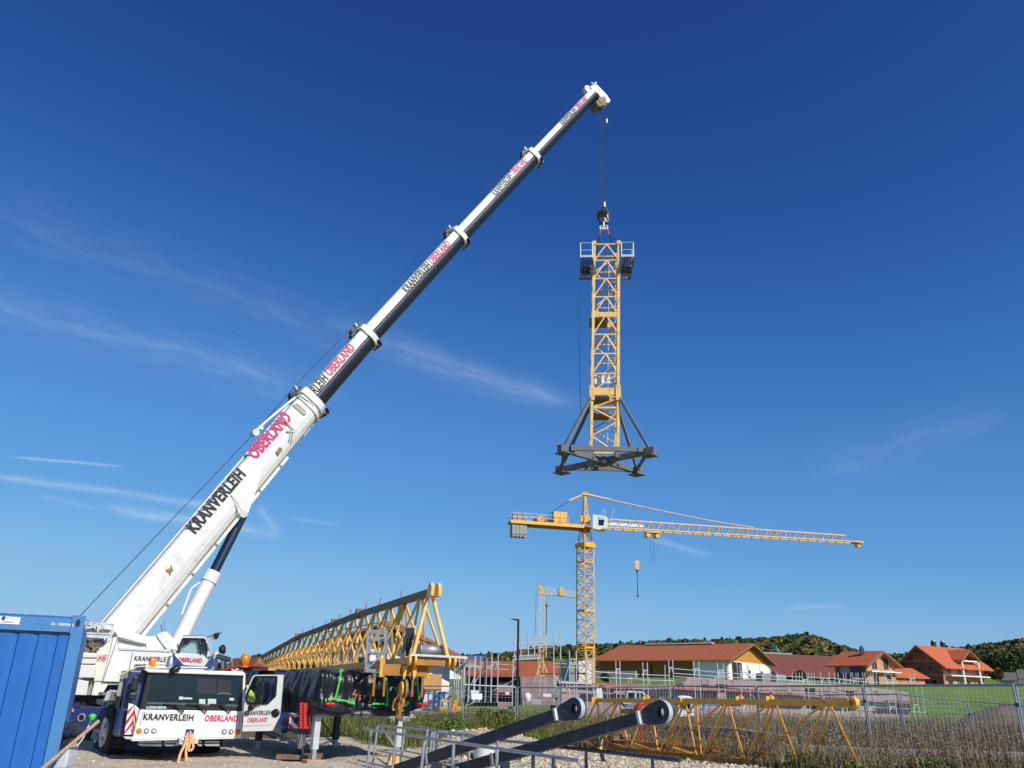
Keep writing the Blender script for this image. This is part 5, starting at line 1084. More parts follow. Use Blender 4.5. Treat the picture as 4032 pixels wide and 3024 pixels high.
zmid = PP(1380, 2672, A0, LV).z
wl = Thing('wrapped_load', 'large load wrapped in shiny black foil with green tape on the platform', 'wrapped load', A0+LU*LWd/2+LV*LL/2+UP*zd0)
wl.part('black_foil', foil('f', A0-LU*.05-LV*.10, LU, LV, LWd+.42, LL*.55, (ztopl-zd0-.03), zd0-.02, seed=3, fold=.034), tarp)
wl.part('black_foil', foil('f', A0-LU*.0+LV*LL*.5, LU, LV, LWd-.05, LL*.5, (ztopl-zd0)*.92, zd0-.02, seed=5, fold=.07), tarp)
wl.part('timber_batten', MB().beam(A0+LV*3+UP*(ztopl+.03), A0+LU*.2+LV*4.6+UP*(ztopl+.03), .2, .08), wood)
def tape(pts, w=.036):
    mb = MB(); ps = [PP(*T2(*q), A0-LV*.22, LV) for q in pts]
    for a, b in zip(ps, ps[1:]): mb.beam(a, b, w, .02, up=LV)
    return mb
TPN = 0
for pts in (((460, 60), (440, 230), (400, 420), (345, 640)), ((200, 650), (340, 645), (560, 690), (720, 745)), ((1290, 190), (1345, 290), (1355, 600), (1345, 790)), ((1060, 740), (1330, 750)), ((1900, 180), (1960, 190)), ((1920, 230), (1945, 380), (1955, 530), (1970, 660)), ((1880, 375), (1950, 375)), ((1690, 710), (1780, 712), (1700, 780)), ((655, 690), (690, 690)), ((165, 640), (160, 700)), ((420, 115), (500, 90))):
    wl.part('green_tape', tape(pts), green)
wr = MB(); 
for ln in (((745, 470), (680, 570), (770, 560), (740, 600), (705, 690)), ((840, 590), (800, 580), (790, 610), (835, 640), (820, 670), (780, 665)), ((880, 600), (920, 570), (930, 600), (890, 650)), ((960, 560), (985, 540), (980, 560)), ((1010, 560), (1035, 620), (1000, 710)), ((1030, 590), (1075, 580)), ((1095, 655), (1125, 655), (1115, 690), (1095, 700), (1130, 725))):
    ps = [PP(*T2(*q), A0-LV*.170, LV) for q in ln]; wr.path(ps, .012, 5)
wl.part('spray_lettering', wr, mat('orange_spray', (.62, .25, .10), .7))
for x, y in ((200, 740), (280, 740), (2080, 750), (1975, 770)): wl.part('red_rag', MB().lathe(PP(*T2(x, y), A0-LV*.1, LV), LU, [(-.08, .02), (-.03, .05), (.04, .06), (.09, .02)], 7), redp)
bl5 = MB().cube(A0+LU*1.2+LV*(-.02)+UP*(zd0+.09), LWd*.92, .3, .16, math.atan2(LU.y, LU.x))
# ---------------------------------------------------------------- red vehicle roof with beacon behind the crane
rv = Thing('red_vehicle', 'red vehicle roof with an orange beacon just visible behind the crane cab', 'vehicle', P(955, 2720, 30.)-UP*1.2)
RVp = lambda x, y, o=0.: P(*S1(x, y), 30.+o)
rv.part('roof', MB().prism([RVp(*q) for q in ((50, 290), (480, 235), (560, 210), (665, 215), (670, 245), (480, 265), (60, 325))], V((.2, 2.2, 0))), redp, bevel=.03)
rv.part('cab_body', MB().prism([RVp(*q, .2) for q in ((60, 325), (460, 265), (480, 600), (60, 600))], V((.2, 1.8, 0))), blue)
rv.part('beacon', MB().lathe(RVp(450, 260), UP, [(0, .16), (.05, .1), (.08, .17), (.35, .16), (.45, .08)], 14), amber)
rv.part('aerial', MB().tube(RVp(185, 270), RVp(195, 125), .015, 4).tube(RVp(310, 240), RVp(350, 150), .015, 4), galv)
rv.part('hose_coil', MB().path([RVp(*q) for q in ((180, 330), (260, 340), (300, 305), (360, 330), (430, 320))], .04), printw)
# ---------------------------------------------------------------- foreground rack of scaffold pipes
rk = Thing('pipe_rack', 'grey steel pipe rack of long rails and short posts in the foreground', 'pipe rack', G(1950, 3010))
def RK(q): return V(q)
def pipe_h(a, b, z, r=.024):  # two image points on a plane of constant height
    return G(*a, z), G(*b, z), r
rails = [(R4(75, 785), R4(2165, 1095), .80, .026), (R4(218, 755), R4(700, 800), .80, .024), (R4(480, 752), R4(1200, 865), .80, .024), (R4(755, 820), R4(1190, 865), .78, .024), (R4(800, 815), R4(1110, 825), .80, .024),
         (S4(20, 245), S4(520, 290), .74, .026), (S4(620, 310), S4(1895, 452), .74, .03), (R4(205, 995), R4(640, 1090), .30, .018), (R4(215, 990), R4(470, 1000), .32, .02), (R4(480, 1000), R4(655, 1035), .3, .018), (R4(20, 1090), R4(350, 1165), .2, .02), (R4(850, 1110), R4(1080, 1120), .3, .02), (R4(850, 1080), R4(1000, 1100), .3, .018), (R4(850, 1135), R4(990, 1165), .25, .02)]
for a, b, z_, r_ in rails:
    p, q, r_ = pipe_h(a, b, z_, r_); rk.part('rail', MB().tube(p, q, r_, 12), galv if a[0] < 1990 else mat('dark_pipe', (.09, .10, .12), .4, .7, dirt=(.2, .1, .05), dscale=5, damt=.5))
posts = [(R4(155, 800), .80), (R4(212, 760), .8), (R4(395, 830), .8), (R4(475, 765), .8), (R4(665, 900), .8), (R4(695, 800), .8), (R4(740, 815), .8), (R4(765, 815), .8), (R4(795, 810), .8), (R4(950, 925), .8), (R4(1040, 850), .8), (R4(1105, 830), .8), (R4(1375, 900), .8), (R4(1370, 985), .8), (R4(1720, 1040), .8), (R4(1915, 1065), .8), (S4(930, 350), .74), (S4(1610, 430), .74)]
for q, z_ in posts:
    t = G(*q, z_); rk.part('post', MB().tube(t, V((t.x-.05*(t.x < -1), t.y, -.15)), .026, 10), galv if q[0] < 2000 else dgrey)
# ---------------------------------------------------------------- grey diagonal struts with eyes
def strut(label, eye, low, YE, YL, w=.165):
    e = P(*eye, YE); l = P(*low, YL); d = (l-e).normalized(); n = V((d.y, -d.x, 0)).normalized(); n = n if n.y < 0 else -n; u = d.cross(n); u = u if u.z > 0 else -u
    t = Thing('base_strut', label, 'steel strut', l-UP*.1, 'grey struts with round eyes')
    t.part('beam', MB().beam(e+d*.42, l+d*1.0, .17, w, up=u), dgrey, bevel=.006)
    for sgn, nm_ in ((1, 'eye_plate'), (-1, 'eye_plate')):
        c = e+n*.05*sgn+n*(-.015)
        pts = []
        for a_ in np.linspace(-2.0, 2.0, 18): pts.append(c-d*.170*math.cos(a_)+u*.170*math.sin(a_))
        pts += [c+d*.42+u*.10, c+d*.48-u*.10][::1]
        mb = MB(); hole = [c+(d*math.cos(a_)+u*math.sin(a_))*.075 for a_ in np.linspace(0, 2*math.pi, 17)[:-1]]
        outer = [c+(d*math.cos(a_)+u*math.sin(a_))*.170 if abs(a_-2*math.pi*0) > 0 else None for a_ in np.linspace(0, 2*math.pi, 17)[:-1]]
        # plate ring: rectangle-ended disc built as a loft between hole and outline
        outl = []
        for a_ in np.linspace(0, 2*math.pi, 17)[:-1]:
            ca, sa = math.cos(a_), math.sin(a_); r_ = .170
            if ca > .25:
                ax_, ay_, bx_, by_ = .04, .165, .48, .092; s2_ = max(1e-4, abs(sa)); den = ca*(ay_-by_)+s2_*(bx_-ax_); r_ = (bx_*ay_-ax_*by_)/den; r_ = min(r_, .48/ca)
            outl.append(c+(d*ca+u*sa)*r_)
        for off_ in (0,):
            o1 = [p+n*.014 for p in outl]; o2 = [p-n*.014 for p in outl]; h1 = [p+n*.014 for p in hole]; h2_ = [p-n*.014 for p in hole]
            mb.loft([h1, o1, o2, h2_, h1], sm=False, cap=False)
        t.part(nm_, mb, dgrey)
    t.part('eye_spacer', MB().loft([[e+(d*math.cos(a_)+u*math.sin(a_))*.172+n*.045*k for a_ in np.linspace(1.8, 4.5, 12)]+[e+(d*math.cos(a_)+u*math.sin(a_))*.152+n*.045*k for a_ in np.linspace(4.5, 1.8, 12)] for k in (-1, 1)], sm=False), galvw)
    t.part('end_cap', MB().box(e+d*.40+u*.0+n*.0, d*.028, u*w*.54, n*.10), galvw, bevel=.01)
    t.part('joint_plate', MB().box(e.lerp(l, .80), d*.03, u*w*.56, n*.11), galv)
    return t
strut('upper left anthracite steel strut with a round eye, resting on the pipe rack', R4(2130, 590), R4(430, 1170), 14.0, 17.5, .18)
strut('lower right anthracite steel strut with a round eye, in front of the yellow jib section', S5(1130, 565), R4(1030, 1170), 13.0, 16.5, .18)
for q in (R4(790, 1110), R4(1445, 1110)):
    t = G(*q, .55); single('support_post', 'dark square trestle post under the '+('upper left' if q[0] < 1900 else 'lower right')+' steel strut', 'post', MB().cube(V((t.x, t.y, .2)), .16, .16, .7), dgrey)
# ---------------------------------------------------------------- small stuff in the foreground
def bagbucket():
    c = G(*R4(1240, 1090), .0); t = Thing('bucket', 'white bucket with yellow hose on top under the steel struts', 'bucket', c)
    t.part('bucket_body', MB().lathe(c-UP*.1, UP, [(0, .22), (.05, .24), (.4, .28), (.43, .29), (.44, .25)], 20), printw)
    c2 = c+UP*.36; single('yellow_hose', 'coil of yellow hose lying over the white bucket', 'hose', MB().path([c2+V((.35*math.cos(a)*(1+.1*a), .25*math.sin(a), .03*a)) for a in np.linspace(0, 7, 24)], .018).path([c2, c2+V((.5, .1, .1)), c2+V((.9, .0, .12))], .018), hose)
bagbucket()
ch_ = MB()
for k in range(7): ch_.box(G(*R4(1560, 1085), .0)+V((.04*math.sin(k*2), 0, -.1+k*.055)), V((.3, .03, 0)), V((-.02, .2, 0)), UP*.02)
single('profile_stack', 'small stack of white metal profiles beside the lower right strut', 'profiles', ch_, galvw)
pb = MB(); c = G(*R4(1000, 960), .0)
for i in range(4):
    for k in range(5): pb.cube(c+V((-.6+k*.33, .1*i, -.1+i*.11)), .30, .5, .09, .05)
single('paver_stack', 'stack of grey paving stones behind the pipe rack', 'paving stones', pb, mat('grey_pavers', (.13, .12, .11), .9, var=.3))
single('timber_board', 'flat weathered board lying behind the pipe rack', 'board', MB().cube(G(*R4(1250, 1040), .1), 1.9, .5, .05, -.05), woodd)
single('turquoise_sheet', 'pale turquoise sheet lying over the paving stones', 'sheet', MB().cube(c+V((.35, .35, .42)), .9, .6, .02, .1), mat('turquoise_plastic', (.35, .62, .55), .6))
for x in (330, 393): 
    c = G(*R4(x, 1160), -.1); single('marker_peg', ('left' if x < 350 else 'right')+' small orange peg in the yard at the bottom', 'peg', MB().lathe(c, UP, [(0, .07), (.2, .05), (.3, .01)], 8), yellow, group='orange pegs at the bottom of the yard')
rd = MB(); b0 = G(*S4(1130, 530), -.1); t0 = P(*S4(1040, 205), b0.y-.2)
rm = Thing('rammer_tool', 'black and yellow steel hand tool with curved handles standing in the gravel', 'hand tool', b0)
rm.part('shaft', MB().beam(b0, t0, .07, .07), dgrey); rm.part('grip_band', MB().beam(b0.lerp(t0, .5), b0.lerp(t0, .68), .078, .078), yellow)
rm.part('handle', MB().path([b0.lerp(t0, .62), P(*S4(985, 265), b0.y), P(*S4(985, 225), b0.y), P(*S4(1035, 210), b0.y)], .022).path([b0.lerp(t0, .62), P(*S4(1120, 265), b0.y), P(*S4(1115, 215), b0.y), P(*S4(1090, 195), b0.y)], .022), dgrey)
rs = Thing('red_cone', 'red signal lamp pole behind the lower right steel strut', 'signal pole', G(2525, 2870)); c = P(*S5(825, 560), 26.5)
rs.part('red_head', MB().lathe(c-UP*.2, UP, [(0, .12), (.1, .2), (.35, .22), (.4, .12), (.45, .1)], 12), redp); rs.part('red_ribbon', MB().beam(c-UP*.2, c-UP*1.2, .05).beam(c-UP*1.0, c+V((.25, 0, -1.6)), .16, .02).beam(c-UP*1.0, c+V((.05, 0, -1.7)), .14, .02), redp)
# ---------------------------------------------------------------- yellow jib section on the gravel
ja, jb2 = G(2290, 2915, .0), G(3212, 3000, .12); jA = P(2345, 2757, 27.6); jB = P(3345, 2768, 18.7)
ja = P(2270, 2912, 27.9)+UP*.05; jb2 = jb2+UP*.04
ys_ = Thing('crane_jib_section', 'yellow lattice jib section lying on the gravel in front of the weeds', 'crane jib', (ja+jb2)/2)
Y_ = ys_.part; pv = lambda x: PP(x, 2760, jA, (jB-jA).cross(UP).normalized())
dT = (jB-jA); wn_ = V((-dT.y, dT.x, 0)).normalized(); wn_ = -wn_ if wn_.y > 0 else wn_
off2 = V((.55, -1.45, -.16))
Y_('top_chord', MB().beam(jA, jA.lerp(jB, .43), .10, .12), yellow, bevel=.01); Y_('top_chord', MB().beam(jA.lerp(jB, .43), jB, .11, .14), yellow, bevel=.01)
Y_('bottom_chord', MB().beam(ja, jb2, .10, .13), rusty); Y_('bottom_chord', MB().beam(ja+off2, jb2+off2, .10, .10), rusty)
Y_('chord_joint', MB().tube(jA.lerp(jB, .43)-wn_*.1, jA.lerp(jB, .43)+wn_*.1, .10, 14), yellow)
ln = dT.normalized(); Y_('end_lug', MB().tube(jB+ln*.1-wn_*.06, jB+ln*.1+wn_*.06, .13, 18).beam(jB-ln*.3, jB+ln*.05, .2, .2), yellow); Y_('lug_hole', MB().tube(jB+ln*.1-wn_*.065, jB+ln*.1+wn_*.065, .06, 12), rustdark)
Y_('end_lug', MB().cube(jA, .25, .18, .2), yellow)
for t in (.27, .66, .765): Y_('lifting_eye', MB().lathe(jA.lerp(jB, t)+UP*.11-wn_*.02, wn_, [(0, .065), (.03, .065)], 12).cube(jA.lerp(jB, t)+UP*.08, .2, .05, .1), yellow)
def tpx(px):      # param on top chord for a photo column
    lo, hi = 0., 1.
    for _ in range(30):
        m_ = (lo+hi)/2; p = jA.lerp(jB, m_)-CAM; x = 2016+FPX*p.dot(R_)/p.dot(F_)
        if x < px: lo = m_
        else: hi = m_
    return lo
def bpx(px, o=V((0, 0, 0))):
    lo, hi = 0., 1.
    for _ in range(30):
        m_ = (lo+hi)/2; p = ja.lerp(jb2, m_)+o-CAM; x = 2016+FPX*p.dot(R_)/p.dot(F_)
        if x < px: lo = m_
        else: hi = m_
    return ja.lerp(jb2, lo)+o
tops = [2352, 2436, 2560, 2698, 2740, 2865, 3052, 3266]; bots = [2275, 2380, 2485, 2622, 2640, 2795, 2987, 3208]; bots2 = [2362, 2470, 2600, 2745, 2765, 2920, 3115, 3362]
for k in range(len(tops)):
    T_ = jA.lerp(jB, tpx(tops[k])); b1_ = bpx(bots[k]); b2_ = bpx(bots[k], V((0, 0, 0)))+off2
    Y_('brace', MB().tube(T_, b1_, .028, 8), yellow); Y_('brace', MB().tube(T_, b2_, .026, 8), yellow)
    if k < len(tops)-1 and k != 3:
        T2_ = jA.lerp(jB, tpx(tops[k+1])); Y_('brace', MB().tube(T2_-ln*.12, b1_, .025, 8), yellow); Y_('brace', MB().tube(T2_-ln*.12, b2_, .023, 8), yellow)
    Y_('brace', MB().beam(b1_, b2_+(V((0, 0, 0))), .06), yellow)
c = P(*S4(1260, 245), 26.5); single('timber_stack', 'reddish timber blocks under the far end of the yellow jib section', 'timber blocks', MB().cube(c+V((0, 0, .05)), .55, .3, .12, .2).cube(c+V((.2, -.1, .14)), .3, .15, .09, .5), woodd)
# ---------------------------------------------------------------- concrete kerbs
def wallstrip(name, label, pts, h, th, m_, cat='kerb'):
    mb = MB()
    for a, b in zip(pts, pts[1:]): a = V(a); b = V(b); mb.beam(a+UP*(h/2), b+UP*(h/2), th, h)
    single(name, label, cat, mb, m_)
wallstrip('concrete_kerb', 'light concrete kerb running through the weeds behind the yellow jib section', [P(2330, 2885, 34), P(2620, 2893, 31), P(2900, 2910, 28.5), P(3130, 2948, 26)], .32, .25, concrete)
wallstrip('concrete_kerb', 'low concrete road edge in the weeds at the lower right', [P(3100, 2965, 24.5), P(3500, 2983, 23.5), P(4150, 3004, 22.5)], .22, .5, concrete)
# ---------------------------------------------------------------- fence panels
def mesh_panel(name, label, a, b, zt, zb_, double=True, group='mesh fence panels', tube_r=.028, sign=None):
    t = Thing(name, label, 'fence panel', V(((a.x+b.x)/2, (a.y+b.y)/2, zb_)), group)
    A, Bq = V((a.x, a.y, 0)), V((b.x, b.y, 0)); zt0, zt1 = (zt if isinstance(zt, tuple) else (zt, zt)); L0 = (Bq-A).length; d = (Bq-A)/L0
    a1, b1 = A+d*.05, Bq-d*.05; f = MB().tube(a1+UP*zb_, a1+UP*zt0, tube_r, 8).tube(b1+UP*zb_, b1+UP*zt1, tube_r, 8).tube(a1+UP*zt0, b1+UP*zt1, tube_r, 8).tube(a1+UP*(zb_+.12), b1+UP*(zb_+.12), tube_r*.8, 8)
    t.part('frame', f, galv); mb = MB(); n = max(6, int(L0/.16))
    for k in range(1, n):
        p = a1.lerp(b1, k/n); mb.beam(p+UP*(zb_+.12), p+UP*(zt0+(zt1-zt0)*k/n), .006, .006)
    for k in range(1, 8): mb.beam(a1+UP*(zb_+.12+(zt0-zb_-.12)*k/8), b1+UP*(zb_+.12+(zt1-zb_-.12)*k/8), .007, .007)
    t.part('wire_mesh', mb, galv)
    t.part('clamp', MB().cube(b1+UP*(zt1-.45)+d*.03, .12, .07, .07), dgrey); t.part('fence_foot', MB().cube(b1+UP*(zb_-.02)+d*.03, .7, .25, .14, 1.2), concrete)
    if sign: t.part('notice_plate', MB().box(a1.lerp(b1, sign[0])+UP*sign[1]+V((0, -.05, 0)), d*sign[2]/2, V((0, .004, 0)), UP*sign[3]/2), printw)
    return t
near = [(4300, 2690, 17.5), (3995, 2697, 21), (3400, 2700, 27), (2980, 2702, 32), (2648, 2702, 35), (2394, 2707, 36), (2193, 2707, 37), (2035, 2706, 38), (1823, 2696, 37)]
pts = [P(*q) for q in near]
wh = ['at the right edge of the photo', 'in front of the green meadow', 'in front of the pink wall, right part', 'behind the middle of the yellow jib section', 'behind the upright struts and the excavator cab', 'left of the white board', 'right of the lamp post with a white plate', 'behind the green bushes left of the lamp post']
for k, (a, b) in enumerate(zip(pts, pts[1:])):
    zb_ = float(tz(a.x, a.y))+.0; sg = {7: (.25, 1.35, .5, .24), 6: (.5, 1.2, .45, .2), 2: (.3, 1.45, .4, .22)}.get(k)
    mesh_panel('fence_panel', 'tall mesh fence panel '+wh[k], b, a, (b.z, a.z), zb_+.05, sign=sg)
far = [(4150, 2785, 31), (3815, 2762, 33), (3538, 2733, 34), (3240, 2735, 38)]
pts = [P(*q) for q in far]; wh2 = ['second row fence panel cut by the right edge', 'second row fence panel before the meadow', 'second row fence panel before the scaffold end']
for k, (a, b) in enumerate(zip(pts, pts[1:])): mesh_panel('fence_panel', wh2[k], b, a, (b.z, a.z), -.1, group='second row of mesh fence panels', tube_r=.024)
lf = [(1823, 2713, 42), (1775, 2702, 41), (1545, 2700, 43), (1350, 2699, 45)]; pts = [P(*q) for q in lf]
for k, (a, b) in enumerate(zip(pts, pts[1:])): mesh_panel('fence_panel', ['narrow fence panel left of the grey scaffolds', 'fence panel in front of the white cabin', 'fence panel behind the wrapped load'][k], b, a, (b.z, a.z), .0, group='far left fence panels')
# ---------------------------------------------------------------- shell of the new building
WA = V((11.2, 55, 0)); WB = V((33.6, 72, 0)); WD = (WB-WA).normalized(); WN = V((WD.y, -WD.x, 0)); WN = WN if WN.y < 0 else -WN
def WP(q, off=0.): return PP(q[0], q[1], WA+WN*off, WN)
bd = Thing('building_shell', 'unfinished building of pinkish aerated block walls behind the fence', 'building shell', WA)
Bd = bd.part
def wall(name, pts, th=.36, m_=poro, off=0., bevel=0): return Bd(name, MB().prism([WP(q, off) for q in pts], -WN*th), m_)
wall('lower_wall', [R5(1195, 935), (2640, 2748), (3120, 2768), (3582, 2790), R8(1162, 1065), (3100, 2850), (2600, 2860), (2210, 2860)])
wall('upper_wall', [(2330, 2690), R6(1060, 440), R6(1070, 410), R6(1105, 405), R6(1120, 375), R6(1440, 392), (2900, 2678), R8(0, 682), R8(600, 708), R8(1135, 770), R8(1142, 880), R8(600, 848), R8(0, 795), (2950, 2722), (2600, 2716), (2205, 2705)])
wall('brick_pier', [R6(480, 480), R6(590, 480), R6(590, 560), R6(480, 560)], off=.01); wall('brick_pier', [R6(1380, 490), R6(1450, 500), R6(1450, 560), R6(1380, 560)], off=.01)
for q in ((R8(165, 735), R8(262, 735), R8(262, 790), R8(165, 790)), (R8(540, 760), R8(622, 765), R8(622, 808), R8(540, 808)), (R8(180, 880), R8(275, 885), R8(275, 925), R8(180, 920)), (R8(550, 910), R8(640, 915), R8(640, 945), R8(550, 940)), (R6(1370, 425), R6(1470, 430), R6(1470, 460), R6(1370, 458))):
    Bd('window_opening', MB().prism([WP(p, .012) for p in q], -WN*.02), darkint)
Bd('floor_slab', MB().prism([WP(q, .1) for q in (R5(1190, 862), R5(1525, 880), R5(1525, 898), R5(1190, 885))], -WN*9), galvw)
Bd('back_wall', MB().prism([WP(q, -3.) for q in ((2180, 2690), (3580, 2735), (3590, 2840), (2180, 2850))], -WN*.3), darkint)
pp = MB()
for k in range(120):
    x = 2205+(3575-2205)*k/119; y0 = np.interp(x, [2205, 2600, 2950, 3100, 3580], [2703, 2714, 2720, 2732, 2766]); y1 = np.interp(x, [2205, 2640, 3120, 3582], [2748, 2750, 2770, 2792]); pp.beam(WP((x, y0), -.15), WP((x, y1), -.15), .035)
Bd('formwork_posts', pp, galv)
# left block of the shell: dark scaffolded part and pink wall with open side
def LP(q, Y=47.): return P(q[0], q[1], Y)
bd2 = Thing('building_shell', 'dark half open building shell with pink gable wall left of the tower crane', 'building shell', LP(R5(700, 1130)))
B2 = bd2.part
B2('gable_wall', MB().prism([LP(R5(*q), 49) for q in ((775, 815), (1190, 835), (1195, 1110), (800, 1110))], V((.1, .36, 0))), poro)
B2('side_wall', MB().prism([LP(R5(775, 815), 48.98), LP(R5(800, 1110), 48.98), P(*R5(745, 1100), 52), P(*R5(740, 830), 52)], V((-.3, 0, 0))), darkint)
B2('brick_panel', MB().prism([LP(R5(*q), 49) for q in ((550, 870), (700, 875), (700, 985), (550, 980))], V((0, .3, 0))), poro)
B2('brick_panel', MB().prism([LP(R5(*q), 49) for q in ((545, 1075), (700, 1080), (700, 1150), (545, 1145))], V((0, .3, 0))), poro)
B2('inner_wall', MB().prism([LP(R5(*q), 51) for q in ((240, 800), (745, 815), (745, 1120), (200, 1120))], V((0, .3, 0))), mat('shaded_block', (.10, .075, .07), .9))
B2('ceiling_slab', MB().prism([LP(R5(*q), 48.4) for q in ((230, 800), (770, 800), (775, 822), (225, 818))], V((0, 4, 0))), woodd)
B2('formwork_board', MB().prism([LP(R5(*q), 47.8) for q in ((515, 785), (735, 790), (735, 812), (515, 810))], V((0, .05, 0))), boardred)
for a, b in ((490, 1000), (1200, 985)): B2('formwork_board', MB().prism([LP(R5(*q), 47.7) for q in ((a, b-8), (a+200, b), (a+200, b+10), (a, b+5))], V((0, .5, 0))), boardred)
wh_ = MB().prism([LP(R5(*q), 46.5) for q in ((1555, 935), (1612, 935), (1625, 1050), (1562, 1048))], V((0, .3, 0))); single('white_board', 'white upright board leaning against the pink shell right of the tall crane mast', 'board', wh_, printw)
for q in (((268, 955), (350, 958), (350, 990), (268, 988)), ((625, 975), (665, 975), (665, 1003), (625, 1003)), ((1012, 992), (1095, 995), (1095, 1024), (1012, 1022))):
    single('notice_board', {268: 'white notice plate on the left scaffold', 625: 'small square white notice plate beside the lamp post', 1012: 'white notice plate right of the lamp post'}[q[0][0]], 'notice', MB().prism([P(*R5(*p), 36.6) for p in q], V((0, .02, 0))), printw)
single('white_sacks', 'pile of white sacks in front of the pink gable wall', 'sacks', MB().lathe(LP(R5(850, 1020), 46), UP, [(-.25, .14), (-.1, .2), (.08, .19), (.18, .08)], 8), printw)
# ---------------------------------------------------------------- scaffolds
SOFF = 1.3
def scaf(name, label, segs, base_y, group='scaffolds on the building shell', plane=None, m_=galvw, extra=None, planks=(), rails=(), diags=(), foot=None, r=.032):
    pl_ = plane or (lambda q, o=0.: WP(q, SOFF+o)); a0 = pl_((segs[0][0], base_y)); t = Thing(name, label, 'scaffold', a0, group)
    for (x0, x1, y0) in segs:
        by = base_y; a, b = pl_((x0, y0)), pl_((x1, y0+1)); ha = pl_((x0-4, by)).z; fr_m = MB()
        n = 1; A_ = V((a.x, a.y, ha)); B_ = V((b.x, b.y, ha)); fr_m.tube(A_, a, r, 6).tube(B_, b, r, 6)
        z_ = a.z-.45
        while z_ > ha+.3:
            fr_m.tube(V((a.x, a.y, z_)), V((b.x, b.y, z_)), r, 6); fr_m.tube(V((a.x, a.y, z_-.35)), V((a.x, a.y, z_)).lerp(V((b.x, b.y, z_)), .35), r*.8, 5).tube(V((b.x, b.y, z_-.35)), V((b.x, b.y, z_)).lerp(V((a.x, a.y, z_)), .35), r*.8, 5)
            z_ -= 2.0
        t.part('frame', fr_m, m_)
    for q in rails: t.part('guard_rail', MB().tube(pl_(q[0]), pl_(q[1]), r*.8, 5), m_)
    for q in planks: t.part('deck_board', MB().prism([pl_(q[0]), pl_(q[1]), pl_((q[1][0], q[1][1]+q[2])), pl_((q[0][0], q[0][1]+q[2]))], V((0, .6, 0))), q[3] if len(q) > 3 else deckw)
    for q in diags: t.part('diagonal', MB().tube(pl_(q[0]), pl_(q[1]), r*.8, 5), m_)
    return t
s6 = lambda *a: R6(*a); s8 = lambda *a: R8(*a); s5 = lambda *a: R5(*a)
scaf('scaffold', 'scaffold row before the barn with red and white toe boards', [(2424, 2440, 2602), (2530, 2548, 2608), (2632, 2648, 2598), (2730, 2751, 2604)], 2835,
     rails=[(s6(315, 320), s6(700, 345)), (s6(315, 368), s6(720, 385)), (s6(720, 345), s6(960, 355)), (s6(1005, 295), s6(1330, 320)), (s6(1005, 335), s6(1330, 358)), (s6(1005, 362), s6(1330, 385)), (s6(720, 392), s6(1000, 400)), (s6(445, 368), s6(445, 415)), (s6(605, 375), s6(605, 425)), (s6(635, 375), s6(635, 425)), (s6(790, 375), s6(790, 430)), (s6(925, 260), s6(925, 440))],
     planks=[(s6(300, 418), s6(510, 425), 8, boardred), (s6(512, 428), s6(760, 440), 8, boardred), (s6(790, 436), s6(985, 448), 6, boardred)], diags=[(s6(610, 375), s6(635, 375))])
scaf('scaffold', 'scaffold row in front of the white barn gable', [(2823, 2847, 2610), (2912, 2944, 2617)], 2840,
     rails=[(s6(1330, 322), s6(1600, 340)), (s6(1330, 358), s6(1720, 385)), (s6(1600, 340), s6(1980, 370)), (s6(1640, 375), s6(2140, 400)), (s6(1695, 345), s6(1695, 400)), (s6(1780, 345), s6(1780, 440)), (s6(1840, 300), s6(1840, 420)), (s6(1900, 330), s6(1900, 440))],
     planks=[(s6(1000, 462), s6(1440, 470), 5, boardred), (s6(1440, 474), s6(1720, 484), 7, boardred), (s6(1860, 500), s6(2040, 505), 8, boardred)], diags=[(s6(1660, 510), s6(1720, 560))])
scaf('scaffold', 'scaffold row on the right part of the pink wall with arched frame tops', [(R8(135, 0)[0], R8(180, 0)[0], R8(0, 590)[1]), (R8(305, 0)[0], R8(385, 0)[0], R8(0, 580)[1]), (R8(470, 0)[0], R8(520, 0)[0], R8(0, 590)[1]), (R8(605, 0)[0], R8(700, 0)[0], R8(0, 585)[1]), (R8(720, 0)[0], R8(775, 0)[0], R8(0, 590)[1])], 2850,
     rails=[(s8(0, 625), s8(140, 632)), (s8(180, 632), s8(310, 640)), (s8(0, 668), s8(600, 690)), (s8(380, 640), s8(610, 660)), (s8(540, 665), s8(1000, 690)), (s8(0, 695), s8(700, 712)), (s8(0, 770), s8(300, 780)), (s8(330, 780), s8(660, 790))]+[(s8(x, 590), s8(x+3, 700)) for x in (45, 80, 110, 200, 225, 250, 440, 545, 590, 640, 660, 800, 830)],
     planks=[(s8(0, 785), s8(270, 800), 5, boardred), (s8(330, 805), s8(720, 830), 4, boardred)], diags=[(s8(690, 1010), s8(760, 930))])
scaf('scaffold', 'end tower of the scaffold against the green meadow', [(R8(910, 0)[0], R8(970, 0)[0], R8(0, 600)[1]), (R8(1135, 0)[0], R8(1180, 0)[0], R8(0, 590)[1])], 2852,
     rails=[(s8(920, 600), s8(965, 605)), (s8(1200, 700), s8(1250, 702)), (s8(1250, 700), s8(1300, 1060)), (s8(760, 790), s8(1020, 795)), (s8(1150, 955), s8(1290, 962)), (s8(915, 680), s8(1080, 690)), (s8(530, 1020), s8(1300, 1055)), (s8(1180, 910), s8(1190, 1040))],
     planks=[(s8(1010, 850), s8(1262, 868), 5, deckw), (s8(935, 850), s8(1020, 856), 5, boardred)])
PL5 = lambda Y: (lambda q, o=0.: P(q[0], q[1], Y))
c5 = lambda x: R5(x, 0)[0]; y5 = lambda y: R5(0, y)[1]
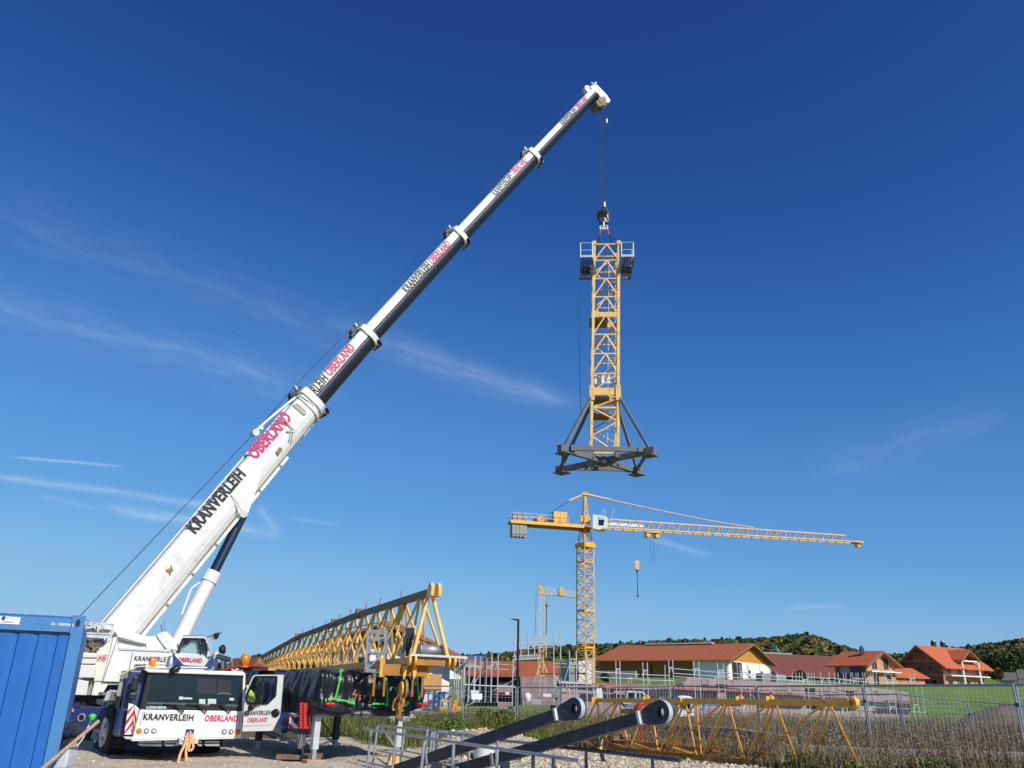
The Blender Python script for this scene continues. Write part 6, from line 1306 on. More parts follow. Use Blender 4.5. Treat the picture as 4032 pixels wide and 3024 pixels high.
scaf('scaffold', 'tall scaffold with lattice bridge beside the lamp post', [(c5(720), c5(785), y5(400)), (c5(860), c5(925), y5(390)), (c5(980), c5(1042), y5(382))], y5(620), plane=PL5(50.),
     rails=[(s5(720, 498), s5(1120, 462)), (s5(720, 540), s5(1120, 512)), (s5(725, 407), s5(785, 412))], planks=[(s5(745, 588), s5(975, 575), 5, deckw), (s5(980, 570), s5(1120, 565), 5, deckw)])
tb6 = MB(); pl_ = PL5(49.9); tb6.tube(pl_(s5(700, 612)), pl_(s5(980, 596)), .04, 6).tube(pl_(s5(702, 650)), pl_(s5(982, 632)), .04, 6)
for k in range(10): x = 705+k*28; tb6.tube(pl_(s5(x, 650-k*1.8)), pl_(s5(x+14, 611-k*1.7)), .025, 5).tube(pl_(s5(x+14, 611-k*1.7)), pl_(s5(x+28, 648-k*1.8)), .025, 5)
single('lattice_girder', 'aluminium lattice girder carrying the tall scaffold by the lamp post', 'girder', tb6, galvw)
scaf('scaffold', 'scaffold tower with ladder right of the small crane', [(c5(1120), c5(1190), y5(348))], y5(1110), plane=PL5(46.5), planks=[(s5(985, 780), s5(1180, 778), 6, deckw)],
     rails=[(s5(1120, 462), s5(1190, 470)), (s5(1120, 680), s5(1270, 690)), (s5(1120, 720), s5(1370, 725)), (s5(1120, 840), s5(1150, 1000)), (s5(1150, 840), s5(1125, 1000)), (s5(1030, 790), s5(1028, 1000)), (s5(985, 790), s5(965, 1020))], diags=[(s5(905, 920), s5(970, 700)), (s5(1120, 790), s5(1240, 980))])
scaf('scaffold', 'scaffold tower just left of the tall crane mast', [(c5(1280), c5(1350), y5(550))], y5(1120), plane=PL5(46.), planks=[(s5(1290, 775), s5(1450, 778), 6, deckw)],
     rails=[(s5(1280, 690), s5(1460, 700)), (s5(1330, 790), s5(1330, 1000)), (s5(1300, 640), s5(1360, 635))], diags=[(s5(1275, 705), s5(1200, 950)), (s5(1230, 860), s5(1290, 990))])
scaf('scaffold', 'scaffold tower in front of the pale container and tall crane mast', [(c5(1455), c5(1522), y5(555))], y5(1110), plane=PL5(45.5), rails=[(s5(1455, 790), s5(1520, 795)), (s5(1455, 915), s5(1520, 920)), (s5(1512, 640), s5(1515, 880)), (s5(1530, 768), s5(1700, 780)), (s5(1530, 822), s5(1700, 832))], diags=[(s5(1500, 880), s5(1560, 1060)), (s5(1570, 930), s5(1500, 1000))])
scaf('scaffold', 'cluster of scaffold frames on the left dark shell', [(c5(155), c5(213), y5(608)), (c5(206), c5(262), y5(608)), (c5(258), c5(320), y5(602)), (c5(310), c5(372), y5(620)), (c5(370), c5(434), y5(592)), (c5(425), c5(488), y5(620)), (c5(485), c5(552), y5(582))], y5(1080), plane=PL5(46.),
     rails=[(s5(550, 690), s5(715, 700)), (s5(510, 740), s5(715, 748)), (s5(270, 715), s5(480, 735)), (s5(220, 715), s5(360, 712)), (s5(540, 905), s5(720, 910)), (s5(105, 715), s5(100, 1000)), (s5(130, 715), s5(120, 1000)), (s5(180, 700), s5(170, 1060)), (s5(100, 755), s5(210, 760))],
     planks=[(s5(190, 795), s5(360, 803), 5, deckw), (s5(330, 790), s5(480, 800), 4, deckw), (s5(150, 995), s5(250, 1000), 4, deckw)],
     diags=[(s5(500, 960), s5(735, 842)), (s5(215, 1120), s5(355, 1060)), (s5(300, 900), s5(360, 800)), (s5(215, 1120), s5(290, 960)), (s5(275, 900), s5(310, 810))])
scaf('scaffold', 'single scaffold standard pair left of the lamp post', [(c5(703), c5(745), y5(640))], y5(1120), plane=PL5(45.8))
# ---------------------------------------------------------------- lamp post
lpz = float(tz(.5, 44)); lm = Thing('street_lamp', 'black slender street lamp with flat head left of the small crane', 'street lamp', V((P(2035, 2850, 44).x, 44, lpz)))
lb = lm.loc; lt_ = P(2041, 2442, 44); lt_.x = P(2041, 2442, 44).x
lm.part('pole', MB().tube(lb, lb.lerp(lt_, .55), .085, 14).tube(lb.lerp(lt_, .55), lt_, .06, 14), black)
lm.part('lamp_head', MB().prism([P(*R5(*q), 44) for q in ((680, 220), (740, 226), (770, 232), (768, 250), (752, 250), (735, 238), (690, 228))], V((0, .3, 0))), black, bevel=.01)
# ---------------------------------------------------------------- vehicles and kit behind the fence
def vp(q, Y, o=0.): return P(q[0], q[1], Y+o)
ex = Thing('excavator', 'small excavator with rounded grey cab and yellow blue body behind the fence', 'excavator', vp(S5(760, 560), 43)-UP*.3)
E = ex.part; s = S5
c_ = E('cab_frame', MB().path([vp(s(*q), 43) for q in ((610, 385), (628, 272), (740, 268), (735, 385))], .05).path([vp(s(*q), 43) for q in ((735, 385), (745, 300), (790, 275), (850, 285), (895, 340), (910, 385))], .05).path([vp(s(805, 280), 43), vp(s(810, 385), 43)], .035).prism([vp(s(*q), 43, -.05) for q in ((622, 268), (740, 262), (850, 278), (845, 292), (740, 282), (622, 286))], V((0, 1.3, 0))), galvw)
E('cab_glass', MB().prism([vp(s(*q), 43, .1) for q in ((615, 385), (632, 285), (735, 285), (730, 385))], V((0, 1.1, 0))), glass); E('cab_glass', MB().prism([vp(s(*q), 43, .1) for q in ((740, 385), (750, 300), (800, 285), (850, 295), (890, 345), (903, 385))], V((0, 1.1, 0))), mat('pale_glass', (.14, .2, .19), .2, coat=1))
E('body', MB().prism([vp(s(*q), 43, -.02) for q in ((560, 390), (920, 390), (915, 470), (640, 500), (570, 450))], V((0, 1.5, 0))), basegrey); E('engine_cover', MB().prism([vp(s(*q), 43, -.1) for q in ((570, 415), (700, 420), (680, 450), (570, 450))], V((0, .3, 0))), mat('machine_yellow', (.72, .6, .05), .5)); E('side_panel', MB().prism([vp(s(*q), 43, -.15) for q in ((600, 480), (690, 435), (702, 465), (610, 515))], V((0, .3, 0))), mat('sky_blue_paint', (.06, .28, .75), .5))
E('track', MB().prism([vp(s(*q), 43) for q in ((580, 560), (600, 530), (900, 530), (920, 560), (900, 590), (600, 590))], V((0, 1.4, 0))), black)
ld = Thing('loader', 'white loader cab behind the yellow jib section', 'loader', vp(S5(1450, 640), 42)-UP*.2); 
ld.part('cab_frame', MB().path([vp(s(*q), 42) for q in ((1370, 600), (1370, 360), (1400, 350), (1540, 360), (1560, 390), (1560, 560))], .09).prism([vp(s(*q), 42, .05) for q in ((1365, 345), (1555, 355), (1550, 385), (1365, 375))], V((0, 1.2, 0))), printw)
ld.part('cab_glass', MB().prism([vp(s(*q), 42, .2) for q in ((1385, 375), (1545, 380), (1550, 520), (1385, 520))], V((0, 1.0, 0))), glass); ld.part('body', MB().prism([vp(s(*q), 42) for q in ((1350, 530), (1590, 550), (1600, 620), (1350, 640))], V((0, 1.4, 0))), printw)
bm = Thing('machine_arm', 'white and blue machine arm right of the white loader cab', 'machine arm', vp(S5(1800, 560), 42))
bm.part('arm', MB().prism([vp(s(*q), 42) for q in ((1690, 560), (1760, 450), (1810, 440), (1780, 500), (1720, 560))], V((0, .25, 0))).prism([vp(s(*q), 42, .05) for q in ((1800, 435), (2000, 450), (1985, 480), (1810, 470))], V((0, .2, 0))), printw)
bm.part('blue_hose_set', MB().prism([vp(s(*q), 42, -.05) for q in ((1715, 540), (1760, 455), (1790, 465), (1745, 540))], V((0, .05, 0))).prism([vp(s(*q), 42, -.06) for q in ((1800, 438), (1990, 452), (1960, 470), (1810, 468))], V((0, .05, 0))), mat('sky_blue_paint', (.06, .28, .75), .5))
# portable cabin, orange machine, pallets behind the load
s = S7
cb_ = Thing('site_cabin', 'white site cabin with light blue roof edge behind the black load', 'site cabin', vp(s(150, 900), 48)); 
cb_.part('wall', MB().prism([vp(s(*q), 48) for q in ((-200, 490), (280, 490), (270, 900), (-200, 905))], V((.4, 2.4, 0))), printw); cb_.part('roof_edge', MB().prism([vp(s(*q), 48, -.05) for q in ((-200, 455), (305, 460), (302, 495), (-200, 490))], V((.4, 2.5, 0))), mat('pale_teal', (.35, .58, .52), .6)); cb_.part('corner_edge', MB().prism([vp(s(*q), 48, -.06) for q in ((265, 470), (303, 470), (290, 650), (262, 650))], V((.1, .3, 0))), mat('sky_blue_paint', (.06, .28, .75), .5))
cb_.part('door_seam', MB().beam(vp(s(200, 500), 47.9), vp(s(165, 890), 47.9), .09, .04), basegrey); cb_.part('blue_poster', MB().prism([vp(s(*q), 47.9) for q in ((35, 825), (105, 840), (95, 905), (20, 895))], V((0, .02, 0))), printb)
om = Thing('orange_machine', 'orange and yellow site machine between the white cabin and the scaffold', 'machine', vp(s(520, 900), 45)); oy = mat('machine_orange', (.78, .28, .02), .5)
for q, m_ in ((((290, 640), (475, 650), (475, 685), (290, 680)), yellow), (((270, 795), (480, 790), (490, 900), (280, 915)), yellow), (((475, 655), (515, 650), (520, 850), (480, 850)), oy), (((580, 655), (670, 640), (680, 720), (600, 720)), oy), (((550, 720), (660, 715), (650, 880), (560, 870)), oy), (((600, 800), (780, 790), (775, 900), (620, 900)), yellow)):
    om.part('body_panel', MB().prism([vp(s(*p), 45) for p in q], V((0, .8, 0))), m_, bevel=.03)
single('grey_tarpaulin', 'grey pointed tarpaulin heap in front of the orange machine', 'tarpaulin', MB().prism([vp(s(*q), 44) for q in ((430, 960), (470, 860), (510, 820), (570, 880), (640, 930), (660, 960))], V((0, 1, 0))), galvw)
s = T2; ps = [('stack of dark pallets under the left part of the load', ((270, 880), (470, 890), (470, 1040), (280, 1010)), 36., woodd), ('heap of light blue white sheets under the middle of the load', ((860, 870), (1510, 870), (1500, 950), (1100, 1020), (860, 930)), 37., mat('pale_sheet', (.5, .58, .62), .6)), ('tilted grey pallet under the middle of the load', ((810, 900), (1020, 960), (990, 1040), (800, 980)), 35.5, galv), ('low white crates right of the rusty hook', ((1390, 990), (1800, 960), (1800, 1080), (1420, 1130)), 35., printw), ('pale boards behind the weeds right of the load leg', ((1800, 880), (2210, 900), (2200, 960), (1800, 950)), 40., concrete)]
for lb_, q, Y, m_ in ps:
    mb = MB(); a, b, c, d = [P(*s(*p), Y) for p in (q if len(q) == 4 else (q[0], q[1], q[2], q[4]))]; nl = 5
    for k in range(nl):
        t0, t1 = k/nl, (k+.72)/nl; mb.prism([a.lerp(d, t0), b.lerp(c, t0), b.lerp(c, t1), a.lerp(d, t1)], V((.1*math.sin(k), 1.2, 0)))
    single('pallet_stack', lb_, 'pallet stack', mb, m_)
# dirt mound right
hm_ = MB(); c = P(3990, 2850, 40)
X, Y = np.meshgrid(np.linspace(-5, 6, 26), np.linspace(-3, 3, 16)); Z = 1.9*np.exp(-(X/3.2)**2-(Y/1.8)**2)+.12*np.sin(X*3+Y*5)*np.exp(-(X/4)**2)
ok_ = [V((c.x+1+x, c.y+2+y, -.4+z)) for x, y, z in zip(X.ravel(), Y.ravel(), Z.ravel())]; hm_.add(ok_, [(i*26+j, i*26+j+1, (i+1)*26+j+1, (i+1)*26+j) for i in range(15) for j in range(25)], True)
single('earth_mound', 'brown heap of dug earth at the right edge behind the fence', 'earth mound', hm_, mat('earth', (.15, .115, .075), .95, var=.4, scale=2, bump=.8, bscale=4))
# ---------------------------------------------------------------- houses
def gable_house(name, label, c0, dg, gw, ll, zb_, ze, zr, mg, ml, mr, oh=1.0, cat='house', flip=1, og=None):
    """c0 near corner, dg gable direction (unit), gw gable width, ll length along the perpendicular away from the near side"""
    dg = V((*dg, 0)).normalized(); dl = V((-dg.y, dg.x, 0))*flip; c0 = V((c0[0], c0[1], 0)); og = oh if og is None else og
    t = Thing(name, label, cat, c0+dg*gw/2+dl*ll/2+UP*zb_); ap = c0+dg*gw/2
    t.ax = (dg, dl, c0, zb_)
    t.part('gable_wall', MB().prism([c0+UP*zb_, c0+dg*gw+UP*zb_, c0+dg*gw+UP*ze, ap+UP*(zr-.25), c0+UP*ze], dl*.35), mg)
    t.part('gable_wall', MB().prism([c0+dl*(ll-.35)+UP*zb_, c0+dg*gw+dl*(ll-.35)+UP*zb_, c0+dg*gw+dl*(ll-.35)+UP*ze, ap+dl*(ll-.35)+UP*(zr-.25), c0+dl*(ll-.35)+UP*ze], dl*.35), mg)
    for s_ in (0, gw-.35): t.part('side_wall', MB().prism([c0+dg*s_+dl*.35+UP*zb_, c0+dg*s_+dl*(ll-.35)+UP*zb_, c0+dg*s_+dl*(ll-.35)+UP*(ze-.05), c0+dg*s_+dl*.35+UP*(ze-.05)], dg*.35), ml)
    sl = (zr-ze)/(gw/2); 
    rf = MB()
    for sgn, o in ((-1, c0), (1, c0+dg*gw)):
        e = o+dg*sgn*oh+UP*(ze-sl*oh); r_ = ap+UP*zr
        rf.prism([e-dl*og, r_-dl*og, r_+dl*(ll+og), e+dl*(ll+og)], UP*.28)
    t.part('roof', rf, mr)
    fa = MB()
    for sgn, o in ((-1, c0), (1, c0+dg*gw)):
        e = o+dg*sgn*oh+UP*(ze-sl*oh); r_ = ap+UP*zr; fa.beam(e-dl*(og+.05)-UP*.05, r_-dl*(og+.05)-UP*.05, .12, .35)
    t.part('barge_board', fa, woodd)
    return t
def onwall(t, kind, x, z, w, h, m_, side='g', out=.03, parent=None, th=.1):
    dg, dl, c0, zb_ = t.ax
    if side == 'g': o, u, n = c0, dg, -dl
    elif side == 's': o, u, n = c0, dl, -dg
    else: o, u, n = c0, dl, dg
    p = o+u*x+UP*(zb_+z)+n*out; return t.part(kind, MB().prism([p, p+u*w, p+u*w+UP*h, p+UP*h], -n*th), m_, parent=parent)
# barn
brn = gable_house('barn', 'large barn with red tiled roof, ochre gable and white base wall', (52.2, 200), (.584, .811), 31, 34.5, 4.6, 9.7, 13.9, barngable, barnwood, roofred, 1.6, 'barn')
onwall(brn, 'white_wall', -.05, 0, 31.1, 4.9, plaster, 'g', .1, th=.2); onwall(brn, 'white_wall', 0, 0, 8.5, 5.0, plaster, 's', .1, th=.2)
onwall(brn, 'barn_door', 3.2, 0.2, 6.5, 4.5, darkint, 'g', .16); onwall(brn, 'door_leaf', 6.0, .2, .25, 4.4, galvw, 'g', .3)
for x in (14., 23.): w_ = onwall(brn, 'window', x, 2.2, 1.6, 1.1, printw, 'g', .16); onwall(brn, 'window_pane', x+.15, 2.35, 1.3, .8, glass, 'g', .2, parent=w_)
w_ = onwall(brn, 'window', 14, .6, 1.8, 1.3, printw, 'g', .16); onwall(brn, 'window_pane', 14.15, .75, 1.5, 1.0, glass, 'g', .2, parent=w_)
onwall(brn, 'door', 22.3, .5, .5, 3.8, galvw, 'g', .16)
onwall(brn, 'concrete_wall', 23.2, -.2, 12.6, 2.6, concrete, 's', 1.6, th=1.5)
onwall(brn, 'barn_door', 19.3, .2, .35, 4.0, darkint, 's', .1)
dg, dl, c0, zb_ = brn.ax; ra = c0+dg*15.5+UP*(13.9+.45); brn.part('ridge_skylight', MB().beam(ra+dl*9-dg*.5, ra+dl*28-dg*.5, 1.4, .35), galvw)
rfm = MB()
for k in range(12): 
    for sgn in (-1, 1): rfm.beam(c0+dg*(15.5+sgn*15.5*k/12)-dl*.3+UP*(13.9-.2-4.2*k/12), c0+dg*(15.5+sgn*15.5*k/12)-dl*1.5+UP*(13.9-.2-4.2*k/12), .2, .3)
brn.part('rafters', rfm, woodd)
for x, m_ in ((3086, galvw),): brn.part('downpipe', MB().tube(c0-dl*.4-dg*.2+UP*4.6, c0-dl*.4-dg*.2+UP*9.4, .12, 6), galvw)
bg_ = Thing('garden_box', 'grey wrapped bales standing before the white barn wall', 'bales', P(3020, 2682, 185))
bg_.part('bale', MB().cube(P(3012, 2670, 185), 4.0, 2, 1.9, .6), basegrey, bevel=.3); bg_.part('bale', MB().cube(P(3065, 2672, 185), 3.5, 2, 1.7, .6), galv, bevel=.4)
# middle house
mh = gable_house('house', 'smaller orange block house with red roof between the brown roof and the big house', (78.9, 185), (.85, .53), 10.2, 8.1, 4.2, 8.9, 11.5, orbr, orbr_shade, roofor, 1.35)
for x in (2.0, 6.2): w_ = onwall(mh, 'window', x, 3.6, 1.9, 2.5, mat('window_frame_grey', (.25, .22, .2), .6), 'g', .05); onwall(mh, 'window_pane', x+.2, 3.7, .6, 2.3, glass, 'g', .1, parent=w_); onwall(mh, 'window_pane', x+1.05, 3.7, .6, 2.3, glass, 'g', .1, parent=w_)
for x, h_ in ((2.1, 2.3), (6.8, 1.4)): w_ = onwall(mh, 'window', x, 2.5-h_+.2, 1.9, h_, mat('window_frame_grey', (.25, .22, .2)), 'g', .05); onwall(mh, 'window_pane', x+.15, 2.6-h_+.2, 1.6, h_-.25, glass, 'g', .1, parent=w_)
dg, dl, c0, zb_ = mh.ax; mh.part('balcony_slab', MB().box(c0+dg*5.5-dl*.6+UP*(zb_+3.1), dg*5.3, dl*.6, UP*.12), plaster)
mh.part('chimney', MB().cube(c0+dg*3.4+dl*3.0+UP*11.6, .75, .75, 1.6).cube(c0+dg*3.4+dl*3.0+UP*12.6, .5, .5, .4), dgrey)
for x in (1.3, 4.2): bn = onwall(mh, 'banner', x, 2.7, 2.4, 1.5, printb if x < 3 else mat('pale_print', (.3, .4, .6)), 's', .08)
wfr = mat('window_frame_grey', (.25, .22, .2), .6)
lk = gable_house('annex_building', 'low orange annex with red roof linking the two block houses', (87.9, 191.6), (-.53, .85), 6.5, 11.3, 4.2, 6.7, 8.4, orbr, orbr, roofor, .8, 'annex', flip=-1)
for x in (1.4, 4.6, 7.8): onwall(lk, 'window', x, 1.1, 1.0, .9, wfr, 's', .05)
bh = gable_house('house', 'big orange block house with dormer gable and two white framed balconies', (103.2, 200), (-.53, .85), 9.4, 17.3, 4.0, 10.2, 13.9, orbr_shade, orbr, roofor, 1.9, flip=-1, og=1.7)
dg, dl, c0, zb_ = bh.ax
for x, z, w, h in ((6.0, 6.8, 1.1, 1.3),): pass
for x, z, w, h in ((4.2, 7.3, 1.2, 1.6), (2.3, 3.9, 1.1, 1.7), (5.2, 3.9, 1.0, 1.7), (1.6, .7, 1.5, 1.7)):
    w_ = onwall(bh, 'window', x, z, w, h, wfr, 'g', .06); onwall(bh, 'window_pane', x+.15, z+.15, w-.3, h-.3, glass, 'g', .1, parent=w_)
for z in (3.3, 6.4): onwall(bh, 'ring_beam', 0, z, 9.4, .22, orbr, 'g', .03)
for x in (3.0, 6.2): onwall(bh, 'corner_pier', x, 6.6, .3, 2.4, orbr, 'g', .03)
for x, z, w, h in ((1.8, 3.7, 1.7, 2.6), (6.5, 3.7, 1.2, 2.6), (9.3, 4.2, 1.3, 1.5), (14.2, 3.7, 1.4, 2.6), (1.8, .8, 1.8, 1.4), (6.6, .1, 1.3, 2.2), (9.6, .1, 1.4, 2.2), (14.3, .3, 1.4, 1.9)):
    w_ = onwall(bh, 'window', x, z, w, h, wfr, 's', .06); onwall(bh, 'window_pane', x+.12, z+.12, w/2-.2, h-.24, glass, 's', .1, parent=w_); onwall(bh, 'window_pane', x+w/2+.08, z+.12, w/2-.2, h-.24, glass, 's', .1, parent=w_)
bh.part('balcony_slab', MB().box(c0+dl*9.2-dg*.8+UP*(zb_+3.25), dl*8.3, dg*.8, UP*.13), plaster)
bh.part('balcony_slab', MB().box(c0+dl*9.8-dg*.8+UP*(zb_+6.7), dl*3.6, dg*.8, UP*.15), plaster)
for x in (6.3, 13.3): bh.part('balcony_column', MB().beam(c0+dl*x-dg*1.5+UP*zb_, c0+dl*x-dg*1.5+UP*(zb_+6.7), .32), plaster)
# cross gable with its own roof
d0 = c0+dl*9.8; dm = MB(); dm.prism([d0-dl*3.1+UP*10, d0+dl*3.1+UP*10, d0+dl*3.1+UP*10.6, d0+UP*12.4, d0-dl*3.1+UP*10.6], dg*3.5); bh.part('dormer_wall', dm, orbr)
dr_ = MB()
for sgn in (-1, 1): e = d0+dl*sgn*4.0+UP*10.7; r_ = d0+UP*13.2; dr_.prism([e-dg*1.9, r_-dg*1.9, r_+dg*4.4, e+dg*4.4], UP*.24)
bh.part('dormer_roof', dr_, roofor)
bm_ = MB()
for sgn in (-1, 1): e = d0+dl*sgn*4.0+UP*10.65; r_ = d0+UP*13.15; bm_.beam(e-dg*1.95, r_-dg*1.95, .14, .34)
bh.part('barge_board', bm_, woodd)
w_ = bh.part('window', MB().box(d0+UP*11.1-dg*.03, dl*.9, dg*.04, UP*.8), wfr); bh.part('window_pane', MB().box(d0+UP*11.1-dg*.09, dl*.75, dg*.01, UP*.65), glass, parent=w_)
for x in (6.5, 10.5): bh.part('chimney', MB().cube(c0+dg*5.0+dl*x+UP*14.4, .9, .9, 1.8, .5), dgrey); bh.part('chimney_cap', MB().cube(c0+dg*5.0+dl*x+UP*15.5, .7, .7, .4, .5), galvw)
# dark roofed hall behind
hl_ = gable_house('hall', 'long hall with dark brown red roof between the barn and the orange houses', (79.7, 258), (-.35, .94), 26, 53, 6.0, 8.2, 14.6, darkint, darkint, roofdk, 1.5, 'hall', flip=-1)
hl_.part('ridge_vent', MB().beam(hl_.ax[2]+hl_.ax[0]*13+UP*14.95-hl_.ax[1]*2, hl_.ax[2]+hl_.ax[0]*13+UP*14.95+hl_.ax[1]*20, 1.2, .4), galv)
# church with green onion dome, chapel on the hill
def X3(px, py, Y): return P(px, py, Y)
ch = Thing('church_tower', 'white church tower with green onion dome behind the barn', 'church tower', X3(3063, 2610, 420)); o = X3(3063, 2612, 420)
zt_ = X3(3063, 2576, 420).z; ch.part('tower_shaft', MB().cube(V((o.x, o.y, (o.z-8+zt_)/2)), 2.6, 2.6, zt_-o.z+8, .3), plaster)
hh = (X3(3063, 2530, 420).z-zt_); ch.part('onion_dome', MB().lathe(V((o.x, o.y, zt_)), UP, [(0, 1.6), (hh*.1, 1.3), (hh*.2, 1.7), (hh*.33, 1.75), (hh*.45, 1.2), (hh*.55, .5), (hh*.62, .45), (hh*.7, .15), (hh, .06)], 16), mat('copper_green', (.07, .17, .14), .6))
for k in range(2): ch.part('bell_window', MB().cube(V((o.x+.5, o.y-1.5, zt_-1.2-k*1.8)), .5, .4, .9, .3), darkint)
cp = Thing('chapel', 'small pale chapel with pointed spire high on the wooded hill', 'chapel', X3(3108, 2552, 830)); 
cp.part('tower', MB().prism([X3(*q, 830) for q in ((3103, 2556), (3113, 2556), (3112, 2530), (3108, 2509), (3103, 2530))], V((1, 5, 0))), mat('pale_stone', (.62, .52, .42), .9)); cp.part('nave', MB().prism([X3(*q, 832) for q in ((3113, 2556), (3140, 2558), (3140, 2546), (3136, 2538), (3130, 2542), (3113, 2540))], V((1, 8, 0))), mat('pale_stone', (.62, .52, .42), .9))
cp.part('nave_roof', MB().prism([X3(*q, 831) for q in ((3113, 2540), (3132, 2541), (3136, 2533), (3118, 2533))], V((1, 8, 0))), roofdk)
# houses in the village, left of the tall mast
def vhouse(label, q_near, dgd, Y, gw, ll, h, rh, mw, mr, flip=1, oh=.8, name='house', zoff=0):
    p = P(q_near[0], q_near[1], Y); return gable_house(name, label, (p.x, p.y), dgd, gw, ll, p.z+zoff, p.z+h, p.z+h+rh, mw, mw, mr, oh, 'house', flip=flip)
v1 = vhouse('red roofed village house just left of the small crane mast', (2120, 2690), (.5, .86), 190, 12, 19, 1.6, 3.0, woodd, roofred)
v2 = vhouse('long red village roof behind the pink gable wall right of the small crane', (2240, 2692), (.3, .95), 175, 11, 9.5, 1.2, 2.6, woodd, roofred)
v3 = vhouse('red roofed village house behind the left scaffold cluster', (2050, 2686), (.5, .86), 200, 10, 12, 1.4, 2.9, plaster, roofred)
v4 = gable_house('farm_building', 'brown farm building with grey blue solar roof left of the scaffolds', (P(1722, 2677, 330).x, 330), (.35, .94), 12, 16, 8.3, 10.6, 14.0, woodd, woodd, mat('solar_roof', (.12, .16, .26), .35, var=.15), 1.2, 'farm building', flip=-1)
v5 = gable_house('house', 'white house with low red roof below the solar roofed farm building', (P(1728, 2693, 300).x, 300), (.8, .6), 9, 9, 5.2, 7.4, 9.2, plaster, plaster, roofred, 1., 'house')
gh = vhouse('distant grey roofed house at the far right behind the big orange house', (3940, 2690), (.5, .86), 330, 5, 5, 1.6, 2.2, concrete, mat('grey_roof', (.16, .14, .12), .8), flip=-1)
g2 = vhouse('distant brown roofed house cut by the right edge of the photo', (4020, 2690), (.5, .86), 360, 7, 8, 2.2, 3, plaster, mat('grey_roof', (.16, .14, .12), .8), flip=-1)
# white house behind the long jib
hn = P(1243, 2640, 52); wh1 = gable_house('house', 'white house with red tiled roof and wooden balcony seen through the long yellow jib', (hn.x, hn.y), (.93, .37), 8.6, 24, .0, 3.55, 5.35, plaster, woodd, roofred, 1.2, og=1.3)
dg, dl, c0, zb_ = wh1.ax
onwall(wh1, 'balcony', 1.6, 1.6, 6.2, .9, mat('balcony_wood', (.55, .30, .12), .8), 'g', .9, th=.1); onwall(wh1, 'balcony_floor', 1.6, 1.5, 6.2, .12, woodd, 'g', .9, th=.9)
for x in (2.2, 4.9): w_ = onwall(wh1, 'window', x, 2.0, 1.0, 1.4, woodd, 'g', .05); onwall(wh1, 'window_pane', x+.1, 2.1, .8, 1.2, glass, 'g', .1, parent=w_)
w_ = onwall(wh1, 'window', 3.6, 3.6, .8, .8, woodd, 'g', .05)
s2 = gable_house('shed', 'low building with orange brown roof behind the open cab door', (P(960, 2690, 44).x, 44), (.8, .6), 1.0, 3, -.1, 2.0, 2.7, concrete, concrete, roofred, .5, 'shed')
# pale container by the tall mast
single('storage_container', 'tall pale grey container standing beside the foot of the tall tower crane', 'container', MB().prism([P(*R5(*q), 104) for q in ((1290, 662), (1385, 668), (1385, 870), (1290, 870))], V((-1, 5, 0))), concrete)
single('storage_container', 'white container standing behind the lattice of the tall tower crane', 'container', MB().prism([P(*R5(*q), 103.5) for q in ((1372, 655), (1500, 652), (1505, 880), (1378, 880))], V((1, 5, 0))), printw)
grs = MB(); 
# ---------------------------------------------------------------- trees
aut = np.array([(.085, .10, .03), (.11, .115, .03), (.06, .085, .028), (.18, .12, .035), (.14, .085, .03), (.075, .10, .03), (.20, .16, .04)])
def treeT(label, px, py0, py1, Y, wpx, pal, n=1500, leaf=.35, group=None):
    b = P(px, py0, Y); t_ = P(px, py1, Y); h = t_.z-b.z; r = wpx/2*Y/3373
    t = Thing('tree', label, 'tree', b, group)
    u = rng.normal(size=(n, 3)); u /= np.linalg.norm(u, axis=1)[:, None]; m = 12; lob = rng.normal(size=(m, 3))*.42; lob /= np.maximum(1, np.linalg.norm(lob, axis=1)/.75)[:, None]; k = rng.integers(0, m, n)
    p = lob[k]+u*(rng.uniform(.5, 1, n)**.5)[:, None]*.42; sh = .8+.4*(k[:, None] % 3)/3
    X_ = p[:, 0]*r; Y_2 = p[:, 1]*r; Z_ = h*.58+p[:, 2]*h*.42
    v, f, c = leaves(X_, Y_2, Z_, leaf, pal); npmesh('crown', v, f, mfol, c, parent=t.o)
    mb = MB().tube(V((0, 0, -.3)), V((0, 0, h*.45)), h*.028, 7, h*.016)
    for i in range(5): a = i*1.3; mb.tube(V((0, 0, h*(.25+.04*i))), V((math.cos(a)*r*.5, math.sin(a)*r*.5, h*(.5+.05*i))), h*.012, 5, h*.004)
    mkobj('trunk', mb, woodd, t.o); return t
dk = aut[[0, 2, 5]]; mixa = aut; warm = aut[[3, 4, 1]]
treeT('dark green round tree behind the crane cab and the start of the long jib', 1000, 2690, 2578, 70, 52, dk, 2600, .16)
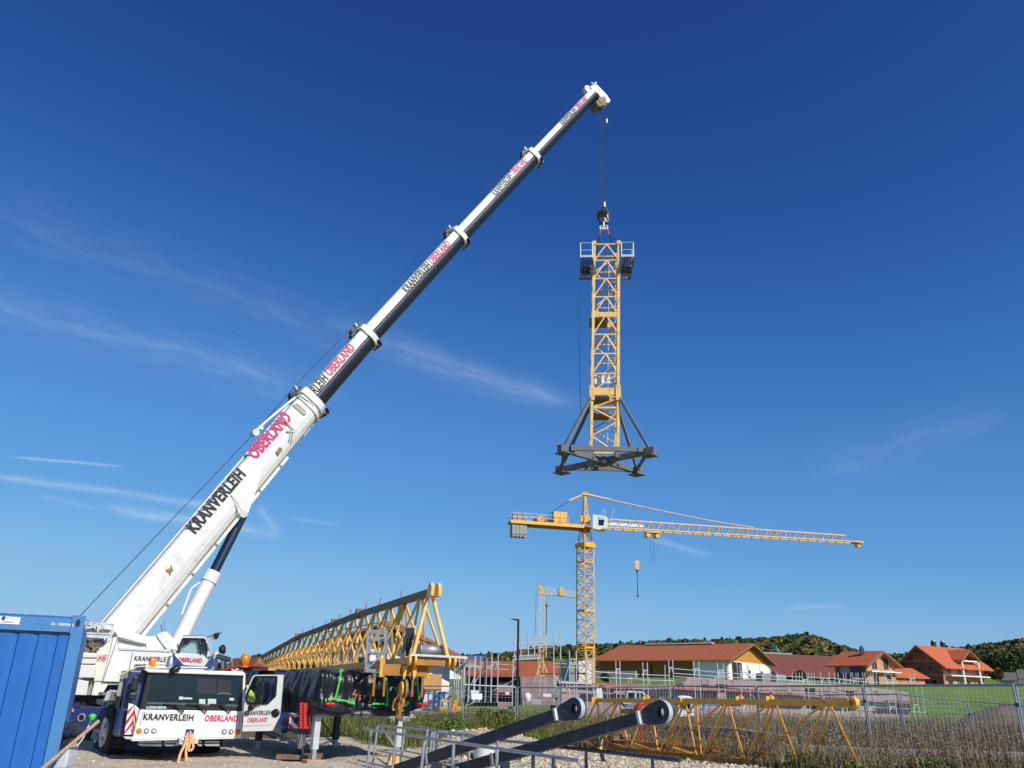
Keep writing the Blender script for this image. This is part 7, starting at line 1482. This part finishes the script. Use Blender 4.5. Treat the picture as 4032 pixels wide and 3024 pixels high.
for q in ((1735, 2690, 2615, 250, 55, dk, 'dark tree right of the jib winch'), (1860, 2690, 2655, 240, 40, dk, 'low dark tree before the solar roofed farm building'), (1785, 2660, 2640, 400, 90, mixa, 'wide mixed tree behind the solar roof'), (2065, 2650, 2618, 260, 85, dk, 'dark broad tree behind the lamp post'),
          (1960, 2655, 2622, 300, 50, warm, 'autumn coloured tree behind the left scaffold cluster'), (2385, 2690, 2650, 150, 32, dk, 'small bush tree at the left end of the barn'), (2365, 2680, 2640, 260, 40, mixa, 'olive tree behind the barn left end'), (2730, 2690, 2660, 183, 30, olive, 'pale small tree before the white part of the barn wall'),
          (3050, 2690, 2645, 186, 18, olive, 'slim young tree before the white barn gable'), (3160, 2690, 2640, 225, 50, warm, 'bare brownish shrub tree before the dark hall roof'), (3600, 2640, 2612, 330, 60, mixa, 'olive trees between the two orange houses'), (3960, 2672, 2560, 420, 110, dk, 'tall dark tree right of the big orange house'),
          (4010, 2690, 2545, 400, 90, np.concatenate([dk, dk, aut[[6]]]), 'tall dense tree cut by the right edge'), (3905, 2660, 2566, 480, 70, dk, 'dark tree rising behind the right end of the big roof'), (3850, 2640, 2562, 500, 75, mixa, 'brown green tree above the dormer of the big house'), (3750, 2640, 2570, 520, 110, warm, 'broad autumn tree above the chimneys of the big house'),
          (3660, 2640, 2566, 560, 60, dk, 'dark rounded tree above the ridge of the big house'), (3930, 2690, 2630, 300, 40, np.array([(.22, .10, .03), (.15, .08, .03)]), 'orange brown tree beside the big orange house'), (2180, 2665, 2628, 320, 50, dk, 'dark tree right of the small crane mast')):
    Yq = q[3]; treeT(q[6], q[0], q[1], q[2], Yq, q[4], q[5], 1500, Yq*.0022)
bush('bush', 'leafy green bush in the weeds left of the lamp post', (-.3, 33.), .9, 1.15, 3500, np.concatenate([olive, greenp]), .05)
bush('bush', 'smaller green bush behind the pipe rack', (-1.6, 30.), .8, .9, 2600, greenp, .05)
bush('bush', 'low green bush at the lower right in front of the road edge', (9.6, 19.5), .6, .6, 2200, greenp*1.2, .05)
bush('bush', 'green bush under the right end of the yellow jib section', (7.7, 19.2), .5, .45, 1800, greenp*1.2, .045)
# forest: thousands of crowns too many and too far to be told apart
n = 5200; U1 = rng.uniform(-.36, .72, n); Yf = rng.uniform(500, 960, n)**1.0; Xf = U1*Yf
zf = hillz(Xf, Yf); keep = (zf > tz(Xf, Yf)+6+rng.uniform(-3, 3, n)) | (Yf > 860)
mead = ((np.abs(Xf-P(2190, 2600, 800).x*Yf/800) < 16) & (Yf > 560) & (Yf < 740)); keep &= ~mead
Xf, Yf, zf = Xf[keep], Yf[keep], zf[keep]; n = len(Xf)
R_f = rng.uniform(4.4, 7.4, n); Hf = rng.uniform(7, 12, n); con = rng.uniform(0, 1, n) < .22
m = 60; u = rng.normal(size=(n, m, 3)); u /= np.linalg.norm(u, axis=2)[:, :, None]; u[:, :, 2] = np.abs(u[:, :, 2])*1.0-.25
rad = rng.uniform(.75, 1.08, (n, m, 1)); q = u*rad; rr = R_f[:, None]*np.where(con[:, None], (1-np.clip(u[:, :, 2], 0, 1))*.75, 1.)
px_ = Xf[:, None]+q[:, :, 0]*rr; py_ = Yf[:, None]+q[:, :, 1]*rr; pz_ = zf[:, None]+Hf[:, None]*np.where(con[:, None], .35+.9*q[:, :, 2], .5+.5*q[:, :, 2])
tcol = aut[rng.integers(0, len(aut), n)]*rng.uniform(.75, 1.15, (n, 1)); tcol = np.where(con[:, None], np.array([(.04, .065, .035)]), tcol)
N_ = n*m; c0_ = np.stack([px_.ravel(), py_.ravel(), pz_.ravel()], -1); nr = u.reshape(-1, 3)+rng.normal(size=(N_, 3))*.22; nr /= np.linalg.norm(nr, axis=1)[:, None]
a = np.cross(nr, rng.normal(size=(N_, 3))); a /= np.linalg.norm(a, axis=1)[:, None]; b = np.cross(nr, a); s_ = rng.uniform(1.0, 2.0, (N_, 1))
v = np.stack([c0_-a*s_, c0_+b*s_, c0_+a*s_, c0_-b*s_], 1).reshape(-1, 3); f = (np.array([[0, 1, 2], [0, 2, 3]])[None]+(np.arange(N_)*4)[:, None, None]).reshape(-1, 3)
cc = np.repeat(np.repeat(tcol, m, 0)*rng.uniform(.88, 1.14, (N_, 1)), 4, 0)
npmesh('forest', v, f, mfol, cc, kind='stuff')
